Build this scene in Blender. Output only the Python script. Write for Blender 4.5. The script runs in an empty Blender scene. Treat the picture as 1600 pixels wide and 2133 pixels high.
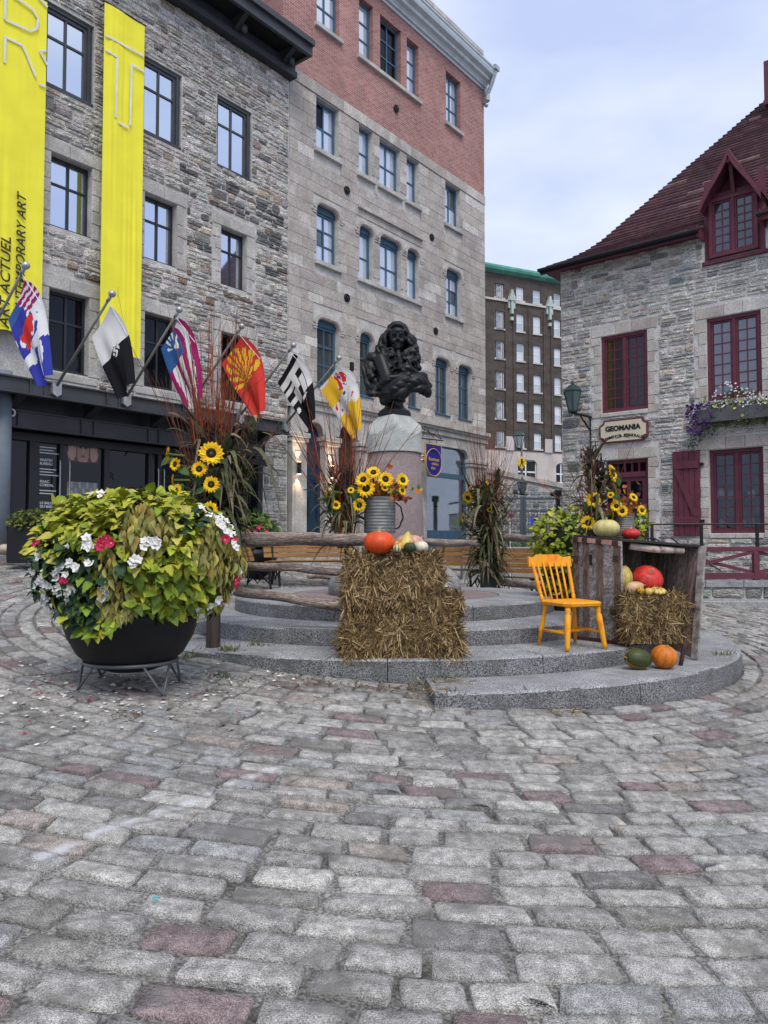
import bpy, math, random
from mathutils import Vector, Matrix, noise

# ------------------------------------------------------------------ camera, sky, sun, exposure
scene = bpy.context.scene
COL = scene.collection
FPX, YH, CAMH = 1602.0, 1132.0, 1.4           # focal length and horizon in photo pixels, eye height in metres
PITCH = math.atan((YH - 1066.5) / FPX)
cam_d = bpy.data.cameras.new('camera')
cam_d.sensor_fit = 'VERTICAL'
cam_d.sensor_height = 24.0
cam_d.lens = 24.0 * FPX / 2133.0
cam_d.clip_start, cam_d.clip_end = 0.05, 2000.0
cam = bpy.data.objects.new('camera', cam_d)
COL.objects.link(cam)
cam.location = (0, 0, CAMH)
cam.rotation_euler = (math.radians(90) + PITCH, 0, 0)
scene.camera = cam

SUN_EL, SUN_AZ = math.radians(56), math.radians(165)   # high and veiled, behind the photographer
world = bpy.data.worlds.new('World')
scene.world = world
world.use_nodes = True
wt = world.node_tree
wt.nodes.clear()
w_out = wt.nodes.new('ShaderNodeOutputWorld')
w_bg = wt.nodes.new('ShaderNodeBackground')
w_sky = wt.nodes.new('ShaderNodeTexSky')
w_sky.sky_type = 'NISHITA'
w_sky.sun_disc = False
w_sky.sun_elevation = SUN_EL
w_sky.sun_rotation = SUN_AZ
w_tc = wt.nodes.new('ShaderNodeTexCoord')
w_map = wt.nodes.new('ShaderNodeMapping')
w_map.inputs['Scale'].default_value = (1.0, 1.0, 2.6)
w_no = wt.nodes.new('ShaderNodeTexNoise')
w_no.inputs['Scale'].default_value = 1.7
w_no.inputs['Detail'].default_value = 5
w_no.inputs['Roughness'].default_value = .5
w_rmp = wt.nodes.new('ShaderNodeValToRGB')
w_rmp.color_ramp.elements[0].position = .40
w_rmp.color_ramp.elements[0].color = (3.95, 4.65, 6.75, 1)
w_rmp.color_ramp.elements[1].position = .62
w_rmp.color_ramp.elements[1].color = (6.3, 6.75, 7.6, 1)
w_mix = wt.nodes.new('ShaderNodeMix')
w_mix.data_type = 'RGBA'
w_mix.inputs[0].default_value = .9             # nearly closed cloud cover over the clear sky
wt.links.new(w_tc.outputs['Generated'], w_map.inputs['Vector'])
wt.links.new(w_map.outputs['Vector'], w_no.inputs['Vector'])
wt.links.new(w_no.outputs['Fac'], w_rmp.inputs['Fac'])
wt.links.new(w_sky.outputs['Color'], w_mix.inputs[6])
wt.links.new(w_rmp.outputs['Color'], w_mix.inputs[7])
wt.links.new(w_mix.outputs[2], w_bg.inputs['Color'])
w_bg.inputs['Strength'].default_value = .1
wt.links.new(w_bg.outputs['Background'], w_out.inputs['Surface'])

sun_d = bpy.data.lights.new('sun', 'SUN')
sun_d.energy = 1.5
sun_d.angle = math.radians(30)
sun_d.color = (1.0, .93, .83)
sun = bpy.data.objects.new('sun', sun_d)
COL.objects.link(sun)
_sd = Vector((math.sin(SUN_AZ) * math.cos(SUN_EL), math.cos(SUN_AZ) * math.cos(SUN_EL), math.sin(SUN_EL)))
sun.rotation_euler = (-_sd).to_track_quat('-Z', 'Y').to_euler()
sun.location = _sd * 60

vs = scene.view_settings
vs.view_transform = 'Standard'
vs.look = 'None'
vs.exposure = 0.6
vs.gamma = 1.0
vs.use_curve_mapping = False
scene.cycles.use_denoising = True
scene.cycles.max_bounces = 4
scene.cycles.diffuse_bounces = 2
scene.cycles.glossy_bounces = 3
scene.cycles.transparent_max_bounces = 8

# ------------------------------------------------------------------ helpers
R = random.Random(11)
U = R.uniform


def ray(px, py):
    cx, cy = (px - 800) / FPX, (1066.5 - py) / FPX
    return Vector((cx, math.cos(PITCH) - cy * math.sin(PITCH), math.sin(PITCH) + cy * math.cos(PITCH)))


def at(px, py, y):
    """the point at depth y that the photo shows at pixel px, py"""
    d = ray(px, py)
    return Vector((0, 0, CAMH)) + d * (y / d.y)


def proj(p):
    x, y, z = p[0], p[1], p[2] - CAMH
    c, s = math.cos(PITCH), math.sin(PITCH)
    d = y * c + z * s
    if d < .05:
        return (-9999, -9999, d)
    return (800 + FPX * x / d, 1066.5 - FPX * (z * c - y * s) / d, d)


def ground_z(x, y):
    yy = min(y, 21.0)
    sl = .06 * (yy - 7) if yy > 5 else .06 * -2 + .03 * (yy - 5)
    return .11 - .07 * max(min(x, 13), -12) + sl


class Facade:
    """a vertical plane in the place: local x runs along it, local y points into the building"""
    def __init__(s, p, d):
        s.p = Vector((p[0], p[1], 0))
        s.u = Vector((d[0], d[1], 0)).normalized()
        s.n = Vector((-s.u.y, s.u.x, 0))       # inward
        s.rot = math.atan2(s.u.y, s.u.x)

    def uz(s, px, py, w=0.0):
        d = ray(px, py)
        o = Vector((0, 0, CAMH))
        q = s.p - s.n * w
        t = (q - o).dot(s.n) / d.dot(s.n)
        h = o + d * t
        return (h - s.p).dot(s.u), h.z

    def rect(s, l, r, tl, tr, bl, br, w=0.0):
        u0 = s.uz(l, (tl + bl) / 2, w)[0]
        u1 = s.uz(r, (tr + br) / 2, w)[0]
        z1 = (s.uz(l, tl, w)[1] + s.uz(r, tr, w)[1]) / 2
        z0 = (s.uz(l, bl, w)[1] + s.uz(r, br, w)[1]) / 2
        return u0, u1, z0, z1

    def world(s, u, v, z):
        q = s.p + s.u * u + s.n * v
        return Vector((q.x, q.y, z))


class MB:
    """collects faces; build() links them as ONE mesh object"""
    def __init__(s):
        s.v, s.f, s.c = [], [], []

    def add(s, vs_, fs, col=None):
        o = len(s.v)
        s.v.extend([tuple(p) for p in vs_])
        for f in fs:
            s.f.append(tuple(i + o for i in f))
            s.c.append(col)
        return s

    def quad(s, a, b, c, d, col=None):
        return s.add([a, b, c, d], [(0, 1, 2, 3)], col)

    def box(s, x0, x1, y0, y1, z0, z1, col=None):
        return s.add([(x0, y0, z0), (x1, y0, z0), (x1, y1, z0), (x0, y1, z0), (x0, y0, z1), (x1, y0, z1), (x1, y1, z1), (x0, y1, z1)],
                     [(0, 3, 2, 1), (4, 5, 6, 7), (0, 1, 5, 4), (1, 2, 6, 5), (2, 3, 7, 6), (3, 0, 4, 7)], col)

    def bbox(s, x0, x1, y0, y1, z0, z1, b=.01, col=None):
        """box with chamfered edges"""
        vs_ = []
        for (z, i) in ((z0, b), (z0 + b, 0), (z1 - b, 0), (z1, b)):
            for (x, y) in ((x0 + i, y0 + b), (x0 + b, y0 + i), (x1 - b, y0 + i), (x1 - i, y0 + b), (x1 - i, y1 - b), (x1 - b, y1 - i), (x0 + b, y1 - i), (x0 + i, y1 - b)):
                vs_.append((x, y, z))
        fs = [tuple(range(7, -1, -1)), tuple(range(24, 32))]
        for k in range(3):
            for i in range(8):
                j = (i + 1) % 8
                fs.append((k * 8 + i, k * 8 + j, k * 8 + 8 + j, k * 8 + 8 + i))
        return s.add(vs_, fs, col)

    def prism(s, poly, y0, y1, col=None):
        """polygon in x, z pushed from y0 to y1"""
        n = len(poly)
        vs_ = [(p[0], y0, p[1]) for p in poly] + [(p[0], y1, p[1]) for p in poly]
        fs = [tuple(range(n)), tuple(range(2 * n - 1, n - 1, -1))]
        for i in range(n):
            j = (i + 1) % n
            fs.append((i, i + n, j + n, j))
        return s.add(vs_, fs, col)

    def prismz(s, poly, z0, z1, col=None):
        n = len(poly)
        vs_ = [(p[0], p[1], z0) for p in poly] + [(p[0], p[1], z1) for p in poly]
        fs = [tuple(range(n - 1, -1, -1)), tuple(range(n, 2 * n))]
        for i in range(n):
            j = (i + 1) % n
            fs.append((i, j, j + n, i + n))
        return s.add(vs_, fs, col)

    def tube(s, pts, r, n=8, col=None, cap=True, flat=1.0):
        pts = [Vector(p) for p in pts]
        m = len(pts)
        rr = r if isinstance(r, (list, tuple)) else [r] * m
        vs_ = []
        prev = None
        for i, p in enumerate(pts):
            t = (pts[min(i + 1, m - 1)] - pts[max(i - 1, 0)])
            if t.length < 1e-9:
                t = Vector((0, 0, 1))
            t.normalize()
            if prev is None:
                a = Vector((0, 0, 1)) if abs(t.z) < .9 else Vector((1, 0, 0))
                x = t.cross(a).normalized()
            else:
                x = prev - t * prev.dot(t)
                x = x.normalized() if x.length > 1e-6 else t.orthogonal().normalized()
            prev = x
            y = t.cross(x)
            for k in range(n):
                an = 2 * math.pi * k / n
                vs_.append(p + (x * math.cos(an) + y * math.sin(an) * flat) * rr[i])
        fs = []
        for i in range(m - 1):
            for k in range(n):
                l = (k + 1) % n
                fs.append((i * n + k, i * n + l, (i + 1) * n + l, (i + 1) * n + k))
        if cap:
            fs.append(tuple(range(n - 1, -1, -1)))
            fs.append(tuple(range((m - 1) * n, m * n)))
        return s.add(vs_, fs, col)

    def bar(s, a, b, w, h, col=None, up=(0, 0, 1)):
        a, b = Vector(a), Vector(b)
        t = (b - a).normalized()
        x = t.cross(Vector(up))
        if x.length < 1e-6:
            x = t.cross(Vector((1, 0, 0)))
        x.normalize()
        y = x.cross(t)
        vs_ = []
        for p in (a, b):
            for sx, sy in ((-1, -1), (1, -1), (1, 1), (-1, 1)):
                vs_.append(p + x * sx * w / 2 + y * sy * h / 2)
        return s.add(vs_, [(3, 2, 1, 0), (4, 5, 6, 7), (0, 1, 5, 4), (1, 2, 6, 5), (2, 3, 7, 6), (3, 0, 4, 7)], col)

    def lathe(s, prof, n=24, c=(0, 0, 0), col=None, wob=None, cap=True):
        vs_ = []
        m = len(prof)
        for (r, z) in prof:
            for k in range(n):
                an = 2 * math.pi * k / n
                q = r * (wob(an, z) if wob else 1)
                vs_.append((c[0] + q * math.cos(an), c[1] + q * math.sin(an), c[2] + z))
        fs = []
        for i in range(m - 1):
            for k in range(n):
                l = (k + 1) % n
                fs.append((i * n + k, i * n + l, (i + 1) * n + l, (i + 1) * n + k))
        if cap:
            fs.append(tuple(range(n - 1, -1, -1)))
            fs.append(tuple(range((m - 1) * n, m * n)))
        return s.add(vs_, fs, col)

    def ell(s, c, r, nu=16, nv=10, fn=None, col=None, rot=None):
        """ellipsoid; fn(dir) scales the radius"""
        vs_ = []
        c = Vector(c)
        for j in range(nv + 1):
            th = math.pi * j / nv
            for i in range(nu):
                ph = 2 * math.pi * i / nu
                d = Vector((math.sin(th) * math.cos(ph), math.sin(th) * math.sin(ph), math.cos(th)))
                k = fn(d) if fn else 1
                q = Vector((d.x * r[0], d.y * r[1], d.z * r[2])) * k
                if rot:
                    q = rot @ q
                vs_.append(c + q)
        fs = []
        for j in range(nv):
            for i in range(nu):
                l = (i + 1) % nu
                if j == 0:
                    fs.append((i, nu + i, nu + l))
                elif j == nv - 1:
                    fs.append((j * nu + i, (j + 1) * nu + i, j * nu + l))
                else:
                    fs.append((j * nu + i, (j + 1) * nu + i, (j + 1) * nu + l, j * nu + l))
        return s.add(vs_, fs, col)

    def mesh(s, name, mat, smooth=False):
        me = bpy.data.meshes.new(name)
        me.from_pydata(s.v, [], s.f)
        me.materials.append(mat)
        if any(c is not None for c in s.c):
            at_ = me.attributes.new('tint', 'FLOAT_COLOR', 'FACE')
            flat = []
            for c in s.c:
                c = c or (.5, .5, .5)
                flat += [c[0], c[1], c[2], 1.0]
            at_.data.foreach_set('color', flat)
        if smooth:
            me.polygons.foreach_set('use_smooth', [True] * len(me.polygons))
        return me

    def build(s, name, mat, parent=None, smooth=False, kind=None):
        o = bpy.data.objects.new(name, s.mesh(name, mat, smooth))
        COL.objects.link(o)
        o.parent = parent
        if kind:
            o['kind'] = kind
        return o


def put(name, me, parent=None, loc=(0, 0, 0), rot=(0, 0, 0), scale=(1, 1, 1), mw=None):
    """one more object that shares mesh data"""
    o = bpy.data.objects.new(name, me)
    COL.objects.link(o)
    o.parent = parent
    if mw is not None:
        o.matrix_local = mw
    else:
        o.location, o.rotation_euler, o.scale = loc, rot, scale
    return o


def thing(name, label, cat, loc=(0, 0, 0), rz=0.0, group=None):
    o = bpy.data.objects.new(name, None)
    COL.objects.link(o)
    o.location = loc
    o.rotation_euler = (0, 0, rz)
    return tag(o, label, cat, group)


def tag(o, label, cat, group=None, kind=None):
    o['label'] = label
    o['category'] = cat
    if group:
        o['group'] = group
    if kind:
        o['kind'] = kind
    return o


def text(body, size, mat, parent, name='lettering', m=None, bold=0.0, ext=.004, align='CENTER', shear=0.0, space=1.0, outline=None, fit=None):
    """flat lettering in the local x, z plane facing -y, turned to a mesh"""
    cu = bpy.data.curves.new(name, 'FONT')
    cu.body = body
    cu.size = size
    cu.align_x = align
    cu.align_y = 'CENTER'
    cu.extrude = ext
    cu.offset = bold
    cu.shear = shear
    cu.space_character = space
    cu.resolution_u = 3
    if outline:
        cu.fill_mode = 'NONE'
        cu.extrude = 0
        cu.bevel_depth = outline
        cu.bevel_resolution = 0
    ob = bpy.data.objects.new(name, cu)
    COL.objects.link(ob)
    dg = bpy.context.evaluated_depsgraph_get()
    me = bpy.data.meshes.new_from_object(ob.evaluated_get(dg))
    bpy.data.objects.remove(ob)
    me.materials.clear()
    me.materials.append(mat)
    me.name = name
    me.transform(Matrix.Rotation(math.radians(90), 4, 'X'))
    if fit:
        xs_ = [v.co.x for v in me.vertices]
        zs_ = [v.co.z for v in me.vertices]
        me.transform(Matrix.Translation((-(max(xs_) + min(xs_)) / 2, 0, -(max(zs_) + min(zs_)) / 2)))
        me.transform(Matrix.Diagonal((fit[0] / (max(xs_) - min(xs_)), 1, fit[1] / (max(zs_) - min(zs_)), 1)))
    if m is not None:
        me.transform(m)
    o = bpy.data.objects.new(name, me)
    COL.objects.link(o)
    o.parent = parent
    return o


# ------------------------------------------------------------------ materials
def M(name, col=(.5, .5, .5), rough=.8, attr=False, var=.15, vscale=3.0, fine=0.0, fscale=80.0, bump=0.0, bscale=40.0, bdist=.02,
      metal=0.0, spec=.3, stretch=None, stain=None, sscale=1.2, coat=0.0, local=False, line=False):
    m = bpy.data.materials.new(name)
    m.use_nodes = True
    t = m.node_tree
    N, L = t.nodes, t.links
    b = N['Principled BSDF']
    b.inputs['Roughness'].default_value = rough
    b.inputs['Metallic'].default_value = metal
    b.inputs['Specular IOR Level'].default_value = spec
    b.inputs['Coat Weight'].default_value = coat
    if local:
        g = N.new('ShaderNodeTexCoord').outputs['Object']
    else:
        g = N.new('ShaderNodeNewGeometry').outputs['Position']
    if stretch:
        mp = N.new('ShaderNodeMapping')
        mp.inputs['Scale'].default_value = stretch
        L.new(g, mp.inputs['Vector'])
        g = mp.outputs['Vector']

    def nz(scale, detail=2.0, rough_=.55):
        n = N.new('ShaderNodeTexNoise')
        n.inputs['Scale'].default_value = scale
        n.inputs['Detail'].default_value = detail
        n.inputs['Roughness'].default_value = rough_
        L.new(g, n.inputs['Vector'])
        return n.outputs['Fac']

    def rng(v, lo, hi, a=.3, b_=.7):
        r = N.new('ShaderNodeMapRange')
        r.inputs[1].default_value, r.inputs[2].default_value = a, b_
        r.inputs[3].default_value, r.inputs[4].default_value = lo, hi
        L.new(v, r.inputs[0])
        return r.outputs[0]

    def mul(c, v):
        x = N.new('ShaderNodeMix')
        x.data_type = 'RGBA'
        x.blend_type = 'MULTIPLY'
        x.inputs[0].default_value = 1
        L.new(c, x.inputs[6])
        L.new(v, x.inputs[7])
        return x.outputs[2]
    if attr:
        a = N.new('ShaderNodeAttribute')
        a.attribute_name = 'tint'
        c = a.outputs['Color']
    else:
        rg = N.new('ShaderNodeRGB')
        rg.outputs[0].default_value = (*col, 1)
        c = rg.outputs[0]
    if var:
        c = mul(c, rng(nz(vscale), 1 - var, 1 + var))
    if fine:
        c = mul(c, rng(nz(fscale, 1.0, .7), 1 - fine, 1 + fine, .35, .65))
    if stain:
        x = N.new('ShaderNodeMix')
        x.data_type = 'RGBA'
        L.new(rng(nz(sscale, 4.0, .65), 0, 1, .52, .68), x.inputs[0])
        L.new(c, x.inputs[6])
        x.inputs[7].default_value = (*stain, 1)
        c = x.outputs[2]
    if line:
        # a worn white chalk stroke that crosses the paving
        (x0, y0), (x1, y1) = CHALK
        ln = math.hypot(x1 - x0, y1 - y0)
        ux, uy = (x1 - x0) / ln, (y1 - y0) / ln

        def dot(vx, vy, off):
            v = N.new('ShaderNodeVectorMath')
            v.operation = 'DOT_PRODUCT'
            v.inputs[1].default_value = (vx, vy, 0)
            L.new(g, v.inputs[0])
            a_ = N.new('ShaderNodeMath')
            a_.operation = 'SUBTRACT'
            a_.inputs[1].default_value = off
            L.new(v.outputs['Value'], a_.inputs[0])
            return a_.outputs[0]

        def op(kind, v, k):
            a_ = N.new('ShaderNodeMath')
            a_.operation = kind
            for i_, q_ in enumerate((v, k)):
                if isinstance(q_, (int, float)):
                    a_.inputs[i_].default_value = q_
                elif q_ is not None:
                    L.new(q_, a_.inputs[i_])
            return a_.outputs[0]
        across = op('ABSOLUTE', dot(-uy, ux, -uy * x0 + ux * y0), None)
        along = dot(ux, uy, ux * x0 + uy * y0)
        f = op('MULTIPLY', rng(across, 1, 0, .015, .05), op('MULTIPLY', op('GREATER_THAN', along, 0), op('LESS_THAN', along, ln)))
        f = op('MULTIPLY', f, rng(nz(11, 3.0), 0, .85, .38, .56))
        x = N.new('ShaderNodeMix')
        x.data_type = 'RGBA'
        L.new(f, x.inputs[0])
        L.new(c, x.inputs[6])
        x.inputs[7].default_value = (.55, .55, .57, 1)
        c = x.outputs[2]
    L.new(c, b.inputs['Base Color'])
    if bump:
        bp = N.new('ShaderNodeBump')
        bp.inputs['Strength'].default_value = bump
        bp.inputs['Distance'].default_value = bdist
        L.new(nz(bscale, 2.0, .6), bp.inputs['Height'])
        L.new(bp.outputs['Normal'], b.inputs['Normal'])
    return m


def glass_mat(name, col, reflect=.25, rough=.03, transp=.0, top=1.0):
    """window glass: dark body with a mirror coat (reflect), or see-through when transp > 0"""
    m = bpy.data.materials.new(name)
    m.use_nodes = True
    t = m.node_tree
    N, L = t.nodes, t.links
    N.clear()
    out = N.new('ShaderNodeOutputMaterial')
    gl = N.new('ShaderNodeBsdfGlossy')
    gl.inputs['Roughness'].default_value = rough
    gl.inputs['Color'].default_value = (.86, .92, 1, 1)
    if transp:
        base = N.new('ShaderNodeBsdfTransparent')
        base.inputs['Color'].default_value = (transp, transp, transp, 1)
    else:
        base = N.new('ShaderNodeBsdfDiffuse')
        base.inputs['Color'].default_value = (*col, 1)
    fr = N.new('ShaderNodeFresnel')
    fr.inputs['IOR'].default_value = 1.5
    mr = N.new('ShaderNodeMapRange')
    mr.inputs[3].default_value, mr.inputs[4].default_value = reflect, top
    L.new(fr.outputs[0], mr.inputs[0])
    geo = N.new('ShaderNodeNewGeometry')
    nz = N.new('ShaderNodeTexNoise')
    nz.inputs['Scale'].default_value = 2.2
    L.new(geo.outputs['Position'], nz.inputs['Vector'])
    bp = N.new('ShaderNodeBump')
    bp.inputs['Strength'].default_value = .02
    L.new(nz.outputs['Fac'], bp.inputs['Height'])
    L.new(bp.outputs['Normal'], gl.inputs['Normal'])
    mx = N.new('ShaderNodeMixShader')
    L.new(mr.outputs[0], mx.inputs[0])
    L.new(base.outputs[0], mx.inputs[1])
    L.new(gl.outputs[0], mx.inputs[2])
    L.new(mx.outputs[0], out.inputs['Surface'])
    return m


def lit(name, col, strength):
    m = bpy.data.materials.new(name)
    m.use_nodes = True
    b = m.node_tree.nodes['Principled BSDF']
    b.inputs['Base Color'].default_value = (*col, 1)
    b.inputs['Emission Color'].default_value = (*col, 1)
    b.inputs['Emission Strength'].default_value = strength
    return m


def jit(c, a, r=R):
    k = 1 + r.uniform(-a, a)
    return tuple(max(.005, x * k * (1 + r.uniform(-a, a) * .25)) for x in c)


def pick(pal, r=R):
    """pal: list of (weight, colour)"""
    x = r.uniform(0, sum(p[0] for p in pal))
    for w, c in pal:
        x -= w
        if x <= 0:
            return c
    return pal[-1][1]


def on_ground(px, py):
    d = ray(px, py)
    t = 3.0
    for _ in range(30):
        p = Vector((0, 0, CAMH)) + d * t
        t += (p.z - ground_z(p.x, p.y)) / max(.05, -d.z + .06)
    return Vector((0, 0, CAMH)) + d * t


CHALK = (on_ground(75, 1792)[:2], on_ground(575, 1600)[:2])
MT = {}
MT['sett'] = M('sett_granite', attr=True, rough=.85, var=.34, vscale=18, fine=.5, fscale=200, bump=.9, bscale=80, bdist=.014, spec=.25, stain=(.17, .163, .15), sscale=2.6, line=True)
MT['mortar'] = M('sandy_mortar', (.205, .198, .184), rough=.95, var=.3, vscale=2.2, fine=.5, fscale=60, bump=1.0, bscale=45, bdist=.025, stain=(.045, .042, .036), sscale=3.4, line=True)
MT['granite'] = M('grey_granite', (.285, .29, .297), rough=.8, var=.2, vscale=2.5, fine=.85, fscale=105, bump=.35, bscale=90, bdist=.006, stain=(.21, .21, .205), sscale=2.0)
MT['granite_split_shaded'] = M('shaded_split_granite', (.165, .168, .172), rough=.9, var=.22, vscale=3, fine=.75, fscale=85, bump=.8, bscale=45, bdist=.012, stain=(.11, .11, .105), sscale=2.5)
MT['porphyry'] = M('red_granite', (.205, .16, .158), rough=.6, var=.12, vscale=4, fine=.5, fscale=120, bump=.05)
MT['capstone'] = M('pale_granite', (.40, .415, .39), rough=.8, var=.12, vscale=6, fine=.2, fscale=90, bump=.25, bscale=60)
MT['rubble'] = M('rubble_stone', attr=True, rough=.9, var=.32, vscale=5, fine=.4, fscale=28, bump=1.0, bscale=14, bdist=.06, stretch=(1, 1, 2.6))
MT['lime'] = M('lime_mortar', (.50, .485, .46), rough=.95, var=.18, vscale=3, fine=.2, fscale=40, bump=.6, bscale=30)
MT['lime_w'] = M('pale_lime_mortar', (.60, .59, .57), rough=.95, var=.15, vscale=3, fine=.2, fscale=40, bump=.6, bscale=30)
MT['ashlar'] = M('ashlar_stone', attr=True, rough=.9, var=.16, vscale=2.2, fine=.22, fscale=22, bump=.25, bscale=25, bdist=.01, stain=(.33, .30, .275), sscale=.8)
MT['dressed'] = M('dressed_stone', (.47, .455, .425), rough=.9, var=.2, vscale=1.8, fine=.2, fscale=30, bump=.3, bscale=25, bdist=.01, stain=(.33, .315, .29), sscale=1.2)
MT['steel'] = M('charcoal_steel', (.022, .025, .03), rough=.45, var=.15, spec=.4)
MT['steel_l'] = M('grey_steel', (.05, .056, .065), rough=.5, var=.2, vscale=1.5, spec=.4)
MT['black'] = M('black_metal', (.012, .012, .014), rough=.5, var=.1)
MT['galv'] = M('galvanised_metal', (.42, .44, .45), rough=.4, metal=.7, var=.15, vscale=12)
MT['blueframe'] = M('slate_blue_paint', (.055, .122, .185), rough=.5, var=.12, vscale=6)
MT['redpaint'] = M('burgundy_paint', (.125, .033, .050), rough=.55, var=.14, vscale=5, fine=.08, fscale=40)
MT['white'] = M('white_paint', (.72, .73, .74), rough=.6, var=.08)
MT['bronze'] = M('dark_bronze', (.011, .011, .012), rough=.44, var=.3, vscale=9, metal=.3, spec=.4, bump=.12, bscale=50, bdist=.01)
MT['g_sky'] = glass_mat('mirror_glass', (.10, .13, .18), reflect=.78)
MT['g_pale'] = glass_mat('curtained_sky_tint_glass', (.52, .57, .66), reflect=.42)  # pale curtains, with the blue sky reflection partly painted into the body colour
MT['g_dark'] = glass_mat('dark_glass', (.004, .005, .008), reflect=.015, top=.35)
MT['g_clear'] = glass_mat('shop_glass', (0, 0, 0), reflect=.02, transp=.85, top=.5)
MT['leaf'] = M('leaf', attr=True, rough=.6, var=.18, vscale=25, spec=.25)
MT['petal'] = M('petal', attr=True, rough=.6, var=.06, vscale=30, spec=.2)
MT['straw'] = M('straw', attr=True, rough=.75, var=.2, vscale=20, spec=.2)
MT['husk'] = M('corn_husk', attr=True, rough=.8, var=.3, vscale=18, spec=.15)
MT['pumpkin'] = M('gourd_skin', attr=True, rough=.45, var=.2, vscale=9, fine=.08, fscale=60, spec=.35, bump=.08, bscale=50, local=True)
MT['cloth'] = M('flag_cloth', attr=True, rough=.85, var=.05, spec=.1)
MT['oldwood'] = M('weathered_wood', (.235, .185, .16), rough=.9, var=.5, vscale=7, fine=.5, fscale=60, bump=.8, bscale=40, bdist=.02, stretch=(.35, .6, 2.4))
MT['tint'] = M('painted', attr=True, rough=.7, var=.08)
# ------------------------------------------------------------------ ground and setts
CX, CY = .149, 10.85                      # the monument's centre
R4, R3, R2, R1 = 2.20, 2.94, 3.73, 4.42
Z1, Z2, Z3, Z4 = .16, .338, .516, .694
A1_START = math.radians(-86.5)            # the lowest step begins here and runs to the right

gm = MB()
xs = [-60, -40, -25] + [-18 + i * 1.5 for i in range(25)] + [25, 40, 60]
ys = [-30, -12, -4] + [i * 1.5 for i in range(0, 19)] + [34, 50, 80, 140, 300]
for x in xs:
    for y in ys:
        gm.v.append((x, y, ground_z(x, y) - .015))
for i in range(len(xs) - 1):
    for j in range(len(ys) - 1):
        k = i * len(ys) + j
        gm.f.append((k, k + len(ys), k + len(ys) + 1, k + 1))
        gm.c.append(None)
ground = gm.build('ground', MT['mortar'], smooth=True)
ground['kind'] = 'structure'

SETT_PAL = [(50, (.33, .318, .298)), (12, (.285, .285, .28)), (16, (.38, .368, .34)), (7, (.225, .175, .172)), (5, (.20, .193, .185)), (8, (.265, .254, .232)), (3, (.30, .265, .235))]


def step_top(x, y):
    r = math.hypot(x - CX, y - CY)
    a = math.atan2(y - CY, x - CX)
    if r < R4 + .03:
        return Z4
    if r < R3 + .03:
        return Z3
    if r < R2 + .03:
        return Z2
    if r < R1 + .03 and a > A1_START - .02:
        return Z1
    return -9


def sett_verts(r0, r1, a0, a1, rr):
    """one rounded, slightly lumpy sett on the arc between two radii and two angles"""
    def P(r, a, h):
        x, y = CX + r * math.cos(a), CY + r * math.sin(a)
        return (x, y, ground_z(x, y) + h)
    n = 12
    lp = []
    am, rm = (a0 + a1) / 2, (r0 + r1) / 2
    ha, hr = (a1 - a0) / 2, (r1 - r0) / 2
    skew = rr.uniform(-.09, .09) * ha
    sq = rr.uniform(.10, .24)
    for k in range(n):
        t = 2 * math.pi * (k + .5) / n
        c, s_ = math.cos(t), math.sin(t)
        cc = math.copysign(abs(c) ** sq, c) * (1 + rr.uniform(-.07, .03))
        ss = math.copysign(abs(s_) ** sq, s_) * (1 + rr.uniform(-.12, .04))
        lp.append((cc, ss))
    h = .005 + rr.uniform(-.009, .011)
    tx, ty = rr.uniform(-.006, .006), rr.uniform(-.006, .006)
    vs_ = []
    for (q, dz) in ((1.0, -.03), (.992, h - .010), (.95, h - .001), (.62, h + .003)):
        for (c, s_) in lp:
            vs_.append(P(rm + s_ * hr * q, am + c * ha * q + skew * s_, dz + c * tx + s_ * ty + (rr.uniform(-.002, .002) if q < 1 else 0)))
    vs_.append(P(rm, am, h + .004))
    fs = []
    for k in range(3):
        for i in range(n):
            j = (i + 1) % n
            fs.append((k * n + i, k * n + j, k * n + n + j, k * n + n + i))
    for i in range(n):
        fs.append((3 * n + i, 3 * n + (i + 1) % n, 4 * n))
    return vs_, fs


rs = random.Random(5)
setts = []
r = R4 + .07
while r < 17:
    pitch = rs.uniform(.148, .205)
    a = rs.uniform(0, .2)
    a_end = a + 2 * math.pi
    while a < a_end:
        L = rs.uniform(.24, .44) * (1.0 if r > 4.4 else .8)
        da = L / r
        am = a + da / 2
        rm = r + pitch / 2
        x, y = CX + rm * math.cos(am), CY + rm * math.sin(am)
        if y > .7 and y < 23 and abs(x) < .60 * y + 2.0 and ground_z(x, y) > step_top(x, y) + .004:
            px, py, d = proj((x, y, ground_z(x, y)))
            if py < 4200 and not (y > 15.3 and x < .795 * y - 19.9) and not (x > 7.6 - 1.186 * (y - 20.5)):
                j = rs.uniform(.012, .034)
                if rs.random() > .004 or y < 3:
                    setts.append((pitch * L * FPX * FPX * 1.4 / d ** 3 if -20 < px < 1620 and py < 2150 else 0, r + j / 2, r + pitch - j / 2, a + j / 2 / r, a + da - j / 2 / r))
        a += da
    r += pitch
setts.sort(reverse=True)
far_setts = MB()
for i, (ar, r0, r1, a0, a1) in enumerate(setts):
    vs_, fs = sett_verts(r0, r1, a0, a1, rs)
    c = tuple(q * k_ for q in pick(SETT_PAL, rs)) if (k_ := rs.uniform(.84, 1.16)) else None
    if i < 300:
        MB().add(vs_, fs, c).build('sett', MT['sett'], ground, smooth=True)
    else:
        far_setts.add(vs_, fs, c)
far_setts.build('distant_setts', MT['sett'], ground, smooth=True, kind='stuff')

# ------------------------------------------------------------------ the monument: round steps and pedestal
mon = thing('monument', 'round grey granite monument steps with tapered red granite pedestal under the bust', 'monument', (CX, CY, 0))


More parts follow.
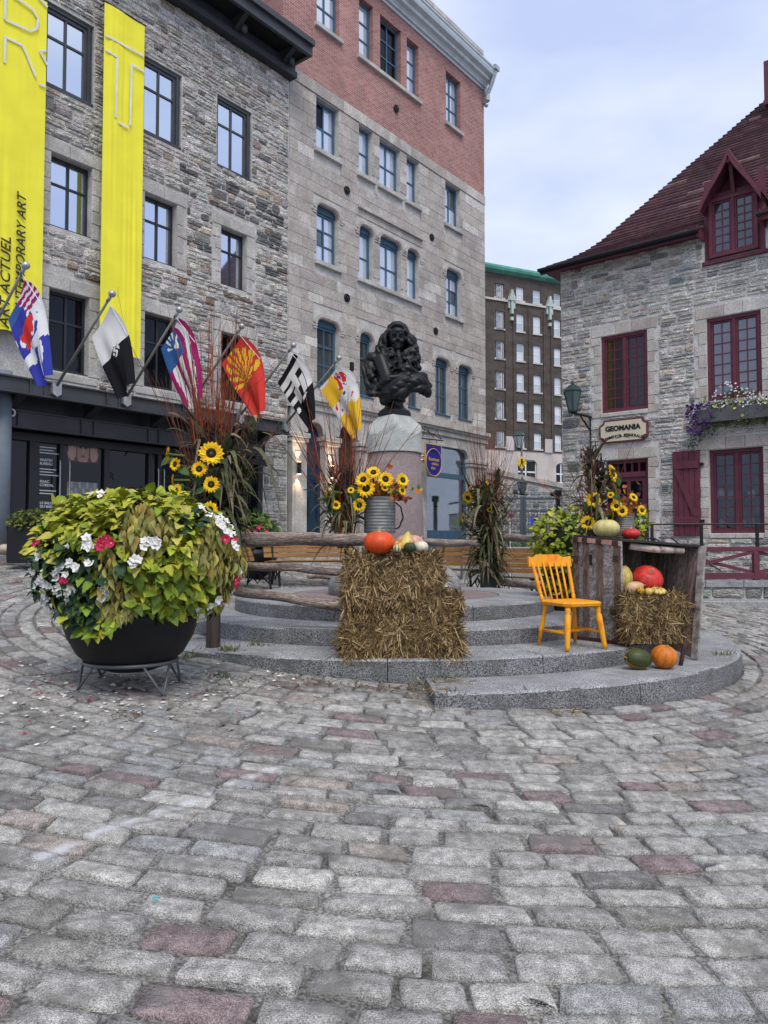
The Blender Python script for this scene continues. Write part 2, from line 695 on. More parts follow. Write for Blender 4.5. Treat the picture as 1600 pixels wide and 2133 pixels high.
def arc_block(r0, r1, z0, z1, a0, a1, rr):
    n = max(3, int((a1 - a0) * r1 / .11))
    m = MB()
    prof = [(r0, z0), (r0, z1), (r0 + (r1 - r0) * .5, z1 + .002), (r1 - .035, z1), (r1 - .012, z1 - .006), (r1, z1 - .022), (r1 + .004, (z0 + z1) / 2), (r1, z0)]
    k = len(prof)
    for i in range(n + 1):
        a = a0 + (a1 - a0) * i / n
        for q, (pr, pz) in enumerate(prof):
            e = 0
            if q in (3, 4, 5):
                e = max(0, noise.noise(Vector((a * 9, pz * 30, r1 * 7)))) * .022 + rr.uniform(0, .004)
            m.v.append(((pr - e) * math.cos(a), (pr - e) * math.sin(a), pz - e * .5))
    for i in range(n):
        for q in range(k - 1):
            m.f.append((i * k + q, (i + 1) * k + q, (i + 1) * k + q + 1, i * k + q + 1))
            m.c.append(None)
    m.f.append(tuple(range(k)))
    m.f.append(tuple(n * k + q for q in range(k - 1, -1, -1)))
    m.c += [None, None]
    return m


rb = random.Random(3)
for (r0, r1, zt, dr, a_lo, a_hi, off) in ((1.456, R4, Z4, .30, 0, 360, .135), (R4 - .06, R3, Z3, .30, 0, 360, .07), (R3 - .06, R3 + R2 - R3, Z2, .30, 0, 360, .055), (R2 - .06, R1, Z1, .30, math.degrees(A1_START), 40, 0)):
    a = math.radians(a_lo) + off
    a_stop = math.radians(a_hi) + off
    while a < a_stop - .05:
        w = min((1.05 + rb.uniform(-.12, .25)) / r1 * (1.4 if r1 < 3 else 1.6), a_stop - a)
        if a_stop - a - w < .15:
            w = a_stop - a
        g = .004 / r1
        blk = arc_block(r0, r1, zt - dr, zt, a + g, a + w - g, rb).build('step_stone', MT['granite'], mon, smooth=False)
        blk.data.materials.append(MT['granite_split_shaded'])          # pitched risers, their shade also put into the darker colour; worn treads
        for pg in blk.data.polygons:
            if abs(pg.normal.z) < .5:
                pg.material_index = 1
        a += w
m = MB()
m.lathe([(1.45, Z4 - .2), (1.45, Z4 - .012), (1.44, Z4 - .002)], 72)
m.build('paving_disc', M('red_paving', (.235, .185, .185), rough=.75, var=.15, vscale=2, fine=.4, fscale=90, bump=.1), mon)
m = MB()
m.lathe([(R1 - .9, -.4), (R1 - .9, Z1 - .25)], 40)
m.lathe([(R2 - .15, -.4), (R2 - .15, Z2 - .26)], 40)
m.lathe([(R3 - .1, -.4), (R3 - .1, Z3 - .26)], 40)
m.build('footing', MT['granite'], mon)
m = MB()
m.lathe([(.93, Z4), (.93, Z4 + .15), (.90, Z4 + .22), (.82, Z4 + .32), (.70, Z4 + .40), (.52, Z4 + .455), (.44, Z4 + .46)], 40)
m.build('pedestal_base', MT['granite'], mon, smooth=True)
m = MB()
m.lathe([(.425, Z4 + .45), (.422, Z4 + .5), (.375, 2.69)], 48)
m.build('pedestal_shaft', MT['porphyry'], mon, smooth=True)
m = MB()
nn, zs = 72, [2.665, 2.67, 2.69, 2.72, 2.8, 2.88, 2.92, 2.95, 2.98, 3.01, 3.04, 3.07, 3.1, 3.14, 3.18, 3.2]
for z in zs:
    for k in range(nn):
        t = 2 * math.pi * k / nn + math.radians(2)
        base = .385 if z > 2.7 else (.395 if z > 2.666 else .36)
        base += (2.9 - z) * .04 if 2.7 < z < 2.9 else 0
        q = min(base, (.225 + (3.2 - z) * 1.14) / (abs(math.cos(t + .05)) + abs(math.sin(t + .05))))
        m.v.append((q * math.cos(t), q * math.sin(t), z))
for j in range(len(zs) - 1):
    for k in range(nn):
        l = (k + 1) % nn
        m.f.append((j * nn + k, j * nn + l, (j + 1) * nn + l, (j + 1) * nn + k))
        m.c.append(None)
m.f.append(tuple((len(zs) - 1) * nn + k for k in range(nn)))
m.c.append(None)
m.build('pedestal_cap', MT['capstone'], mon)
# ------------------------------------------------------------------ building kit
def sub_intervals(a, b, cuts):
    segs = [(a, b)]
    for (c0, c1) in cuts:
        nxt = []
        for (s0, s1) in segs:
            if c1 <= s0 or c0 >= s1:
                nxt.append((s0, s1))
            else:
                if c0 > s0:
                    nxt.append((s0, c0))
                if c1 < s1:
                    nxt.append((c1, s1))
        segs = nxt
    return segs


def wall_grid(m, u0, u1, z0, z1, ops, depth=.3):
    """wall face at local y = 0 with real openings and their reveals"""
    us = sorted(set([u0, u1] + [min(max(x, u0), u1) for o in ops for x in o[:2]]))
    zs_ = sorted(set([z0, z1] + [min(max(x, z0), z1) for o in ops for x in o[2:4]]))
    for i in range(len(us) - 1):
        for j in range(len(zs_) - 1):
            cu, cz = (us[i] + us[i + 1]) / 2, (zs_[j] + zs_[j + 1]) / 2
            if not any(o[0] < cu < o[1] and o[2] < cz < o[3] for o in ops):
                m.quad((us[i], 0, zs_[j]), (us[i + 1], 0, zs_[j]), (us[i + 1], 0, zs_[j + 1]), (us[i], 0, zs_[j + 1]))
    for (a, b, c, d) in [o[:4] for o in ops]:
        m.quad((a, 0, c), (a, 0, d), (a, depth, d), (a, depth, c))
        m.quad((b, 0, c), (b, depth, c), (b, depth, d), (b, 0, d))
        m.quad((a, 0, d), (b, 0, d), (b, depth, d), (a, depth, d))
        m.quad((a, 0, c), (a, depth, c), (b, depth, c), (b, 0, c))
    return m


def stone_piece(u0, u1, z0, z1, rr, proud=.03, irr=.12, base=0.0):
    """one rough-faced stone: outline of a wobbly rectangle, pillowed front"""
    w, h = u1 - u0, z1 - z0
    j = min(w, h) * irr

    def q(x, z):
        return (x + rr.uniform(-j, j) * .6, z + rr.uniform(-j, j) * .6)
    ch = min(w, h) * rr.uniform(.08, .25)
    lp = [q(u0 + ch, z0), q((u0 + u1) / 2, z0), q(u1 - ch, z0), q(u1, z0 + ch), q(u1, z1 - ch), q(u1 - ch, z1), q((u0 + u1) / 2, z1), q(u0 + ch, z1), q(u0, z1 - ch), q(u0, z0 + ch)]
    n = len(lp)
    cu, cz = (u0 + u1) / 2, (z0 + z1) / 2
    pr = proud * rr.uniform(.5, 1.4)
    vs_ = [(a, base + .01, b) for a, b in lp]
    vs_ += [(cu + (a - cu) * .95, base - pr * rr.uniform(.45, .8), cz + (b - cz) * .90) for a, b in lp]
    vs_ += [(cu + (a - cu) * .60, base - pr * rr.uniform(.8, 1.25), cz + (b - cz) * .55) for a, b in lp]
    vs_.append((cu, base - pr * rr.uniform(.85, 1.2), cz))
    fs = []
    for k in range(2):
        for i in range(n):
            l = (i + 1) % n
            fs.append((k * n + i, k * n + l, k * n + n + l, k * n + n + i))
    for i in range(n):
        fs.append((2 * n + i, 2 * n + (i + 1) % n, 3 * n))
    return vs_, fs


def rubble(F, par, u0, u1, z0, z1, ops, pal, seed, band=(.26, .4), lens=(.18, .62), joint=.018, proud=.035, mat='rubble', limit=300, irr=.12, tone=None, zwave=0.0):
    """random coursed rubble between u0..u1, z0..z1 around the openings; the largest stones in view are pieces of their own"""
    rr = random.Random(seed)
    out = []
    z = z0
    while z < z1 - .04:
        bh = min(rr.uniform(*band), z1 - z)
        if z1 - z - bh < .1:
            bh = z1 - z
        u = u0
        while u < u1:
            sl = min(rr.uniform(.5, 1.7), u1 - u)
            if u1 - u - sl < .15:
                sl = u1 - u
            k = rr.choice([1, 2, 2, 2, 3, 3]) if bh > .2 else rr.choice([1, 1, 2])
            cuts = sorted([rr.uniform(.3, .7) if k == 2 else (i + 1) / k + rr.uniform(-.07, .07) for i in range(k - 1)])
            lv = [0] + cuts + [1]
            for i in range(k):
                a, b = z + bh * lv[i], z + bh * lv[i + 1]
                x = u
                while x < u + sl - .02:
                    ln = rr.uniform(*lens) * (1.15 if (b - a) < .14 else .9)
                    if u + sl - x - ln < .12:
                        ln = u + sl - x
                    for (s0, s1) in sub_intervals(x, x + ln, [(o[0], o[1]) for o in ops if o[2] < b - .02 and o[3] > a + .02]):
                        # trim against openings whose edge crosses this course
                        if s1 - s0 > .05:
                            out.append((s0 + joint / 2, s1 - joint / 2, a + joint / 2, b - joint / 2))
                    x += ln
            u += sl
        z += bh
    ranked = []
    for (a, b, c, d) in out:
        px, py, dd = proj(F.world((a + b) / 2, 0, (c + d) / 2))
        seen = -30 < px < 1630 and -30 < py < 2160
        ranked.append(((b - a) * (d - c) / dd ** 2 if seen else 0, a, b, c, d))
    ranked.sort(reverse=True)
    rest = MB()
    for i, (q, a, b, c, d) in enumerate(ranked):
        col = jit(pick(pal, rr), .16, rr)
        if tone:
            col = tone(col, (a + b) / 2, (c + d) / 2, rr)
        vs_, fs = stone_piece(a, b, c, d, rr, proud, irr)
        if i < limit and q > 0:
            MB().add(vs_, fs, col).build('stone', MT[mat], par)
        else:
            rest.add(vs_, fs, col)
    if rest.f:
        rest.build('small_stones', MT[mat], par, kind='stuff')


def window(par, u0, u1, z0, z1, y=.12, fw=.07, fd=.08, vb=(.5,), hb=(.3,), bw=.045, fm='steel', gm='g_sky', sash=None, gms=None, name='window'):
    """frame with bars (fractions of the clear width / height) and one pane for each light"""
    m = MB()
    m.box(u0, u0 + fw, y, y + fd, z0, z1)
    m.box(u1 - fw, u1, y, y + fd, z0, z1)
    m.box(u0 + fw, u1 - fw, y + .002, y + fd, z1 - fw, z1)
    m.box(u0 + fw, u1 - fw, y + .002, y + fd, z0, z0 + fw)
    a, b, c, d = u0 + fw, u1 - fw, z0 + fw, z1 - fw
    xs_ = [a] + [a + (b - a) * t for t in vb] + [b]
    zs_ = [c] + [c + (d - c) * t for t in hb] + [d]
    for x in xs_[1:-1]:
        m.box(x - bw / 2, x + bw / 2, y + .012, y + fd, c, d)
    for k, z in enumerate(zs_[1:-1]):
        for i in range(len(xs_) - 1):
            m.box(xs_[i] + (bw / 2 if i else 0), xs_[i + 1] - (bw / 2 if i < len(xs_) - 2 else 0), y + .02, y + fd, z - bw / 2, z + bw / 2)
    w = m.build(name, MT[fm] if isinstance(fm, str) else fm, par)
    k = 0
    for i in range(len(xs_) - 1):
        for j in range(len(zs_) - 1):
            p = MB()
            p.box(xs_[i] + (bw / 2 if i else 0), xs_[i + 1] - (bw / 2 if i < len(xs_) - 2 else 0), y + .045, y + .055,
                  zs_[j] + (bw / 2 if j else 0), zs_[j + 1] - (bw / 2 if j < len(zs_) - 2 else 0))
            mm = (gms[k % len(gms)] if gms else gm)
            p.build('pane', MT[mm] if isinstance(mm, str) else mm, w)
            k += 1
    return w


def rough_block(par, u0, u1, z0, z1, proud, mat, rr, name='dressed_block', b=.012, col=None):
    MB().bbox(u0 + .004, u1 - .004, -proud, .1, z0 + .004, z1 - .004, b, col).build(name, mat, par)


# ------------------------------------------------------------------ the museum: rubble stone, steel windows, steel canopy
FA = Facade((-7.55, 15.5), (.795, 1.0))
_uj = FA.uz(600, 600)[0]
FA = Facade((FA.p + FA.u * _uj).to_tuple(), (.795, 1.0))          # u = 0 at the joint between the two buildings
mus = thing('museum_building', 'grey rubble stone building with black steel windows and dark steel canopy', 'building', (FA.p.x, FA.p.y, 0), FA.rot)
WR = .16
win_a = [FA.rect(94, 195, 2, 51, 172, 221, 0), FA.rect(297, 378, 118, 152, 274, 307), FA.rect(452, 524, 195, 234, 343, 378)]
win_b = [FA.rect(105.6, 191, 315, 351, 469, 497), FA.rect(301, 368, 400, 426, 537, 558), FA.rect(460, 514, 472, 489, 592, 608)]
win_c = [FA.rect(101, 185, 600, 619, 769, 785), FA.rect(300.6, 368, 651, 665, 805, 816), FA.rect(460, 518, 690, 706, 832, 842)]
for lst in (win_b, win_c):
    pass
GZ = 1.0
ZC = 4.62                     # canopy roof meets the wall here
EZ = FA.uz(600, 165)[1]       # top of the stone wall
UL = -11.5
extra = []                    # one more bay of windows left of the frame
for row in (win_a, win_b, win_c):
    du = row[1][0] - row[0][0]
    extra.append((row[0][0] - du, row[0][1] - du, row[0][2], row[0][3]))
all_w = win_a + win_b + win_c + extra
store_op = (UL, FA.uz(548, 1000)[0], .2, 4.25)
ops = [o for o in all_w] + [store_op]
m = MB()
wall_grid(m, UL, 0, .2, EZ, ops, .3)
m.build('wall', MT['lime'], mus)
m = MB()
m.box(UL, -.01, .42, 9, .2, EZ - .02)
m.build('interior', MT['black'], mus)
PAL_A = [(30, (.55, .52, .475)), (25, (.49, .465, .43)), (14, (.41, .395, .37)), (10, (.60, .575, .53)), (5, (.24, .235, .225)), (5, (.50, .42, .33)), (3, (.34, .27, .23)), (4, (.45, .44, .43))]


def tone_a(col, u, z, rr):
    # the dark field of stones between the second and third windows, and the browner stones at its lower left
    zz = FA.uz(430, 440)[1]
    if abs(z - zz) < 1.1 and -3.9 < u < -.3 and rr.random() < .34:
        return jit((.15, .15, .148), .25, rr)
    if z < zz + .2 and rr.random() < .05:
        return jit((.24, .165, .12), .2, rr)
    return col


sur = []
rq = random.Random(8)
for k, (a, b, c, d) in enumerate(win_b + win_c + extra[1:]):
    sur.append((a - .30, b + .30, c - .02, d + .34))
    # lintel stones, jambs and sill of dressed blocks
    mid = (a + b) / 2 + rq.uniform(-.1, .1)
    rough_block(mus, a - .27, mid, d + .003, d + .33, .03, MT['dressed'], rq, 'lintel_stone')
    rough_block(mus, mid, b + .27, d + .003, d + .31, .028, MT['dressed'], rq, 'lintel_stone')
    for (x0, sgn) in ((a, -1), (b, 1)):
        z = c - .02
        i = rq.randint(0, 1)
        while z < d - .01:
            hh = min(rq.uniform(.28, .46), d - z)
            if d - z - hh < .12:
                hh = d - z
            w = .29 if i % 2 else .19
            x1 = x0 + sgn * w
            rough_block(mus, min(x0, x1), max(x0, x1), z, z + hh, .026, MT['dressed'], rq, 'jamb_stone')
            z += hh
            i += 1
for (a, b, c, d) in win_c + extra[2:]:
    rough_block(mus, a - .22, b + .22, c - .2, c - .025, .03, MT['white'] if False else MT['dressed'], rq, 'sill_stone')
    sur.append((a - .25, b + .25, c - .22, c))
for (a, b, c, d) in win_a + extra[:1]:
    sur.append((a - .02, b + .02, c - .02, d + .02))
rubble(FA, mus, UL + 4.2, -.02, ZC + .05, EZ, sur, PAL_A, 21, band=(.20, .34), lens=(.16, .52), joint=.016, proud=.035, tone=tone_a)
rubble(FA, mus, store_op[1] + .02, -.02, .5, ZC, [], [(1, (.42, .41, .39)), (1, (.36, .35, .34)), (.4, (.30, .29, .28))], 22, band=(.2, .34), lens=(.16, .5), proud=.03)
for k, (a, b, c, d) in enumerate(all_w):
    row = 0 if k < 3 or k == 9 else (1 if k < 6 or k == 10 else 2)
    if row == 0:
        # steel box frame set in the rough opening
        window(mus, a + .02, b - .13, c + .02, d - .1, .07, .07, .1, (.5,), (.66,), .05, 'steel_l', 'g_sky')
        mm = MB()
        mm.box(b - .13, b - .075, .03, .25, c + .02, d - .02)
        mm.box(b - .06, b - .01, .06, .25, c + .02, d - .02)
        mm.box(a, b - .13, .04, .25, d - .095, d - .02)
        mm.box(a, b, -.02, .28, c - .04, c + .018)
        mm.build('window_surround', MT['steel_l'], mus)
    else:
        window(mus, a + .005, b - .005, c + .03, d - .005, .17, .06, .1, (.52,), (.64,), .05, 'steel', 'g_sky' if row == 1 else 'g_dark')
        MB().box(a, b, .02, .28, c - .02, c + .028).build('window_sill', MT['steel'], mus)

# steel eaves with grating and brackets
ev = MB()
ev.box(UL, .03, -.30, .0, EZ - .05, EZ + .12)
ev.box(UL, .03, -.22, .0, EZ + .122, EZ + .40)
ev.build('eaves_beam', MT['steel'], mus)
ev = MB()
ev.box(UL, .12, -.82, -.72, EZ + .42, EZ + .80)
ev.box(UL, .12, -.92, -.823, EZ + .68, EZ + .84)
ev.box(UL, .02, -.72, .4, EZ + .72, EZ + .80)
ev.box(.02, .12, -.715, .3, EZ + .42, EZ + .80)
ev.build('roof_fascia', MT['steel_l'], mus)
for i in range(24):
    y = -.70 + i * .032
    if i % 2 == 0:
        MB().box(UL, .01, y, y + .035, EZ + .5, EZ + .58).build('grating_bar', MT['steel'], mus)
for i in range(5):
    u = -.45 - i * 1.75
    b = MB()
    b.add([(u - .07, -.05, EZ + .05), (u - .07, -.70, EZ + .44), (u - .07, -.70, EZ + .60), (u - .07, -.05, EZ + .60), (u + .07, -.05, EZ + .05), (u + .07, -.70, EZ + .44), (u + .07, -.70, EZ + .60), (u + .07, -.05, EZ + .60)],
          [(0, 1, 2, 3), (7, 6, 5, 4), (0, 4, 5, 1), (1, 5, 6, 2), (2, 6, 7, 3), (3, 7, 4, 0)])
    b.build('roof_bracket', MT['steel'], mus)
    b = MB()
    b.lathe([(.03, 0), (.085, .02), (.085, .17), (.03, .2)], 12, (u + .16, -.4, EZ + .14))
    b.build('flood_light', MT['steel_l'], mus, smooth=True)
gb = MB()
gb.box(FA.uz(480, 60)[0], -.25, 1.6, 8, EZ - 1, EZ + 8)
gb.build('stair_tower', M('grey_stucco', (.36, .37, .38), var=.12, vscale=.6), mus)

# canopy: two plate beams with stiffeners, knees and soffit
CW = 1.2
CE = FA.uz(603, 890, CW)[0]
cz = FA.uz(0, 781, CW)[1]
lw = .62
lz = FA.uz(0, 884, lw)[1]
b = MB()
b.box(UL, CE, -CW, -CW + .03, cz - .26, cz)
b.box(UL, CE, -CW - .05, -CW + .10, cz, cz + .03)
b.box(UL, CE, -CW - .05, -CW + .10, cz - .29, cz - .26)
b.box(CE - .03, CE, -CW + .03, 0, cz - .26, cz)
b.build('canopy_beam', MT['steel_l'], mus)
for i in range(7):
    for s_ in (-.14, .14):
        u = CE - .28 - i * 1.62 + s_
        MB().box(u - .01, u + .01, -CW - .045, -CW - .002, cz - .26, cz).build('stiffener', MT['steel_l'], mus)
b = MB()
b.box(UL, CE - .1, -CW + .1, 0, cz - .06, cz - .01)
b.build('canopy_roof', MT['steel'], mus)
b = MB()
b.box(UL, CE - .35, -lw, -lw + .03, lz, lz + .30)
b.box(UL, CE - .35, -lw - .05, -lw + .1, lz + .30, lz + .325)
b.box(UL, CE - .35, -lw - .05, -lw + .1, lz - .025, lz)
b.box(UL, CE - .35, -lw + .03, -.02, lz + .05, lz + .1)
b.box(UL, CE - .35, -.35, -.02, lz + .1, cz - .06)
b.build('lower_beam', MT['steel_l'], mus)
for i in range(7):
    u = CE - .5 - i * 1.62
    q = MB()
    q.add([(u - .09, -lw, lz + .33), (u - .09, -CW + .03, cz - .26), (u - .09, -CW + .03, cz - .06), (u - .09, -lw, cz - .06), (u + .09, -lw, lz + .33), (u + .09, -CW + .03, cz - .26), (u + .09, -CW + .03, cz - .06), (u + .09, -lw, cz - .06)],
          [(0, 1, 2, 3), (7, 6, 5, 4), (0, 4, 5, 1), (1, 5, 6, 2), (2, 6, 7, 3), (3, 7, 4, 0)])
    q.build('canopy_knee', MT['steel'], mus)
    for s_ in (-.14, .14):
        MB().box(u + s_ - .01, u + s_ + .01, -lw - .045, -lw - .002, lz, lz + .3).build('stiffener', MT['steel_l'], mus)
uu, zz = FA.uz(10, 858, lw + .06)
text('CENTRO'[3:], .22, MT['white'], mus, 'canopy_lettering', Matrix.Translation((uu, -lw - .055, zz)), .006)
# the glazed shop front
sf = .05
zt = lz - .03


def store_bar(u, w, z0=.6, z1=None, y=-.12):
    MB().box(u - w / 2, u + w / 2, y, y + .14, z0, z1 or zt).build('door_frame', MT['steel'], mus)


u_of = lambda px, py=1000: FA.uz(px, py, .1)[0]
for px_, w in ((70, .2), (128, .1), (222, .14), (312, .1), (332, .1), (420, .12), (512, .14), (541, .14), (-12, .2)):
    store_bar(u_of(px_), w)
MB().box(UL, store_op[1], -.16, .02, zt - .16, zt).build('door_head', MT['steel'], mus)
MB().box(UL, store_op[1], -.14, .02, .5, 1.2).build('door_base', MT['steel'], mus)
for (p0, p1) in ((-120, -16), (-8, 62), (80, 122), (134, 214), (230, 306), (317, 328), (338, 414), (426, 505), (519, 535)):
    MB().box(u_of(p0), u_of(p1), -.05, -.04, 1.2, zt - .16).build('door_glass', MT['g_dark'], mus)
for px_ in (119, 139, 324, 336):
    q = MB()
    u = u_of(px_)
    q.tube([(u, -.2, 1.75), (u, -.22, 1.8), (u, -.22, 3.1), (u, -.2, 3.15)], .014, 6)
    q.build('door_handle', MT['galv'], mus)
# printed matter behind the glass
pb = MB()
pu0, pu1 = u_of(142), u_of(206)
pz1, pz0 = FA.uz(170, 915, .1)[1], FA.uz(170, 962, .1)[1]
GX, GY = 30, 20
skin, dk = (.42, .27, .23), (.10, .06, .055)
for i in range(GX):
    for j in range(GY):
        x, y = (i + .5) / GX, (j + .5) / GY
        c = (.16, .10, .10)
        f = ((x - .5) / .2) ** 2 + ((y - .42) / .55) ** 2
        if f < 1:
            c = skin
            for ex in (.41, .59):
                if abs(x - ex) < .06 and abs(y - .68) < .07:
                    c = dk
            if abs(x - .5) < .03 and .38 < y < .6:
                c = (.52, .36, .31)
            if abs(x - .5) < .07 and abs(y - .27) < .05:
                c = (.30, .10, .11)
        for hx, sg in ((.14, 1), (.86, -1)):
            if ((x - hx) / .13) ** 2 + ((y - .35) / .3) ** 2 < 1:
                c = (.50, .34, .30)
            for q in range(4):
                fx = hx + (q - 1.5) * .065 + sg * (y - .5) * .12
                if y > .5 and y < .98 - abs(q - 1.5) * .06 and abs(x - fx) < .024:
                    c = (.50, .34, .30)
        a0, a1 = pu0 + (pu1 - pu0) * i / GX, pu0 + (pu1 - pu0) * (i + 1) / GX
        b0, b1 = pz0 + (pz1 - pz0) * j / GY, pz0 + (pz1 - pz0) * (j + 1) / GY
        pb.quad((a0, -.056, b0), (a1, -.056, b0), (a1, -.056, b1), (a0, -.056, b1), c)
pb.build('door_poster', MT['tint'], mus)
pb = MB()
for i in range(16):
    for j in range(10):
        x, y = (i + .5) / 16, (j + .5) / 10
        c = (.20, .21, .23) if (i + (j > 6) * 2) % 4 else (.33, .34, .36)
        if y < .25 + .3 * x:
            c = (.06, .07, .07)
        z_a, z_b = FA.uz(170, 1046, .1)[1], FA.uz(170, 1004, .1)[1]
        a0, a1 = pu0 + (pu1 - pu0) * i / 16, pu0 + (pu1 - pu0) * (i + 1) / 16
        b0, b1 = z_a + (z_b - z_a) * j / 10, z_a + (z_b - z_a) * (j + 1) / 10
        pb.quad((a0, -.056, b0), (a1, -.056, b0), (a1, -.056, b1), (a0, -.056, b1), c)
pb.build('door_poster', MT['tint'], mus)
for (py_, s1, lines) in ((915, 'PIPILOTTI\nRIST', 3), (961, 'MARTIN\nBUREAU', 3), (1006, 'ISAAC\nCORDAL', 2), (1051, 'LE SALON\nDU BAD ART', 0)):
    uu, zz = FA.uz(85, py_, .1)
    text(s1, .075, MT['white'], mus, 'door_lettering', Matrix.Translation((uu, -.056, zz)), .002, .002, 'LEFT')
    for k in range(lines):
        MB().box(uu, uu + (.36, .30, .42)[k], -.058, -.054, zz - .16 - k * .06, zz - .14 - k * .06).build('door_lettering', MT['white'], mus)
grey_l = M('etched_lettering', (.06, .065, .07), rough=.5)
uu, zz = FA.uz(277, 1023, .1)
MB().box(u_of(236), u_of(298), -.046, -.043, 1.25, FA.uz(277, 945, .1)[1]).build('frosted_film', M('frosted_film', (.045, .055, .055), rough=.3), mus)
text('D ELÀ', .24, MT['black'], mus, 'door_lettering', Matrix.Translation((uu, -.058, zz)), .004, .002)
text('R', .24, MT['black'], mus, 'door_lettering', Matrix.Translation((u_of(235), -.058, zz + .3)), .004, .002)
b = MB()
uu = FA.uz(2, 1000, .75)[0]
b.lathe([(.17, 0), (.17, 4)], 20, (uu, -.75, .7))
b.build('round_column', M('blue_grey_steel', (.16, .19, .23), rough=.5, var=.12), mus, smooth=True)

# ------------------------------------------------------------------ banners
BAN = M('yellow_banner', (.88, .81, .055), rough=.65, var=.05, vscale=2, spec=.2)


def banner(label, tl, tr, bl, br, w, waves):
    t = thing('banner', label, 'banner', (FA.p.x, FA.p.y, 0), FA.rot, 'yellow museum banners')
    pts = [FA.uz(*p, w) for p in (tl, tr, bl, br)]
    u0, u1 = (pts[0][0] + pts[2][0]) / 2, (pts[1][0] + pts[3][0]) / 2
    z1, z0 = (pts[0][1] + pts[1][1]) / 2, (pts[2][1] + pts[3][1]) / 2
    b = MB()
    nx, nz = 36, 50
    for j in range(nz + 1):
        for i in range(nx + 1):
            s_, q = i / nx, j / nz
            amp = .011 * (1 - q) ** .5 + .003
            dy = (sum(math.sin(s_ * f * 6.283 + p + q * 1.3 * math.sin(f)) for f, p in waves) * amp * (.4 + noise.noise(Vector((s_ * 2, q * 3, u0)))) + .035 * noise.noise(Vector((s_ * 1.7, q * 2.2, u1)))) * min(1, s_ * 6, (1 - s_) * 6)
            b.v.append((u0 + (u1 - u0) * s_, -w + dy, z0 + (z1 - z0) * q))
    for j in range(nz):
        for i in range(nx):
            k = j * (nx + 1) + i
            b.f.append((k, k + 1, k + nx + 2, k + nx + 1))
            b.c.append(None)
    b.build('cloth', BAN, t, smooth=True)
    b = MB()
    b.tube([(u0 - .03, -w, z1 + .02), (u1 + .03, -w, z1 + .02)], .018, 8)
    b.tube([(u0 + .05, -w, z1 + .02), (u0 + .05, 0, z1 + .02)], .015, 6)
    b.tube([(u1 - .05, -w, z1 + .02), (u1 - .05, 0, z1 + .02)], .015, 6)
    b.build('rod', MT['steel'], t)
    return t, u0, u1, z0, z1


ink = M('banner_ink', (.025, .025, .02), rough=.7)
BW = .30
# the first banner runs off the photograph at the left
b1, u0, u1, z0, z1 = banner('wide yellow banner at the left edge with ART ACTUEL lettering', (-60, -60), (99, -20), (-60, 670), (86, 704), BW, ((3, .4), (5, 1.1), (9, 2)))
t_o = lambda px, py: (lambda q: Matrix.Translation((q[0], -BW - .035, q[1])))(FA.uz(px, py, BW))


def outline(par, pts, w=.045):
    b = MB()
    for i in range(len(pts) - 1):
        (ua, za), (ub, zb) = FA.uz(*pts[i], BW), FA.uz(*pts[i + 1], BW)
        b.bar((ua, -BW - .03, za), (ub, -BW - .03, zb), .008, w, up=(0, 1, 0) if False else (0, 0, 1)) if abs(zb - za) < 3 * abs(ub - ua) else b.bar((ua, -BW - .03, za), (ub, -BW - .03, zb), w, .008, up=(0, 1, 0))
    b.build('outline_letter', MT['white'], par)


outline(b1, [(10, -10), (9, 42), (62, 66), (76, 60), (78, 40), (68, 22), (50, 8), (25, -8)])
outline(b1, [(8, 132), (10, 78), (46, 96), (74, 162)])
outline(b1, [(95, 105), (82, 108), (97, 136)])
outline(b1, [(80, 176), (93, 181)])
outline(b1, [(78, -6), (98, 16)])
rotm = Matrix.Rotation(math.radians(-90), 4, 'Y')
text('ART ACTUEL', .47, ink, b1, 'lettering', t_o(9, 588) @ rotm, .004, .003, shear=.22, fit=(1.85, .20))
text('CONTEMPORARY ART', .40, ink, b1, 'lettering', t_o(41, 541) @ rotm, .004, .003, shear=.22, fit=(2.75, .185))
b2, u0, u1, z0, z1 = banner('narrow yellow banner with a white outlined T between two window columns', (218, 8), (303, 51), (207, 725), (291, 751), BW, ((2, .9), (4, 2.1), (8, .3)))
outline(b2, [(218, 74), (299, 118)])
outline(b2, [(218, 104), (243, 120), (240, 246)])
outline(b2, [(299, 150), (273, 135), (270, 262)])
outline(b2, [(245, 256), (267, 267)])
text('TIQUE', .36, ink, b2, 'lettering', t_o(252, 646) @ rotm, .003, .003, shear=.22, fit=(1.0, .21))

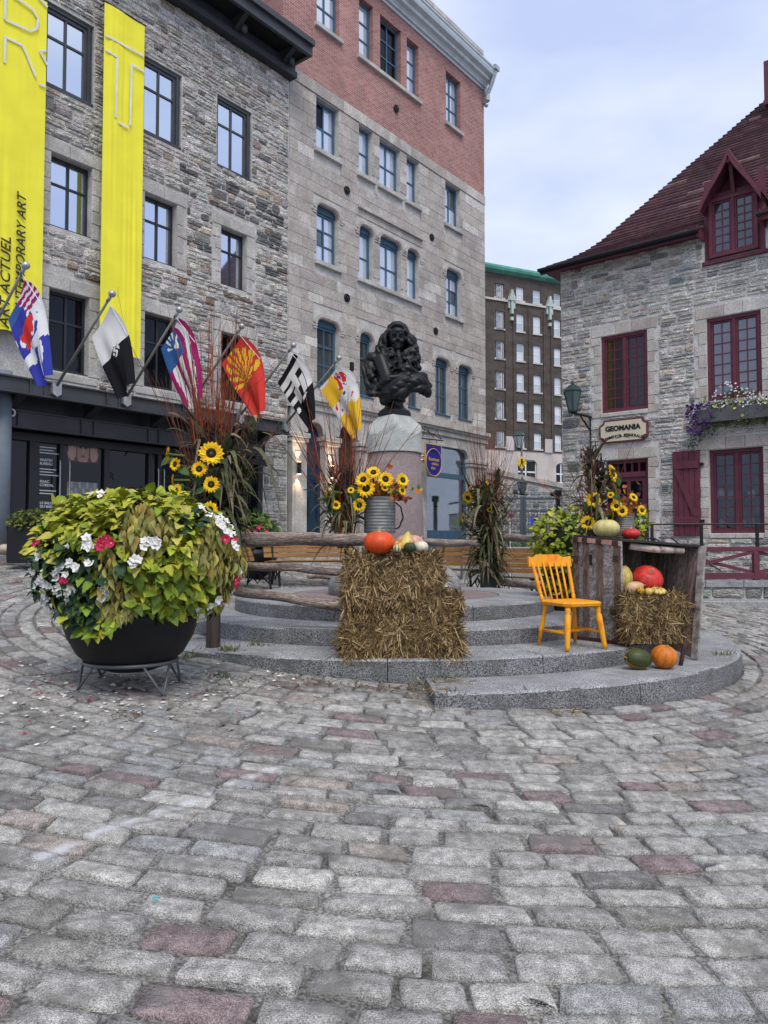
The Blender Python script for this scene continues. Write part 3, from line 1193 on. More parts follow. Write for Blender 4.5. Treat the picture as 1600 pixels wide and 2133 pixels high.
# ------------------------------------------------------------------ flags on the canopy edge
def flag(label, base, tip, corners, pattern):
    """corners: pixel of hoist top, hoist bottom, fly bottom, fly top; all hang in the pole's own vertical plane"""
    t = thing('flag', label, 'flag', (0, 0, 0), 0, 'artist flags along the canopy')
    bu, bz = FA.uz(*base, CW + .06)
    P0 = FA.world(bu, -CW - .06, bz)
    FP = Facade((P0.x, P0.y), (-FA.n.x, -FA.n.y))        # plane through the pole, square to the wall

    def on(px, py, w=0):
        a, z = FP.uz(px, py, w)
        return FP.world(a, -w, z)
    P1 = on(*tip)
    b = MB()
    b.tube([P0, P1], [.030, .022], 10)
    b.build('pole', MT['steelpole'], t, smooth=True)
    b = MB()
    dd = (P1 - P0).normalized()
    b.ell(P1 + dd * .07, (.07, .07, .065), 14, 8)
    b.tube([P1 - dd * .12, P1 + dd * .02], .032, 10)
    b.build('finial', MT['galv'], t, smooth=True)
    b = MB()
    b.prism([(-.09, -.14), (0, -.2), (.09, -.14), (.09, .12), (-.09, .12)], -.05, .05)
    mo = b.build('mount', MT['galv'], t)
    mo.location = P0
    mo.rotation_euler = (0, 0, FA.rot)
    A, B, C_, D, E_ = [on(*c) for c in corners]
    ctl = D * 2 - (A + E_) / 2
    nx, ny = 46, 64
    m = MB()
    for j in range(ny + 1):
        q = j / ny
        for i in range(nx + 1):
            s_ = i / nx
            # hoist A->B along s, fly drops along q
            te = A * (1 - q) ** 2 + ctl * 2 * q * (1 - q) + E_ * q * q
            p = te.lerp(B.lerp(C_, q), s_)
            side = Vector((FP.n.x, FP.n.y, 0))
            fold = math.sin(s_ * 9 + q * 2.2) * .05 * q + math.sin(s_ * 17 + 1 + q) * .02 * q + math.sin(q * 5 + s_ * 3) * .03
            # the cloth sags between the free corner and the pole
            p = p + side * fold
            m.v.append(p)
    for j in range(ny):
        for i in range(nx):
            k = j * (nx + 1) + i
            m.f.append((k, k + 1, k + nx + 2, k + nx + 1))
            m.c.append(pattern((i + .5) / nx, (j + .5) / ny))
    m.build('cloth', MT['cloth'], t, smooth=True)
    b = MB()
    b.tube([P1 - dd * .1, D + Vector((0, 0, .02))], .006, 5)
    b.build('halyard', MT['white'], t)
    return t


MT['steelpole'] = M('grey_pole', (.20, .20, .19), rough=.5, metal=.3, var=.12)
WHT, BLK, BLU, RED, YEL, MAG = (.68, .68, .68), (.012, .012, .016), (.035, .045, .30), (.60, .035, .035), (.78, .46, .035), (.32, .012, .12)
nzz = lambda x, y, k=6, o=0: noise.noise(Vector((x * k + o, y * k, o * 1.7)))


def pat1(s, q):
    if q < .34:
        if s > .5 + nzz(s, q, 5, 1) * .15:
            return (.04, .10, .28) if q < .15 else BLU
        return MAG if math.sin((q * 60 + s * 8) + nzz(s, q, 9, 2) * 2) > -.2 else WHT
    if q < .62:
        if s < .3 + nzz(s, q, 8, 3) * .25:
            return WHT
        if ((s - .6) / .28) ** 2 + ((q - .47) / .13) ** 2 < 1 + nzz(s, q, 10, 4) * .9:
            return RED
        return BLU if nzz(s, q, 9, 5) > -.15 else WHT
    if q < .74 + nzz(s, q, 4, 6) * .08:
        return WHT
    if abs(s - .35 - (q - .8) * .5) < .05 or ((s - .22) ** 2 + ((q - .82) * .7) ** 2) < .0035:
        return WHT
    return BLU


def pat2(s, q):
    e = ((s - .42) / .12) ** 2 + ((q - .52) / .075) ** 2
    if e < 1:
        r_ = math.sin(s * 55 + math.sin(q * 60) * 2.0)
        return BLK if r_ > .25 else WHT
    return WHT if q < .49 else BLK


def pat3(s, q):
    if q < .42 and s > .36:
        x, y = s - .62, q - .22
        if abs(math.atan2(y, -x)) < .55 and math.hypot(x, y) < .16:
            return WHT
        if .08 < math.hypot(x + .02, y + .06) < .22 and y < -.02 and math.sin(math.atan2(y, x) * 11) > .35:
            return WHT
        if math.hypot(x + .1, y - .03) < .06:
            return MAG
        return (.03, .10, .27)
    return MAG if math.sin((s * 22) + math.sin(q * 9) * .7) > 0 else WHT


def pat4(s, q):
    if q < .56:
        x, y = s - .58, q - .52
        a = math.atan2(-y, x)
        rr_ = math.hypot(x, y)
        if rr_ < .52 and math.sin(a * 17 + nzz(s, q, 7, 3) * 2.5) > -.35 + rr_ * .5:
            return YEL
    return (.62, .05, .04)


def pat5(s, q):
    if q > .58:
        if ((s - .42) / .16) ** 2 + ((q - .615) / .02) ** 2 < 1 or ((s - .9) / .08) ** 2 + ((q - .62) / .04) ** 2 < 1:
            return WHT
        return BLK
    if q < .1:
        return BLK
    k1 = int(q * 12)
    if abs(s - .3) < .09 and q > .17:
        return BLK if .2 < q < .32 else WHT
    if s < .2:
        return WHT
    if .42 < s < .60 and q < .42:
        return WHT
    if s > .6 and k1 % 2 == 1:
        return WHT
    if .52 < s < .75 and q > .36:
        return WHT
    return WHT if q < .2 else BLK


def pat6(s, q):
    if q < .42:
        if s > .62:
            return YEL if q > .05 else WHT
        x, y = s - .36, q - .22
        if ((x) / .2) ** 2 + (y / .15) ** 2 < 1 + nzz(s, q, 9, 1):
            v = nzz(s, q, 10, 7)
            return RED if v > -.22 else ((.03, .06, .30) if v < -.38 else WHT)
        return YEL if s > .45 else WHT
    if q > .68 + nzz(s, q, 6, 2) * .12:
        return YEL
    v = nzz(s, q, 8, 9)
    return (.03, .06, .30) if v > .38 and q < .58 else (RED if v < -.42 and q < .6 else WHT)


flag('blue white and red printed flag at the left edge of the photograph', (-62, 776), (50, 560), ((52, 582), (16, 665), (80, 808), (86, 636), (107, 780)), pat1)
flag('white flag with black lower half and small black emblem', (117, 806), (230, 618), ((230, 636), (191, 702), (247, 834), (264, 698), (279, 797)), pat2)
flag('blue flag with white burst and wavy magenta and white stripes', (263, 828), (370, 651), ((373, 662), (335, 726), (388, 857), (407, 716), (419, 828)), pat3)
flag('red flag with yellow sun rays behind the reddest twigs', (394, 846), (500, 685), ((503, 700), (461, 757), (531, 875), (542, 750), (550, 855)), pat4)
flag('black flag with white stepped maze pattern', (500, 866), (608, 724), ((612, 736), (578, 797), (650, 904), (645, 783), (655, 872)), pat5)
flag('yellow and white flag with red and blue splashes nearest the bust', (595, 884), (703, 750), ((706, 760), (666, 808), (735, 916), (741, 795), (751, 893)), pat6)
# ------------------------------------------------------------------ brick and ashlar building with blue windows
brk = thing('brick_building', 'tall building of grey ashlar with red brick top storey and blue windows', 'building', (FA.p.x, FA.p.y, 0), FA.rot)
UR = FA.uz(1010, 600)[0]
ZB = (FA.uz(612, 146)[1] + FA.uz(1009, 410)[1]) / 2        # where the brick begins
ZCR = (FA.uz(654, 838)[1] + FA.uz(1007, 906)[1]) / 2       # string cornice over the ground floor
ZK = FA.uz(1000, 184)[1]                                   # underside of the white cornice
ZP = FA.uz(1012, 112)[1]                                   # parapet top
r5 = [FA.rect(660, 707, -100, -60, 48, 77), FA.rect(748, 777, -6, 14, 116, 133), FA.rect(792, 835, 30, 66, 153, 177), FA.rect(847.5, 872, 77, 97, 189, 208), FA.rect(929, 959, 148, 172, 258, 275)]
r4 = [FA.rect(658, 705, 194, 225, 312, 331), FA.rect(747, 775, 259, 277, 359, 373), FA.rect(790, 833, 289, 312, 387, 408), FA.rect(846.5, 871.5, 327, 341, 417, 430), FA.rect(927, 957.5, 380, 395, 467, 480)]
r3 = [FA.rect(659, 705, 403, 428, 539, 559), FA.rect(748, 777, 473, 487, 581, 589), FA.rect(791, 835, 495, 516, 598, 612), FA.rect(847.5, 872.5, 523, 536, 620, 630), FA.rect(929, 960, 545, 559, 655, 666)]
r2 = [FA.rect(660, 706, 658, 675, 798, 806), FA.rect(749, 777, 691, 700, 825, 831), FA.rect(792, 835, 704, 717, 836, 842), FA.rect(850, 874, 722, 733, 847, 853), FA.rect(906, 936.5, 741, 751.5, 859, 867), FA.rect(954, 982, 756, 766, 872, 875)]
zt5, zb5 = r5[4][3], r5[4][2]
r5[0] = (r5[0][0], r5[0][1], zb5, zt5)
for row in (r5, r4, r3, r2):           # a storey shares its sill and head height
    za = sum(o[2] for o in row) / len(row)
    zb_ = sum(o[3] for o in row) / len(row)
    for i, o in enumerate(row):
        row[i] = (o[0], o[1], za, zb_)
ZB = max(ZB, r4[0][3] + .25)
up = r5 + r4 + r3 + r2
m = MB()
wall_grid(m, 0, UR, ZCR, ZB, r4 + r3 + r2, .3)
m.box(UR - .02, UR, .01, 9, .3, ZB)
m.build('ashlar_wall', MT['lime'], brk)
BRICK = bpy.data.materials.new('red_brick')
BRICK.use_nodes = True
_t = BRICK.node_tree
_b = _t.nodes['Principled BSDF']
_b.inputs['Roughness'].default_value = .9
_tc = _t.nodes.new('ShaderNodeTexCoord')
_mp = _t.nodes.new('ShaderNodeMapping')
_mp.inputs['Rotation'].default_value = (math.radians(90), 0, 0)
_bk = _t.nodes.new('ShaderNodeTexBrick')
_bk.inputs['Scale'].default_value = 1.0
_bk.inputs['Brick Width'].default_value = .22
_bk.inputs['Row Height'].default_value = .072
_bk.inputs['Mortar Size'].default_value = .008
_bk.inputs['Color1'].default_value = (.27, .10, .09, 1)
_bk.inputs['Color2'].default_value = (.41, .19, .165, 1)
_bk.inputs['Mortar'].default_value = (.46, .36, .32, 1)
_bk.inputs['Bias'].default_value = -.1
_n = _t.nodes.new('ShaderNodeTexNoise')
_n.inputs['Scale'].default_value = .7
_n.inputs['Detail'].default_value = 5
_mr = _t.nodes.new('ShaderNodeMapRange')
_mr.inputs[1].default_value, _mr.inputs[2].default_value, _mr.inputs[3].default_value, _mr.inputs[4].default_value = .3, .7, .82, 1.2
_mx = _t.nodes.new('ShaderNodeMix')
_mx.data_type = 'RGBA'
_mx.blend_type = 'MULTIPLY'
_mx.inputs[0].default_value = 1
_bp = _t.nodes.new('ShaderNodeBump')
_bp.inputs['Strength'].default_value = .5
_bp.inputs['Distance'].default_value = .01
_bp.invert = True
for a_, b_ in ((_tc.outputs['Object'], _mp.inputs['Vector']), (_mp.outputs['Vector'], _bk.inputs['Vector']), (_tc.outputs['Object'], _n.inputs['Vector']), (_n.outputs['Fac'], _mr.inputs[0]),
               (_bk.outputs['Color'], _mx.inputs[6]), (_mr.outputs[0], _mx.inputs[7]), (_mx.outputs[2], _b.inputs['Base Color']), (_bk.outputs['Fac'], _bp.inputs['Height']), (_bp.outputs['Normal'], _b.inputs['Normal'])):
    _t.links.new(a_, b_)
m = MB()
wall_grid(m, -.25, UR, ZB, ZK + 1.0, r5, .3)
m.quad((-.25, 0, ZB), (-.25, 0, ZK + 1), (-.25, 6, ZK + 1), (-.25, 6, ZB))
m.quad((UR, 0, ZB), (UR, 6, ZB), (UR, 6, ZK + 1), (UR, 0, ZK + 1))
m.box(-.25, UR, .12, .4, ZK + 1.0, ZP - .12)
m.build('brick_wall', BRICK, brk)
MB().box(.02, UR - .04, .42, 9, .3, ZK + .9).build('interior', MT['black'], brk)
# soldier-course heads over the brick windows
for (a, b, c, d) in r5:
    n = int((b - a + .2) / .075)
    for k in range(n):
        u = a - .1 + (b - a + .2) * k / n
        MB().box(u + .004, u + (b - a + .2) / n - .004, -.006, .05, d + .01, d + .24).build('soldier_brick', BRICK, brk)
# ashlar blocks
PAL_B = [(34, (.45, .41, .375)), (26, (.405, .37, .34)), (16, (.48, .445, .41)), (9, (.58, .555, .52)), (8, (.37, .33, .305))]
rr = random.Random(31)
blocks = []
hoods = []
for (a, b, c, d) in r3 + r2:
    hoods.append((a - .16, b + .16, d - .02, d + .26))
sill_cut = []
for (a, b, c, d) in r4 + r3 + r2:
    sill_cut.append((a - .1, b + .1, c - .15, c + .01))
cuts_b = r4 + r3 + r2 + hoods + sill_cut
z = ZCR + .02
while z < ZB - .33:
    h = rr.choice([.27, .31, .34, .38])
    if ZB - .33 - z - h < .15:
        h = ZB - .33 - z
    u = 0.01 - rr.uniform(0, .5)
    while u < UR - .02:
        ln = rr.uniform(.45, 1.15)
        e = min(u + ln, UR - .01)
        if UR - e < .2:
            e = UR - .01
        for (s0, s1) in sub_intervals(max(u, .01), e, [(o[0], o[1]) for o in cuts_b if o[2] < z + h - .05 and o[3] > z + .05]):
            if s1 - s0 > .06:
                blocks.append((s0, s1, z, z + h))
        u = e if e > u else UR
        if e >= UR - .011:
            break
    z += h
# a band of larger blocks carries the brick
u = 0.01
while u < UR - .05:
    e = min(u + rr.uniform(1.0, 1.7), UR - .01)
    blocks.append((u, e, ZB - .33, ZB + .04))
    u = e
blocks.sort(key=lambda q: -(q[1] - q[0]) * (q[3] - q[2]))
rest = MB()
for i, (a, b, c, d) in enumerate(blocks):
    col = jit(pick(PAL_B, rr), .07, rr)
    mb = MB() if i < 300 else rest
    pr = .022 + rr.uniform(-.003, .003) + (.03 if c > ZB - .4 and d > ZB else 0)
    mb.bbox(a + .003, b - .003, -pr, .03, c + .003, d - .003, .006, col)
    if i < 300:
        mb.build('ashlar_block', MT['ashlar'], brk)
if rest.f:
    rest.build('small_blocks', MT['ashlar'], brk, kind='stuff')


def arch_z(t, w, h, kind):
    """height drop below the crown at fraction t of the width"""
    x = (t - .5) * w
    if kind == 'round':
        r_ = w / 2
        return r_ - math.sqrt(max(0, r_ * r_ - x * x))
    r_ = h
    d_ = abs(x) - (w / 2 - r_)
    return r_ - math.sqrt(max(0, r_ * r_ - d_ * d_)) if d_ > 0 else 0


def arch_fill(par, u0, u1, crown, top, kind, r_, y0, y1, mat, name, seg=24, margin=0):
    """masonry above an arched head: from the arch curve up to top"""
    b = MB()
    w = u1 - u0
    ts = [i / seg for i in range(seg + 1)]
    if kind == 'corner':
        e = r_ / w
        ts = [e * (1 - math.cos(i / 8 * math.pi / 2)) for i in range(9)] + [1 - e * (1 - math.cos((8 - i) / 8 * math.pi / 2)) for i in range(9)]
    for i in range(len(ts) - 1):
        a, c = ts[i], ts[i + 1]
        ua, uc = u0 + w * a, u0 + w * c
        za, zc = crown - arch_z(a, w, r_, kind), crown - arch_z(c, w, r_, kind)
        b.add([(ua, y0, za), (uc, y0, zc), (uc, y0, top), (ua, y0, top), (ua, y1, za), (uc, y1, zc), (uc, y1, top), (ua, y1, top)],
              [(0, 1, 2, 3), (0, 4, 5, 1), (7, 6, 5, 4), (3, 2, 6, 7)])
    return b.build(name, mat, par)


def hood(par, u0, u1, crown, r_, mat, t=.12, drop=.26):
    """raised moulding that follows the rounded head and ends in two short returns"""
    b = MB()
    pts = []
    w = u1 - u0
    n = 8
    pts.append((u0, crown - drop))
    for i in range(n + 1):
        a = math.pi - (math.pi / 2) * i / n
        pts.append((u0 + r_ + r_ * math.cos(a), crown - r_ + r_ * math.sin(a)))
    for i in range(n + 1):
        a = math.pi / 2 - (math.pi / 2) * i / n
        pts.append((u1 - r_ + r_ * math.cos(a), crown - r_ + r_ * math.sin(a)))
    pts.append((u1, crown - drop))
    c = ((u0 + u1) / 2, crown - .6)
    for i in range(len(pts) - 1):
        q = []
        for (x, z_) in (pts[i], pts[i + 1]):
            dx = (x - c[0]) / (w / 2)
            q.append(((x, z_), (x + t * dx, z_ + t * (1 - abs(dx) * .55) if z_ > crown - r_ - .01 else z_)))
        (a0, a1), (b0, b1) = q
        b.add([(a0[0], -.05, a0[1]), (b0[0], -.05, b0[1]), (b1[0], -.05, b1[1]), (a1[0], -.05, a1[1]), (a0[0], .02, a0[1]), (b0[0], .02, b0[1]), (b1[0], .02, b1[1]), (a1[0], .02, a1[1])],
              [(0, 1, 2, 3), (0, 4, 5, 1), (1, 5, 6, 2), (2, 6, 7, 3), (3, 7, 4, 0)])
    for sg, x in ((-1, u0), (1, u1)):
        x1 = x + sg * (t + .10)
        b.box(min(x, x1), max(x, x1), -.055, .02, crown - drop - .06, crown - drop)
        x1 = x + sg * (t + .04)
        b.box(min(x, x1), max(x, x1), -.05, .02, crown - drop - .13, crown - drop - .08)
    return b.build('hood_mould', mat, par)


for ri, row in enumerate((r5, r4, r3, r2)):
    for wi, (a, b, c, d) in enumerate(row):
        wide = (b - a) > .95
        narrow = wi in (1, 3) and ri < 3
        head = .20 if ri >= 2 else 0.0
        gms = None
        gm = 'g_pale'
        if ri == 0:
            hb = (.36, .68)
            if wi == 2:
                gm = 'g_dark'
        elif ri == 1:
            hb = (.5,)
        elif ri == 2:
            hb = (.48,) if narrow or wi == 2 else (.36, .68)
        else:
            hb = (.36, .69)
            gm = 'g_dim'
        vb = () if narrow or (ri == 3 and wi in (1, 3)) else (.5,)
        if 'g_dim' not in MT:
            MT['g_dim'] = glass_mat('dim_glass', (.05, .055, .055), reflect=.10)
        if wi in (0,) and ri == 1:
            gms = ['g_pale', 'g_dark', 'g_pale', 'g_pale']
        if wi == 4 and ri == 1:
            gms = ['g_pale', 'g_pale', 'g_pale', 'g_dim']
        if wi in (0, 4) and ri == 2:
            gms = ['g_pale', 'g_dim' if wi == 0 else 'g_pale', 'g_pale', 'g_pale', 'g_pale' if wi == 0 else 'g_dim', 'g_pale']
        window(brk, a + .01, b - .01, c + .01, d - head - .005, .16, .075, .08, vb, hb, .05, 'blueframe', gm, gms=gms)
        if head:
            MB().box(a + .004, b - .004, .13, .26, d - head - .008, d - .004).build('window_head', MT['blueframe'], brk)
            rc = min(.24, (b - a) * .4)
            arch_fill(brk, a - .002, b + .002, d - .015, d + .05, 'corner', rc, -.026, .10, MT['ashlar_p'] if 'ashlar_p' in MT else MT.setdefault('ashlar_p', M('ashlar_plain', (.46, .42, .385), rough=.9, var=.15, vscale=2, fine=.2, fscale=25)), 'window_spandrel')
            hood(brk, a - .03, b + .03, d + .02, rc + .02, MT['ashlar_p'])
        # curtains and the white inner sashes
        if gm == 'g_pale':
            q = MB()
            q.box(a + .1, b - .1, .225, .24, c + .1, d - .1 - head)
            q.build('curtain', MT['white'], brk)
sills = [(r5[0][0], r5[0][1], r5), (r5[1][0], r5[3][1], r5), (r5[4][0], r5[4][1], r5), (r3[1][0], r3[3][1], r3)]
sills += [(o[0], o[1], r4) for o in r4] + [(r3[0][0], r3[0][1], r3), (r3[4][0], r3[4][1], r3)]
for (a, b, row) in sills:
    c = row[0][2]
    MB().bbox(a - .1, b + .1, -.11, .2, c - .14, c - .003, .012).build('sill', MT['dressed'], brk)
for (a, b, c, d) in r2:
    MB().bbox(a - .02, b + .02, -.05, .2, c - .05, c - .003, .01).build('sill', MT['blueframe'], brk)
ub, zb_ = FA.uz(744, 432)
uc, zc_ = FA.uz(878, 496)
MB().bbox(ub, uc, -.10, 0, (zb_ + zc_) / 2 - .06, (zb_ + zc_) / 2 + .06, .01).build('string_course', MT['dressed'], brk)
for (px_, py_) in ((824, 227), (721, 397), (721, 621), (898, 495), (906, 690)):
    u, z = FA.uz(px_, py_)
    q = MB()
    q.lathe([(.02, 0), (.13, .0), (.13, .035), (.09, .05), (.075, .02), (.02, .02)], 16)
    q.lathe([(.05, .06), (.03, .075)], 10)
    o = q.build('wall_anchor', MT['black'], brk)
    o.location = (u, -.025, z)
    o.rotation_euler = (math.radians(90), 0, 0)
u, z = FA.uz(730, 764)
MB().box(u - .06, u + .06, -.1, 0, z - .13, z + .13).build('alarm_box', MT['black'], brk)
# white metal cornice, its end bracket and the parapet coping
zc0 = ZK
prof = [(0, 0), (-.06, 0), (-.08, .06), (-.16, .08), (-.16, .16), (-.22, .22), (-.34, .26), (-.36, .36), (-.52, .42), (-.56, .52), (-.56, .60), (-.60, .64), (-.60, .70), (0, .78)]
q = MB()
n = len(prof)
vs_ = [(-.25, y, zc0 + z_) for y, z_ in prof] + [(UR + .02, y, zc0 + z_) for y, z_ in prof]
q.add(vs_, [(i, i + n, i + n + 1, i + 1) for i in range(n - 1)] + [tuple(range(n - 1, -1, -1)), tuple(range(n, 2 * n))])
q.build('cornice', M('cornice_metal', (.50, .56, .58), rough=.45, metal=.25, var=.1), brk)
for i in range(3):
    u = UR - .12 - i * 4.4
    q = MB()
    q.prism([(u, zc0 - .55), (u + .16, zc0 - .55), (u + .2, zc0 + .7), (u - .04, zc0 + .7)], -.14, .02)
    q.box(u - .06, u + .24, -.66, -.02, zc0 + .62, zc0 + .80)
    q.tube([(u + .08, -.1, zc0 - .55), (u + .08, -.2, zc0 - .45), (u + .08, -.22, zc0 - .2), (u + .08, -.4, zc0 + .2), (u + .08, -.56, zc0 + .6)], [.05, .10, .07, .09, .09], 8)
    q.ell((u + .08, -.14, zc0 - .62), (.08, .09, .09), 10, 6)
    if i == 0:
        q.build('cornice_bracket', MT['galv'], brk)
MB().box(-.25, UR + .05, .02, .5, ZP - .12, ZP + .05).build('coping', MT['dressed'], brk)
# ground floor: arcade of pilasters and arches, shop window
zg = .4
q = MB()
q.box(0, UR + .03, -.22, .0, ZCR - .03, ZCR + .10)
q.box(0, UR + .03, -.15, .0, ZCR - .12, ZCR - .033)
q.box(0, UR + .03, -.09, .0, ZCR - .30, ZCR - .123)
q.build('ground_cornice', MT['dressed'], brk)
zi = FA.uz(620, 912)[1]           # impost height
bays = []
pil = [(604, 634), (673, 700), (745, 762), (863, 884), (975, 1009)]
for (p0, p1) in pil:
    a, b = FA.uz(p0, 1000)[0], FA.uz(p1, 1000)[0]
    q = MB()
    q.box(a, b, -.10, .3, zg, zi)
    q.box(a - .03, b + .03, -.14, .3, zg, zg + .7)
    q.box(a + .1, b - .1, -.115, -.098, zg + .9, zi - .4)
    q.build('pilaster', MT['dressed'], brk)
    q = MB()
    q.bbox(a - .07, b + .07, -.20, .3, zi + .003, zi + .14, .02)
    q.bbox(a - .04, b + .04, -.16, .3, zi - .13, zi, .02)
    q.build('impost', MT['dressed'], brk)
    bays.append((a, b))
ztop = ZCR - .3
for k in range(len(bays)):
    a, b = bays[k]
    MB().box(a, b, -.03, .3, zi + .142, ztop).build('spandrel', MT['dressed'], brk)
for k in range(len(bays) - 1):
    a, b = bays[k][1], bays[k + 1][0]
    w = b - a
    if k < 2:
        crown = min(zi + .14 + w / 2, ztop - .12)
        arch_fill(brk, a, b, crown, ztop, 'round', 0, -.03, .3, MT['dressed'], 'arch_stone')
        q = MB()
        for i in range(20):
            t0, t1 = i / 20, (i + 1) / 20
            q.bar((a + w * t0, -.05, crown - arch_z(t0, w, 0, 'round') + .06), (a + w * t1, -.05, crown - arch_z(t1, w, 0, 'round') + .06), .05, .12)
        q.build('arch_mould', MT['dressed'], brk)
    else:
        crown = FA.uz(925, 930)[1]
        arch_fill(brk, a, b, crown, ztop, 'corner', .38, -.03, .3, MT['dressed'], 'shop_arch_stone')
# blue door
navy = M('navy_paint', (.018, .045, .085), rough=.45, var=.1)
a, b = bays[0][1], bays[1][0]
q = MB()
q.box(a, b, .2, .26, zg, ZCR - .35)
q.box(a, a + .1, .12, .2, zg, zi)
q.box(b - .1, b, .12, .2, zg, zi)
for zz_ in (1.3, 3.2, 3.28):
    q.box(a + .1, b - .1, .17, .2, zz_, zz_ + .05)
q.build('blue_door', navy, brk)
uu, zz_ = FA.uz(642, 1055)
MB().box(uu - .09, uu + .09, .06, .2, zz_ - .28, zz_ + .28).build('letter_box', MT['black'], brk)
a, b = bays[1][1], bays[2][0]
MB().box(a, b, .2, .26, zg, ZCR - .35).build('arched_glazing', M('brown_glazing', (.06, .04, .035), rough=.2), brk)
a, b = bays[2][1], bays[3][0]
MB().box(a, b, .2, .26, zg, ZCR - .35).build('arched_glazing', MT['g_dark'], brk)
# lit sconces on the pilasters
warm = lit('warm_lamp', (1.0, .62, .30), 9.0)
for (px_, py_) in ((621, 975), (690, 983), (873, 994)):
    uu, zz_ = FA.uz(px_, py_, .15)
    q = MB()
    q.lathe([(.05, -.17), (.06, -.17), (.06, .17), (.05, .17)], 12, (uu, -.2, zz_), cap=True)
    s = q.build('sconce', MT['black'], brk)
    g = MB()
    g.lathe([(.0, 0), (.046, 0), (.046, .012), (0, .012)], 10, (uu, -.2, zz_ + .171))
    g.lathe([(.0, 0), (.046, 0), (.046, .012), (0, .012)], 10, (uu, -.2, zz_ - .183))
    g.build('lamp_glass', warm, s)
    for sg in (1, -1):
        ld = bpy.data.lights.new('sconce_light', 'SPOT')
        ld.energy = 26
        ld.color = (1, .66, .36)
        ld.spot_size = math.radians(75)
        ld.spot_blend = .7
        ld.shadow_soft_size = .04
        lo = bpy.data.objects.new('sconce_light', ld)
        COL.objects.link(lo)
        lo.parent = s
        lo.location = (uu, -.2, zz_ + sg * .2)
        lo.rotation_euler = (0 if sg < 0 else math.pi, 0, 0)
uu, zz_ = FA.uz(690, 1098)
q = MB()
q.tube([(uu - .05, -.12, zz_), (uu - .05, -.34, zz_)], .05, 10)
q.tube([(uu - .05, -.3, zz_), (uu + .1, -.34, zz_)], .06, 10)
q.build('fire_inlet', M('brass_red', (.22, .06, .05), rough=.4), brk)
# shop window with its room
a, b = bays[3][1], bays[4][0]
zs0, zs1 = FA.uz(925, 1105)[1], FA.uz(925, 930)[1]
sw = MB()
sw.box(a, a + .08, .1, .2, zs0 - .3, zs1)
sw.box(b - .12, b, .1, .2, zs0 - .3, zs1)
zt_ = FA.uz(925, 990)[1]
sw.box(a + .08, b - .12, .1, .2, zt_ - .08, zt_ + .1)
sw.box(a + .08, b - .12, .1, .2, zs0 - .35, zs0)
sw.build('shop_window_frame', MT['blueframe'], brk)
MB().box(a, b, .05, .6, zg, zs0 - .3).build('shop_stall_riser', MT['blueframe'], brk)
MB().box(a + .08, b - .12, .15, .16, zs0, zt_ - .08).build('shop_pane', MT['g_clear'], brk)
MB().box(a + .08, b - .12, .15, .16, zt_ + .1, zs1).build('shop_pane', MT['g_clear'], brk)
room = M('shop_room', (.62, .63, .62), rough=.8, var=.1)
q = MB()
q.quad((a, 2.2, zs0 - .2), (b, 2.2, zs0 - .2), (b, 2.2, zs1), (a, 2.2, zs1))
q.quad((a - .3, .3, zs0 - .2), (a, 2.2, zs0 - .2), (a, 2.2, zs1), (a - .3, .3, zs1))
q.quad((b, 2.2, zs0 - .2), (b + .02, .3, zs0 - .2), (b + .02, .3, zs1), (b, 2.2, zs1))
q.quad((a, .3, zs0 - .2), (b, .3, zs0 - .2), (b, 2.2, zs0 - .2), (a, 2.2, zs0 - .2))
q.quad((a, .3, zs1), (b, .3, zs1), (b, 2.2, zs1), (a, 2.2, zs1))
q.build('shop_room', room, brk)
# carve the room out of the dark interior block: rebuild the block in two pieces
for o in list(brk.children):
    if o.name.startswith('interior'):
        bpy.data.objects.remove(o)
q = MB()
q.box(.02, a - .31, .42, 9, .3, ZK + .9)
q.box(a - .31, UR - .04, .42, 9, zs1 + .02, ZK + .9)
q.box(a - .31, UR - .04, 2.25, 9, .3, zs1 + .02)
q.build('interior', MT['black'], brk)
rs2 = random.Random(4)
for (z_, u0_, u1_) in ((.55, .15, .6), (.95, .5, .95), (1.3, .5, .95), (1.3, .1, .45), (1.65, .1, .45)):
    sh = MB().box(a + (b - a) * u0_, a + (b - a) * u1_, 1.2, 1.6, zs0 + z_, zs0 + z_ + .03).build('shelf', MT['black'], brk)
    q = MB()
    u = a + (b - a) * u0_ + .08
    while u < a + (b - a) * u1_ - .1:
        q.lathe([(.05, 0), (rs2.uniform(.05, .08), .06), (rs2.uniform(.03, .07), rs2.uniform(.12, .2))], 8, (u, 1.35, zs0 + z_ + .031), jit((.12, .11, .11), .5, rs2))
        u += rs2.uniform(.14, .24)
    q.build('shelf_wares', MT['tint'], sh)
q = MB()
q.lathe([(.16, 0), (.2, .25), (.17, .5), (.22, .72), (.06, .8)], 12, (a + (b - a) * .25, .9, zs0 - .19))
q.build('dress_form', M('dark_cloth', (.03, .02, .025), rough=.9), brk, smooth=True)
q = MB()
uu, zz_ = FA.uz(946, 1106, -.5)
q.box(uu - .22, uu + .22, .5, .53, zz_ - .18, zz_ + .22)
card = q.build('display_card', MT['white'], brk)
for i in range(3):
    for j in range(2):
        d = MB()
        d.lathe([(0, 0), (.045, 0), (.045, .01), (0, .01)], 10)
        o = d.build('display_button', M('amber', (.5, .13, .05), rough=.5), card)
        o.location = (uu - .13 + i * .13, .495, zz_ - .06 + j * .14)
        o.rotation_euler = (math.radians(90), 0, 0)

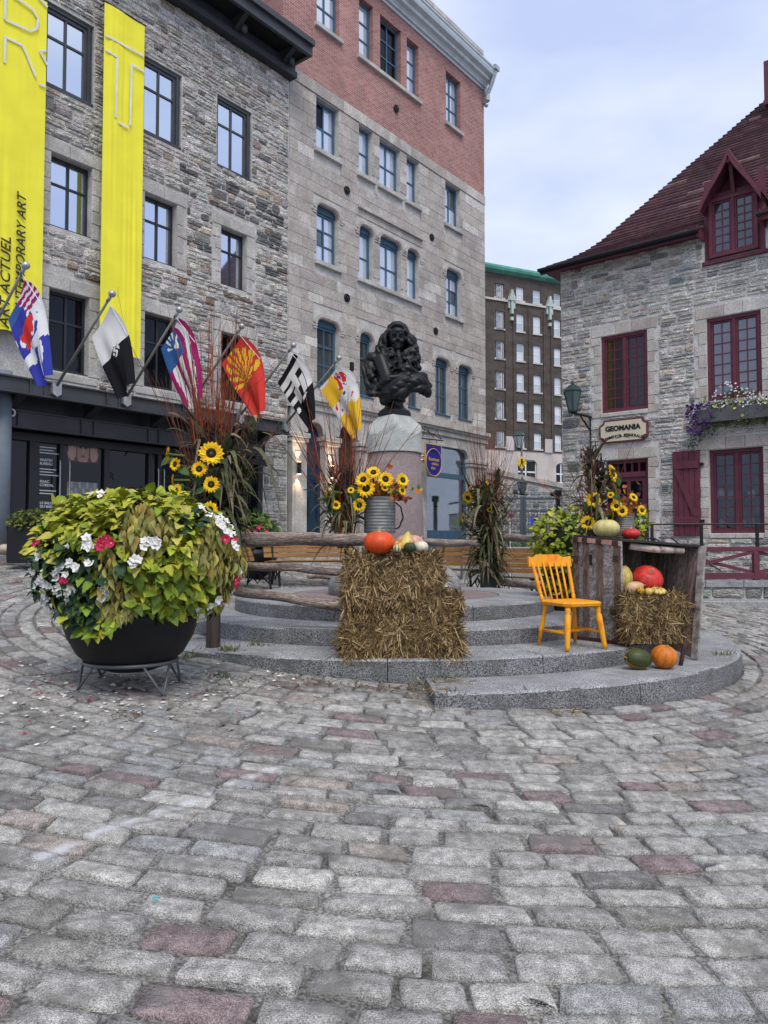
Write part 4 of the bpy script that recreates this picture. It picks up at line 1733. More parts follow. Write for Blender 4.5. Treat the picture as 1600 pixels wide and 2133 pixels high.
# ------------------------------------------------------------------ the blue hanging sign
hs = thing('hanging_sign', 'deep blue shop sign with gold rim hanging from an iron bracket', 'sign', (FA.p.x, FA.p.y, 0), FA.rot)
us, zs_ = FA.uz(902, 955, .75)
wu = FA.uz(881, 902, .02)[0]
q = MB()
SB = FA.uz(902, 925, .75)
top = FA.uz(902, 924, .75)[1]
bot = FA.uz(902, 993, .75)[1]
hw = (FA.uz(920, 950, .75)[0] - FA.uz(886, 950, .75)[0]) / 2


def tag_shape(hw, z0, z1):
    pts = [(-hw, z1), (-hw, z0 + hw)]
    for i in range(1, 16):
        a_ = math.pi + math.pi * i / 16
        pts.append((hw * math.cos(a_), z0 + hw + hw * math.sin(a_)))
    pts += [(hw, z0 + hw), (hw, z1)]
    return pts


gold = M('gold_paint', (.62, .36, .10), rough=.5)
royal = M('royal_blue', (.008, .008, .22), rough=.4, var=.04)
q.prism([(us + x, z_) for x, z_ in tag_shape(hw, bot, top)], -.78, -.74)
q.build('rim', gold, hs)
q = MB()
q.prism([(us + x, z_) for x, z_ in tag_shape(hw - .045, bot + .045, top - .045)], -.785, -.735)
board = q.build('board', royal, hs)
q = MB()
pts = []
for i in range(33):
    a_ = 2 * math.pi * i / 32
    pts.append((us + (hw - .02) * math.cos(a_), -.79, bot + hw + (hw - .02) * math.sin(a_)))
q.tube(pts, .016, 6)
q.build('ring', gold, hs)
text('Boutique', .17, gold, hs, 'lettering', Matrix.Translation((us, -.79, bot + hw + .10)), .002, .003)
text('métiers', .13, gold, hs, 'lettering', Matrix.Translation((us + .07, -.79, bot + hw - .05)), .002, .003)
text("d'art", .13, gold, hs, 'lettering', Matrix.Translation((us - .05, -.79, bot + hw - .2)), .002, .003)
text('Cmaq', .15, M('dull_ink', (.02, .02, .10)), hs, 'lettering', Matrix.Translation((us, -.79, top - .24)), .002, .003)
q = MB()
yb = -.76
ua = us - hw - .28
q.tube([(ua, -.02, top + .1), (ua, yb, top + .1)], .022, 6)
q.tube([(ua - .0, yb, top + .1), (us + hw + .1, yb, top + .16)], .022, 6)
q.tube([(ua, yb, top + .48), (us + hw, yb, top + .2)], .014, 6)
q.tube([(ua + .15, yb, top + .14), (ua + .3, yb, top + .55), (us, yb, top + .2), (us + .2, yb, top + .5), (us + hw, yb, top + .2)], .012, 6)
q.tube([(ua, yb, top - .15), (ua, yb, top + .55)], .03, 6)
q.tube([(us - .2, yb, top), (us - .2, yb, top + .12)], .01, 5)
q.tube([(us + .2, yb, top), (us + .2, yb, top + .14)], .01, 5)
q.build('bracket', MT['black'], hs)
# ------------------------------------------------------------------ the stone house on the right
FB = Facade((5.21, 22.57), (1.186, -1.0))
_u = FB.uz(1170, 800)[0]
FB = Facade((FB.p + FB.u * _u).to_tuple(), (1.186, -1.0))
hou = thing('stone_house', 'pale rubble stone house with burgundy windows and steep brown shingle roof', 'house', (FB.p.x, FB.p.y, 0), FB.rot)
UE = 8.6
ZE = (FB.uz(1190, 560)[1] + FB.uz(1440, 500)[1]) / 2
wl = FB.rect(1253, 1349, 702, 686, 862, 854)
wr_ = FB.rect(1473, 1586, 664, 645, 838, 822)
wl = (wl[0], wl[1], wr_[2], wl[3])
wd = FB.rect(1477, 1591, 938, 929, 1113, 1108)
dr_ = FB.rect(1262, 1351, 962, 951, 1150, 1150)
do = FB.rect(1480, 1581, 418, 396, 541, 520)
nxt = (wr_[0] + (wr_[0] - wl[0]) * 1.02, wr_[1] + (wr_[0] - wl[0]) * 1.02, wr_[2], wr_[3])
nxd = (nxt[0], nxt[1], wd[2], wd[3])
opsb = [wl, wr_, wd, (dr_[0], dr_[1], .2, dr_[3]), nxt, nxd]
m = MB()
wall_grid(m, 0, UE, -.6, ZE, opsb, .35)
m.quad((0, 0, -.6), (0, 0, ZE), (0, 9, ZE), (0, 9, -.6))
m.build('wall', MT['lime_w'], hou)
MB().box(.02, UE, .6, 9, -.5, ZE - .02).build('interior', M('dim_room', (.05, .045, .045)), hou)
PAL_H = [(30, (.57, .545, .51)), (26, (.50, .48, .45)), (12, (.42, .405, .385)), (12, (.64, .61, .57)), (5, (.56, .47, .39)), (5, (.22, .22, .225)), (3, (.36, .31, .28)), (3, (.31, .32, .34))]
surb = []
rq = random.Random(18)
sand = [M('sandstone_%d' % i, c, rough=.9, var=.18, vscale=2, fine=.2, fscale=30, bump=.3, bscale=25) for i, c in enumerate(((.50, .46, .42), (.46, .40, .37), (.53, .51, .48)))]
for k, (a, b, c, d) in enumerate([wl, wr_, wd, (dr_[0], dr_[1], .3, dr_[3]), nxt, nxd]):
    jw = .30
    surb.append((a - jw - .02, b + jw + .02, c - .14, d + .36))
    mid1, mid2 = a + (b - a) * .33, a + (b - a) * .68
    for (x0, x1) in ((a - .28, mid1), (mid1, mid2), (mid2, b + .28)):
        rough_block(hou, x0, x1, d + .004, d + .33 + rq.uniform(-.02, .02), .03, rq.choice(sand), rq, 'lintel_stone')
    for (x0, sgn) in ((a, -1), (b, 1)):
        z, i = c - .12, rq.randint(0, 1)
        while z < d - .01:
            hh = min(rq.uniform(.2, .34), d - z)
            if d - z - hh < .1:
                hh = d - z
            x1 = x0 + sgn * (.31 if i % 2 else .21)
            rough_block(hou, min(x0, x1), max(x0, x1), z, z + hh, .028, rq.choice(sand), rq, 'jamb_stone')
            z += hh
            i += 1
    if c > .5:
        rough_block(hou, a, mid1 + .2, c - .13, c - .004, .06, sand[2], rq, 'sill_stone')
        rough_block(hou, mid1 + .2, b, c - .13, c - .004, .06, sand[2], rq, 'sill_stone')
surb.append((do[0] - .22, do[1] + .22, do[2] - .05, ZE + 3))
rubble(FB, hou, .0, UE - .02, -.5, ZE + .02, surb, PAL_H, 41, band=(.24, .36), lens=(.22, .62), joint=.024, proud=.04, irr=.10)


def casement(par, u0, u1, z0, z1, y, rows, name='window', gm='g_dark', cols=2, panel=0.0):
    """two leaves of small panes with a stout centre post"""
    m = MB()
    fw, fd = .085, .12
    m.box(u0, u0 + fw, y, y + fd, z0, z1)
    m.box(u1 - fw, u1, y, y + fd, z0, z1)
    m.box(u0 + fw, u1 - fw, y + .002, y + fd, z1 - fw, z1)
    m.box(u0 + fw, u1 - fw, y + .002, y + fd, z0, z0 + fw)
    mid = (u0 + u1) / 2
    m.box(mid - .04, mid + .04, y + .01, y + fd, z0 + fw, z1 - fw)
    w = m.build(name, MT['redpaint'], par)
    for (a, b) in ((u0 + fw, mid - .04), (mid + .04, u1 - fw)):
        l = MB()
        sw_ = .048
        c, d = z0 + fw, z1 - fw
        y2 = y + .045
        l.box(a, a + sw_, y2, y2 + .05, c, d)
        l.box(b - sw_, b, y2, y2 + .05, c, d)
        l.box(a + sw_, b - sw_, y2 + .001, y2 + .05, d - sw_, d)
        l.box(a + sw_, b - sw_, y2 + .001, y2 + .05, c, c + sw_)
        gx = [a + sw_ + (b - a - 2 * sw_) * i / cols for i in range(cols + 1)]
        gz = [c + sw_ + (d - c - 2 * sw_) * i / rows for i in range(rows + 1)]
        for x in gx[1:-1]:
            l.box(x - .014, x + .014, y2 + .012, y2 + .04, c + sw_, d - sw_)
        for z in gz[1:-1]:
            for i in range(cols):
                l.box(gx[i] + (.014 if i else 0), gx[i + 1] - (.014 if i < cols - 1 else 0), y2 + .013, y2 + .04, z - .014, z + .014)
        l.build('leaf_frame', MT['redpaint'], w)
        for i in range(cols):
            for j in range(rows):
                p = MB()
                p.box(gx[i] + .014, gx[i + 1] - .014, y2 + .028, y2 + .034, gz[j] + .014, gz[j + 1] - .014)
                g_ = gm if isinstance(gm, str) else gm(i, j)
                p.build('pane', MT[g_], w)
    return w


MT['g_grey'] = glass_mat('grey_curtained_glass', (.085, .085, .09), reflect=.10)
MT['g_maroon'] = glass_mat('maroon_glass', (.018, .008, .010), reflect=.03, top=.5)  # near-black body with a maroon tint
MT['g_slate'] = glass_mat('slate_glass', (.035, .04, .05), reflect=.06)
casement(hou, *wl, .04, 7, gm='g_maroon')
casement(hou, *wr_, .04, 7, gm='g_grey')
casement(hou, *nxt, .04, 7, gm='g_grey')
casement(hou, *wd, .12, 7, gm='g_clear')
casement(hou, *nxd, .12, 7, gm='g_clear')
# room behind the ground floor window
q = MB()
a, b, c, d = wd
q.quad((a - .1, .58, c), (b + .1, .58, c), (b + .1, .58, d), (a - .1, .58, d))
q.build('room_back', M('shop_wall', (.10, .10, .10), var=.4, vscale=3), hou)
for i in range(9):
    q = MB()
    x = a + .15 + (b - a - .3) * (i % 5) / 4
    z = c + .12 + (i // 5) * .75
    q.lathe([(.03, 0), (.09, .05), (.08 + .02 * (i % 3), .2), (.03, .25 + .07 * (i % 2))], 10, (x, .48, z))
    q.build('window_display', M('ware_%d' % i, ((.28, .27, .25), (.07, .09, .06), (.35, .34, .32))[i % 3], rough=.5), hou, smooth=True)
# door with transom
a, b, c, d = dr_
ztr = FB.uz(1300, 983)[1]
q = MB()
q.box(a, a + .1, .12, .26, .3, d)
q.box(b - .1, b, .12, .26, .3, d)
q.box(a + .1, b - .1, .12, .26, d - .1, d)
q.box(a + .1, b - .1, .10, .26, ztr - .14, ztr)
q.build('door_case', MT['redpaint'], hou)
tr = MB()
for i in range(1, 5):
    x = a + .1 + (b - a - .2) * i / 5
    tr.box(x - .025, x + .025, .15, .24, ztr, d - .1)
tr.build('transom_bars', MT['redpaint'], hou)
MB().box(a + .1, b - .1, .2, .21, ztr, d - .1).build('transom_glass', MT['g_dark'], hou)
q = MB()
q.box(a + .1, b - .1, .16, .22, .3, 1.05)
for (x0, x1) in ((a + .1, a + .22), (b - .22, b - .1), ((a + b) / 2 - .05, (a + b) / 2 + .05)):
    q.box(x0, x1, .155, .22, 1.05, ztr - .14)
q.box(a + .22, b - .22, .156, .22, ztr - .26, ztr - .14)
dlf = q.build('door', MT['redpaint'], hou)
q = MB()
for i in range(3):
    z_ = 1.05 + (ztr - .26 - 1.05) * (i + 1) / 4
    q.box(a + .22, (a + b) / 2 - .05, .165, .21, z_ - .015, z_ + .015)
    q.box((a + b) / 2 + .05, b - .22, .165, .21, z_ - .015, z_ + .015)
q.build('glazing_bars', MT['redpaint'], dlf)
MB().box(a + .22, b - .22, .185, .195, 1.05, ztr - .26).build('door_glass', MT['g_dark'], dlf)
uu, zz_ = FB.uz(1335, 1088)
MB().box(uu - .09, uu + .09, .148, .152, zz_ - .1, zz_ + .1).build('door_notice', MT['white'], dlf)


# plank shutters with Z brace
def shutter(u0, u1, z0, z1, flip):
    s = MB()
    n = 5
    root = None
    for i in range(n):
        p = MB()
        x0, x1 = u0 + (u1 - u0) * i / n, u0 + (u1 - u0) * (i + 1) / n
        p.bbox(x0 + .004, x1 - .004, -.09, -.05, z0, z1, .008)
        if root is None:
            root = p.build('shutter', MT['redpaint'], hou)
        else:
            p.build('plank', MT['redpaint'], root)
    h = z1 - z0
    q = MB()
    q.bbox(u0 + .03, u1 - .03, -.13, -.091, z0 + h * .13, z0 + h * .22, .006)
    q.bbox(u0 + .03, u1 - .03, -.13, -.091, z0 + h * .79, z0 + h * .88, .006)
    A_, B_ = ((u0 + .09, z0 + h * .785), (u1 - .10, z0 + h * .225)) if not flip else ((u1 - .09, z0 + h * .785), (u0 + .10, z0 + h * .225))
    q.prism([(A_[0] - .07, A_[1]), (A_[0] + .07, A_[1]), (B_[0] + .07, B_[1]), (B_[0] - .07, B_[1])], -.126, -.091)
    q.build('brace', MT['redpaint'], root)
    for z in (z0 + h * .17, z0 + h * .83):
        MB().box(u1 - .01, u1 + .09, -.1, -.06, z - .04, z + .04).build('hinge', MT['black'], root)


sh = FB.rect(1404, 1461, 943, 936, 1117, 1116)
shutter(sh[0], sh[1], sh[2], sh[3], False)
s2 = (wd[1] + (wd[0] - sh[1]), wd[1] + (wd[0] - sh[1]) + (sh[1] - sh[0]))
shutter(s2[0], s2[1], sh[2], sh[3], True)

# roof: courses of shingles on a bell-cast hip
SH = M('brown_shingle', attr=True, rough=.8, var=.3, vscale=4, fine=.3, fscale=40, spec=.25)
EO = .55
z_e = FB.uz(1125, 563, EO)[1]
u_e = FB.uz(1125, 563, EO)[0]
prof = []          # (inward run, rise): flat at the foot then steep
yy, zz_ = 0.0, 0.0
rr = random.Random(12)
k = 0
while zz_ < 9.5:
    ang = math.radians(27 if yy < .55 else (36 if yy < .95 else (44 if yy < 1.3 else 51)))
    step = .165
    y1, z1_ = yy + step * math.cos(ang), zz_ + step * math.sin(ang)
    th = .055
    # hip: the left end moves right as fast as the slope moves in
    l0, l1 = u_e + yy, u_e + y1
    q = MB()
    L0 = UE + 1
    c0 = jit((.078, .037, .043), .22, rr)
    # the hip's other slope, seen only as its saw-toothed edge
    q.add([(l0 - .02, -EO + yy, z_e + zz_), (l0 - .02, 8, z_e + zz_), (l1 + .03, 8, z_e + z1_), (l1 + .03, -EO + y1, z_e + z1_),
           (l0 - .03, -EO + yy, z_e + zz_ + th), (l0 - .03, 8, z_e + zz_ + th), (l1 + .0, 8, z_e + z1_ + .018), (l1, -EO + y1, z_e + z1_ + .018)],
          [(0, 1, 5, 4), (4, 5, 6, 7)], c0)
    # split each course into shingle runs of slightly different tone and lift
    x = l0 - .02
    first = True
    while x < L0:
        x2 = min(x + rr.uniform(.25, .9), L0)
        if -EO + yy < .2:                      # the dormer breaks through the eaves
            g0, g1 = do[0] - .13, do[1] + .13
            if x < g0 < x2:
                x2 = g0
            elif g0 - .001 <= x < g1:
                x = g1
                q.build('shingle_course', SH, hou)
                q = MB()
                continue
        dz = rr.uniform(-.004, .010)
        cc = jit(c0, .18, rr)
        if rr.random() < .04:
            cc = jit((.19, .12, .115), .2, rr)
        lx = x if not first else l0 - .02
        ux = x if not first else l1 - .02
        q.add([(lx, -EO + yy, z_e + zz_ - .0 + dz), (x2, -EO + yy, z_e + zz_ + dz), (x2, -EO + y1 + .05, z_e + z1_ - .01), (ux, -EO + y1 + .05, z_e + z1_ - .01),
               (lx, -EO + yy - .012, z_e + zz_ + th + dz), (x2, -EO + yy - .012, z_e + zz_ + th + dz), (x2, -EO + y1 + .02, z_e + z1_ + .018), (ux, -EO + y1 + .02, z_e + z1_ + .018)],
              [(0, 1, 5, 4), (4, 5, 6, 7), (0, 4, 7, 3), (1, 2, 6, 5), (3, 2, 1, 0)], cc)
        x = x2
        first = False
    q.build('shingle_course', SH, hou)
    yy, zz_ = y1, z1_
    k += 1
u_top, z_top = u_e + yy, z_e + zz_
q = MB()
q.box(u_e, do[0] - .14, -EO - .05, -EO + .02, z_e - .10, z_e - .01)
q.tube([(u_e - .02, -EO - .09, z_e - .03), (do[0] - .1, -EO - .09, z_e - .03)], .055, 8)
q.tube([(do[1] + .1, -EO - .09, z_e - .03), (UE + 1, -EO - .09, z_e - .03)], .055, 8)
q.build('gutter', MT['black'], hou)
q = MB()
for (s0, s1) in ((u_e, do[0] - .14), (do[1] + .14, UE + 1)):
    q.add([(s0, -EO, z_e - .012), (s1, -EO, z_e - .012), (s1, .1, z_e - .02), (s0, .1, z_e - .02)], [(0, 1, 2, 3)])
q.add([(u_e, -EO, z_e - .012), (u_e, 6, z_e - .012), (.02, 6, z_e - .02), (.02, -EO, z_e - .02)], [(0, 1, 2, 3)])
q.build('soffit', MT['redpaint'], hou)
for (s0, s1) in ((u_e, do[0] - .14), (do[1] + .14, UE + 1)):
    MB().box(s0, s1, -EO + .02, -EO + .06, z_e - .14, z_e + .02).build('fascia', MT['redpaint'], hou)
for s0 in (do[0] - .17, do[1] + .14):
    MB().box(s0, s0 + .03, -EO - .04, .1, z_e - .16, z_e + .12).build('eaves_stop', MT['redpaint'], hou)
# finial post at the ridge
ur, zr = FB.uz(1598, 185, -3.6)
MB().box(ur - .06, ur + .3, 3.5, 3.8, zr - .5, zr + .8).build('roof_post', MT['redpaint'], hou)

# dormer
a, b, c, d = do
ap = FB.uz(1516, 308, .5)
le = FB.uz(1455, 432, .5)
uc = (a + b) / 2
hw = uc - le[0] if False else (ap[0] - le[0])
uc = ap[0] if abs(ap[0] - uc) < .5 else uc
uc = (a + b) / 2 + .02
zap, zle = ap[1], le[1]
q = MB()
q.prism([(a - .12, c - .05), (b + .12, c - .05), (b + .12, zle + .2), (uc, zap - .15), (a - .12, zle + .2)], .16, .22)
q.box(a - .14, a - .002, -.03, .16, c - .05, d + .55)
q.box(b + .002, b + .14, -.03, .16, c - .05, d + .55)
q.box(a - .002, b + .002, -.03, .16, d, d + .16)
q.box(a - .2, b + .2, -.10, .2, c - .14, c - .05)
q.build('dormer_wall', MT['redpaint'], hou)
casement(hou, a, b, c, d, -.14, 6, 'dormer_window', 'g_slate')
for sg in (-1, 1):
    q = MB()
    pts = []
    for i in range(13):
        t = i / 12
        x = uc + sg * hw * (t ** 1.0)
        z = zap - (zap - zle) * (t ** .82) * (1 - .10 * math.sin(math.pi * t)) if t else zap
        pts.append((x, z))
    for i in range(12):
        (x0, z0_), (x1, z1_) = pts[i], pts[i + 1]
        t_ = .20
        q.add([(x0, -.55, z0_ - t_), (x1, -.55, z1_ - t_), (x1, -.55, z1_), (x0, -.55, z0_), (x0, -.48, z0_ - t_), (x1, -.48, z1_ - t_), (x1, -.48, z1_), (x0, -.48, z0_)],
              [(0, 1, 2, 3), (7, 6, 5, 4), (0, 4, 5, 1), (3, 2, 6, 7)] if sg > 0 else [(3, 2, 1, 0), (4, 5, 6, 7), (1, 5, 4, 0), (7, 6, 2, 3)])
    q.add([(pts[-1][0], -.55, pts[-1][1] - .2), (pts[-1][0], -.48, pts[-1][1] - .2), (pts[-1][0], -.48, pts[-1][1]), (pts[-1][0], -.55, pts[-1][1])], [(0, 1, 2, 3)])
    q.build('barge_board', MT['redpaint'], hou)
    q = MB()
    for i in range(12):
        (x0, z0_), (x1, z1_) = pts[i], pts[i + 1]
        q.quad((x0, -.50, z0_ + .01), (x1, -.50, z1_ + .01), (x1, 4.5, z1_ + .01), (x0, 4.5, z0_ + .01), (.10, .05, .05))
        q.quad((x0, -.50, z0_ - .08), (x1, -.50, z1_ - .08), (x1, 4.5, z1_ - .08), (x0, 4.5, z0_ - .08), (.10, .03, .04))
    q.build('dormer_roof', SH, hou)
q = MB()
q.bar((uc, -.30, zap - .30), (uc, -.02, zap - 1.05), .09, .12)
q.tube([(uc, -.5, zap - .28), (uc, .2, zap - .28)], .09, 10)
q.build('dormer_bracket', MT['redpaint'], hou)

# ------------------------------------------------------------------ things on and before the house
def on_house(name, label, cat):
    return thing(name, label, cat, (FB.p.x, FB.p.y, 0), FB.rot)


sg_ = on_house('shop_sign', 'cream shop sign with notched corners and black GEOMANIA lettering', 'sign')
a, b, c, d = FB.rect(1250, 1351, 878, 867, 925, 918, .06)
cream = M('cream_paint', (.62, .55, .42), rough=.5, var=.05)


def notch(a, b, c, d, r_):
    pts = []
    for (cx_, cz_, a0) in ((b, c, 180), (b, d, 270), (a, d, 0), (a, c, 90)):
        for i in range(6):
            t = math.radians(a0 - 90 * i / 5)
            pts.append((cx_ + r_ * math.cos(t), cz_ + r_ * math.sin(t)))
    return pts


MB().prism(notch(a, b, c, d, .13), -.11, -.04).build('rim', M('sign_rim', (.15, .045, .05)), sg_)
MB().prism(notch(a + .05, b - .05, c + .05, d - .05, .13), -.125, -.10).build('board', cream, sg_)
cu, ch = (a + b) / 2, d - c
text('GEOMANIA', .25, MT['black'], sg_, 'lettering', Matrix.Translation((cu, -.13, d - .25)), .012, .006, fit=((b - a) * .73, .155))
arc = 'GEMMES & MINERAUX'
for i, chh in enumerate(arc):
    if chh == ' ':
        continue
    t = (i - (len(arc) - 1) / 2) / ((len(arc) - 1) / 2)
    text(chh, .105, MT['black'], sg_, 'lettering', Matrix.Translation((cu + t * (b - a) * .40, -.13, d - .46 - .10 * t * t)) @ Matrix.Rotation(t * .36, 4, 'Y'), .003, .005)
q = MB()
for s_ in (-1, 1):
    pts = []
    for i in range(26):
        t = i / 25 * 9
        r_ = .085 - t * .007
        pts.append((cu + s_ * (.12 + r_ * math.cos(t)), -.13, c + .17 + r_ * math.sin(t) * .7))
    q.tube(pts, .006, 4)
q.tube([(cu - .2, -.13, c + .12), (cu, -.13, c + .17), (cu + .2, -.13, c + .12)], .006, 4)
q.build('scroll', MT['black'], sg_)

lm = on_house('wall_lantern', 'green glass lantern on an iron arm at the house corner', 'lantern')
lu, lz_ = FB.uz(1193, 836, .55)
lant = M('verdigris_iron', (.025, .05, .05), rough=.5)
q = MB()
q.tube([(lu + .3, -.02, lz_ - .42), (lu + .3, -.5, lz_ - .42), (lu + .06, -.55, lz_ - .36)], .04, 6)
q.tube([(lu + .3, -.06, lz_ - .4), (lu + .3, -.06, lz_ - 3.2)], .022, 6)
q.tube([(lu + .3, -.1, lz_ - .8), (lu + .2, -.5, lz_ - .42)], .025, 6)
q.lathe([(.06, -.36), (.06, -.33), (.02, -.3)], 8, (lu, -.55, lz_))
q.build('arm', MT['black'], lm)
q = MB()
q.lathe([(.02, .33), (.035, .38), (.02, .41), (.09, .44), (.06, .47)][::-1] if False else [(.27, .17), (.285, .19), (.12, .36), (.06, .38), (.05, .42), (.02, .44), (.03, .47), (.0, .5)], 6, (lu, -.55, lz_ + .1))
for i in range(6):
    an = math.pi * i / 3
    q.tube([(lu + .13 * math.cos(an), -.55 + .13 * math.sin(an), lz_ - .28), (lu + .265 * math.cos(an), -.55 + .265 * math.sin(an), lz_ + .28)], .012, 5)
q.lathe([(.14, 0), (.15, .03), (.13, .04)], 6, (lu, -.55, lz_ - .32))
q.build('cage', lant, lm)
q = MB()
q.lathe([(.12, -.27), (.255, .27)], 6, (lu, -.55, lz_), cap=False)
q.build('glass', glass_mat('lantern_glass', (.10, .15, .15), reflect=.12), lm)

pq = on_house('street_plaque', 'small grey street name plaque by the house corner', 'plaque')
a, b, c, d = FB.rect(1183, 1207, 966, 964, 982, 981, .04)
MB().bbox(a, b, -.06, -.01, c, d, .01).build('plate', M('slate_plate', (.17, .175, .165), rough=.6), pq)
text('PLACE\nROYALE', .11, M('plate_ink', (.06, .06, .055)), pq, 'lettering', Matrix.Translation(((a + b) / 2, -.063, (c + d) / 2)), .002, .002, fit=((b - a) * .7, (d - c) * .66))
pq2 = on_house('wall_plaque', 'small grey plaque with scalloped rim beside the plank shutter', 'plaque')
a, b, c, d = FB.rect(1374, 1398, 1009, 1008, 1028, 1027, .04)
MB().prism(notch(a, b, c, d, .05), -.05, -.01).build('plate', M('grey_plate', (.24, .25, .25), rough=.6), pq2)
for i in range(4):
    MB().box(a + .07, b - .07, -.053, -.048, c + .05 + i * .045, c + .07 + i * .045).build('lettering', MT['black'], pq2)

# window box with petunias
fbx = on_house('window_box', 'long window box of trailing purple and white petunias under the upper window', 'flower box')
a, b, c, d = FB.rect(1440, 1640, 852, 838, 880, 868, .35)
q = MB()
q.box(a + .1, b, -.42, -.08, c, d - .02)
q.build('trough', M('grey_trough', (.10, .10, .105), rough=.6), fbx)
rr = random.Random(77)
lv = MB()
fl = [MB() for _ in range(3)]
for i in range(2600):
    u = rr.uniform(a - .12, b)
    hang = rr.random() ** 1.5
    left = max(0, 1 - (u - a) / .7)
    top = d + .12 + .42 * math.exp(-((u - (a + .95)) / .55) ** 2) + .1 * math.sin(u * 5)
    z = top - rr.random() ** .8 * (top - (c - .05 - .45 * left - .15 * rr.random()))
    y = -.25 + rr.gauss(0, .12)
    p = Vector((u, y, z))
    n_ = Vector((rr.gauss(0, 1), rr.gauss(-.6, 1), rr.gauss(.4, 1))).normalized()
    t_ = n_.orthogonal().normalized()
    bt = n_.cross(t_)
    s_ = rr.uniform(.02, .045)
    col = jit(rr.choice([(.03, .055, .02), (.05, .09, .03), (.10, .16, .03)]), .3, rr)
    lv.add([p - t_ * s_, p + bt * s_ * .5, p + t_ * s_, p - bt * s_ * .5], [(0, 1, 2, 3)], col)
lv.build('foliage', MT['leaf'], fbx, kind='stuff')
for i in range(230):
    u = rr.uniform(a - .12, b)
    rel = (u - a)
    top = d + .14 + .42 * math.exp(-((u - (a + .95)) / .55) ** 2)
    if rel < .55 or rel > 1.9 and rr.random() < .6:
        col = jit((.075, .018, .16), .35, rr)
        z = rr.uniform(c - .35 * (rel < .6), d + .15)
        s_ = rr.uniform(.035, .06)
    elif rr.random() < .05:
        col = (.60, .58, .12)
        z = rr.uniform(c, d + .1)
        s_ = .05
    else:
        col = (.72, .70, .74)
        z = rr.uniform(d - .05, top + .05)
        s_ = rr.uniform(.018, .032)
    y = -.40 - rr.random() * .12
    q = MB()
    p = Vector((u, y, z))
    n_ = Vector((rr.gauss(0, .3), -1, rr.gauss(.2, .3))).normalized()
    t_ = n_.orthogonal().normalized()
    bt = n_.cross(t_)
    pts = [p + n_ * s_ * -.2] + [p + (t_ * math.cos(k_ * 1.2566 / 2) + bt * math.sin(k_ * 1.2566 / 2)) * s_ * (1 if k_ % 2 else .62) + n_ * s_ * .15 for k_ in range(10)]
    q.add(pts, [(0, k_ + 1, (k_ + 1) % 10 + 1) for k_ in range(10)], col)
    q.build('flower', MT['petal'], fbx)

# stair railing, burgundy cross fence on a low wall
YR = 16.6


def at_z(px, y):
    return (px - 800) / FPX * y


FR = Facade((at_z(1355, 17.6), 17.6), (1.0, -.06))
rl = thing('iron_railing', 'thin black iron handrail in front of the stone house', 'railing', (FR.p.x, FR.p.y, 0), FR.rot)
u_r = lambda px: FR.uz(px, 1100)[0]
z_r = lambda py, px=1450: FR.uz(px, py)[1]
ends = u_r(1720)
q = MB()
q.tube([(0, 0, z_r(1092)), (ends, 0, z_r(1092) + .0)], .022, 6)
q.build('top_rail', MT['black'], rl)
for px_ in (1358, 1461, 1577, 1690):
    q = MB()
    u = u_r(px_)
    zg_ = ground_z(FR.world(u, 0, 0).x, FR.world(u, 0, 0).y)
    q.box(u - .03, u + .03, -.03, .03, zg_ - .1, z_r(1093))
    q.build('post', MT['black'], rl)
q = MB()
q.tube([(u_r(1328), .3, z_r(1121)), (u_r(1371), .3, z_r(1121)), (u_r(1392), .3, z_r(1134))], .018, 6)
q.tube([(u_r(1371), .3, z_r(1121)), (u_r(1371), .3, z_r(1160))], .018, 6)
q.tube([(u_r(1388), .6, z_r(1120)), (u_r(1415), .6, z_r(1120)), (u_r(1455), .6, z_r(1152)), (u_r(1520), .6, z_r(1190))], .018, 6)
q.build('stair_rail', MT['black'], rl)

FT = Facade((at_z(1440, 16.3), 16.3), (1.0, -.03))
cf = thing('timber_fence', 'burgundy timber fence with crossed braces on the low stone wall', 'fence', (FT.p.x, FT.p.y, 0), FT.rot)
ut = lambda px: FT.uz(px, 1170)[0]
zt2 = lambda py: FT.uz(1530, py)[1]
e0, e1 = ut(1380), ut(1720)
MB().bbox(e0, e1, -.05, .05, zt2(1149), zt2(1139), .008).build('top_rail', MT['redpaint'], cf)
MB().bbox(e0, e1, -.05, .05, zt2(1206), zt2(1193), .008).build('bottom_rail', MT['redpaint'], cf)
pp = [ut(1386), ut(1574), ut(1762)]
for u in pp:
    MB().bbox(u - .055, u + .055, -.056, .056, zt2(1208), zt2(1149) - .002, .008).build('post', MT['redpaint'], cf)
for i in range(2):
    a, b = pp[i] + .06, pp[i + 1] - .06
    q = MB()
    q.bar((a, -.02, zt2(1192)), (b, -.02, zt2(1150)), .035, .07)
    q.build('brace', MT['redpaint'], cf)
    q = MB()
    q.bar((a, .02, zt2(1150)), (b, .02, zt2(1192)), .035, .07)
    q.build('brace', MT['redpaint'], cf)
lwl = thing('low_wall', 'low grey stone kerb wall below the burgundy fence', 'wall', (FT.p.x, FT.p.y, 0), FT.rot)
rr = random.Random(9)
u = e0
MB().box(e0, ut(1760), -.1, .22, -.4, zt2(1209) - .06).build('core', MT['lime'], lwl)
while u < ut(1740):
    w = rr.uniform(.6, 1.1)
    MB().bbox(u + .004, u + w - .004, -.17, .25, zt2(1223), zt2(1208) - .004, .014).build('coping_stone', MT['granite'], lwl)
    u += w
u = e0
while u < ut(1740):
    w = rr.uniform(.35, .8)
    vs_, fs = stone_piece(u + .01, u + w - .01, zt2(1245), zt2(1224), rr, .04, .08, -.1)
    MB().add(vs_, fs, jit((.27, .27, .26), .25, rr)).build('stone', MT['rubble'], lwl)
    u += w
kb = MB()
kb.bbox(e0 - .2, ut(1760), -.55, -.15, -.4, zt2(1248) + .0, .02)
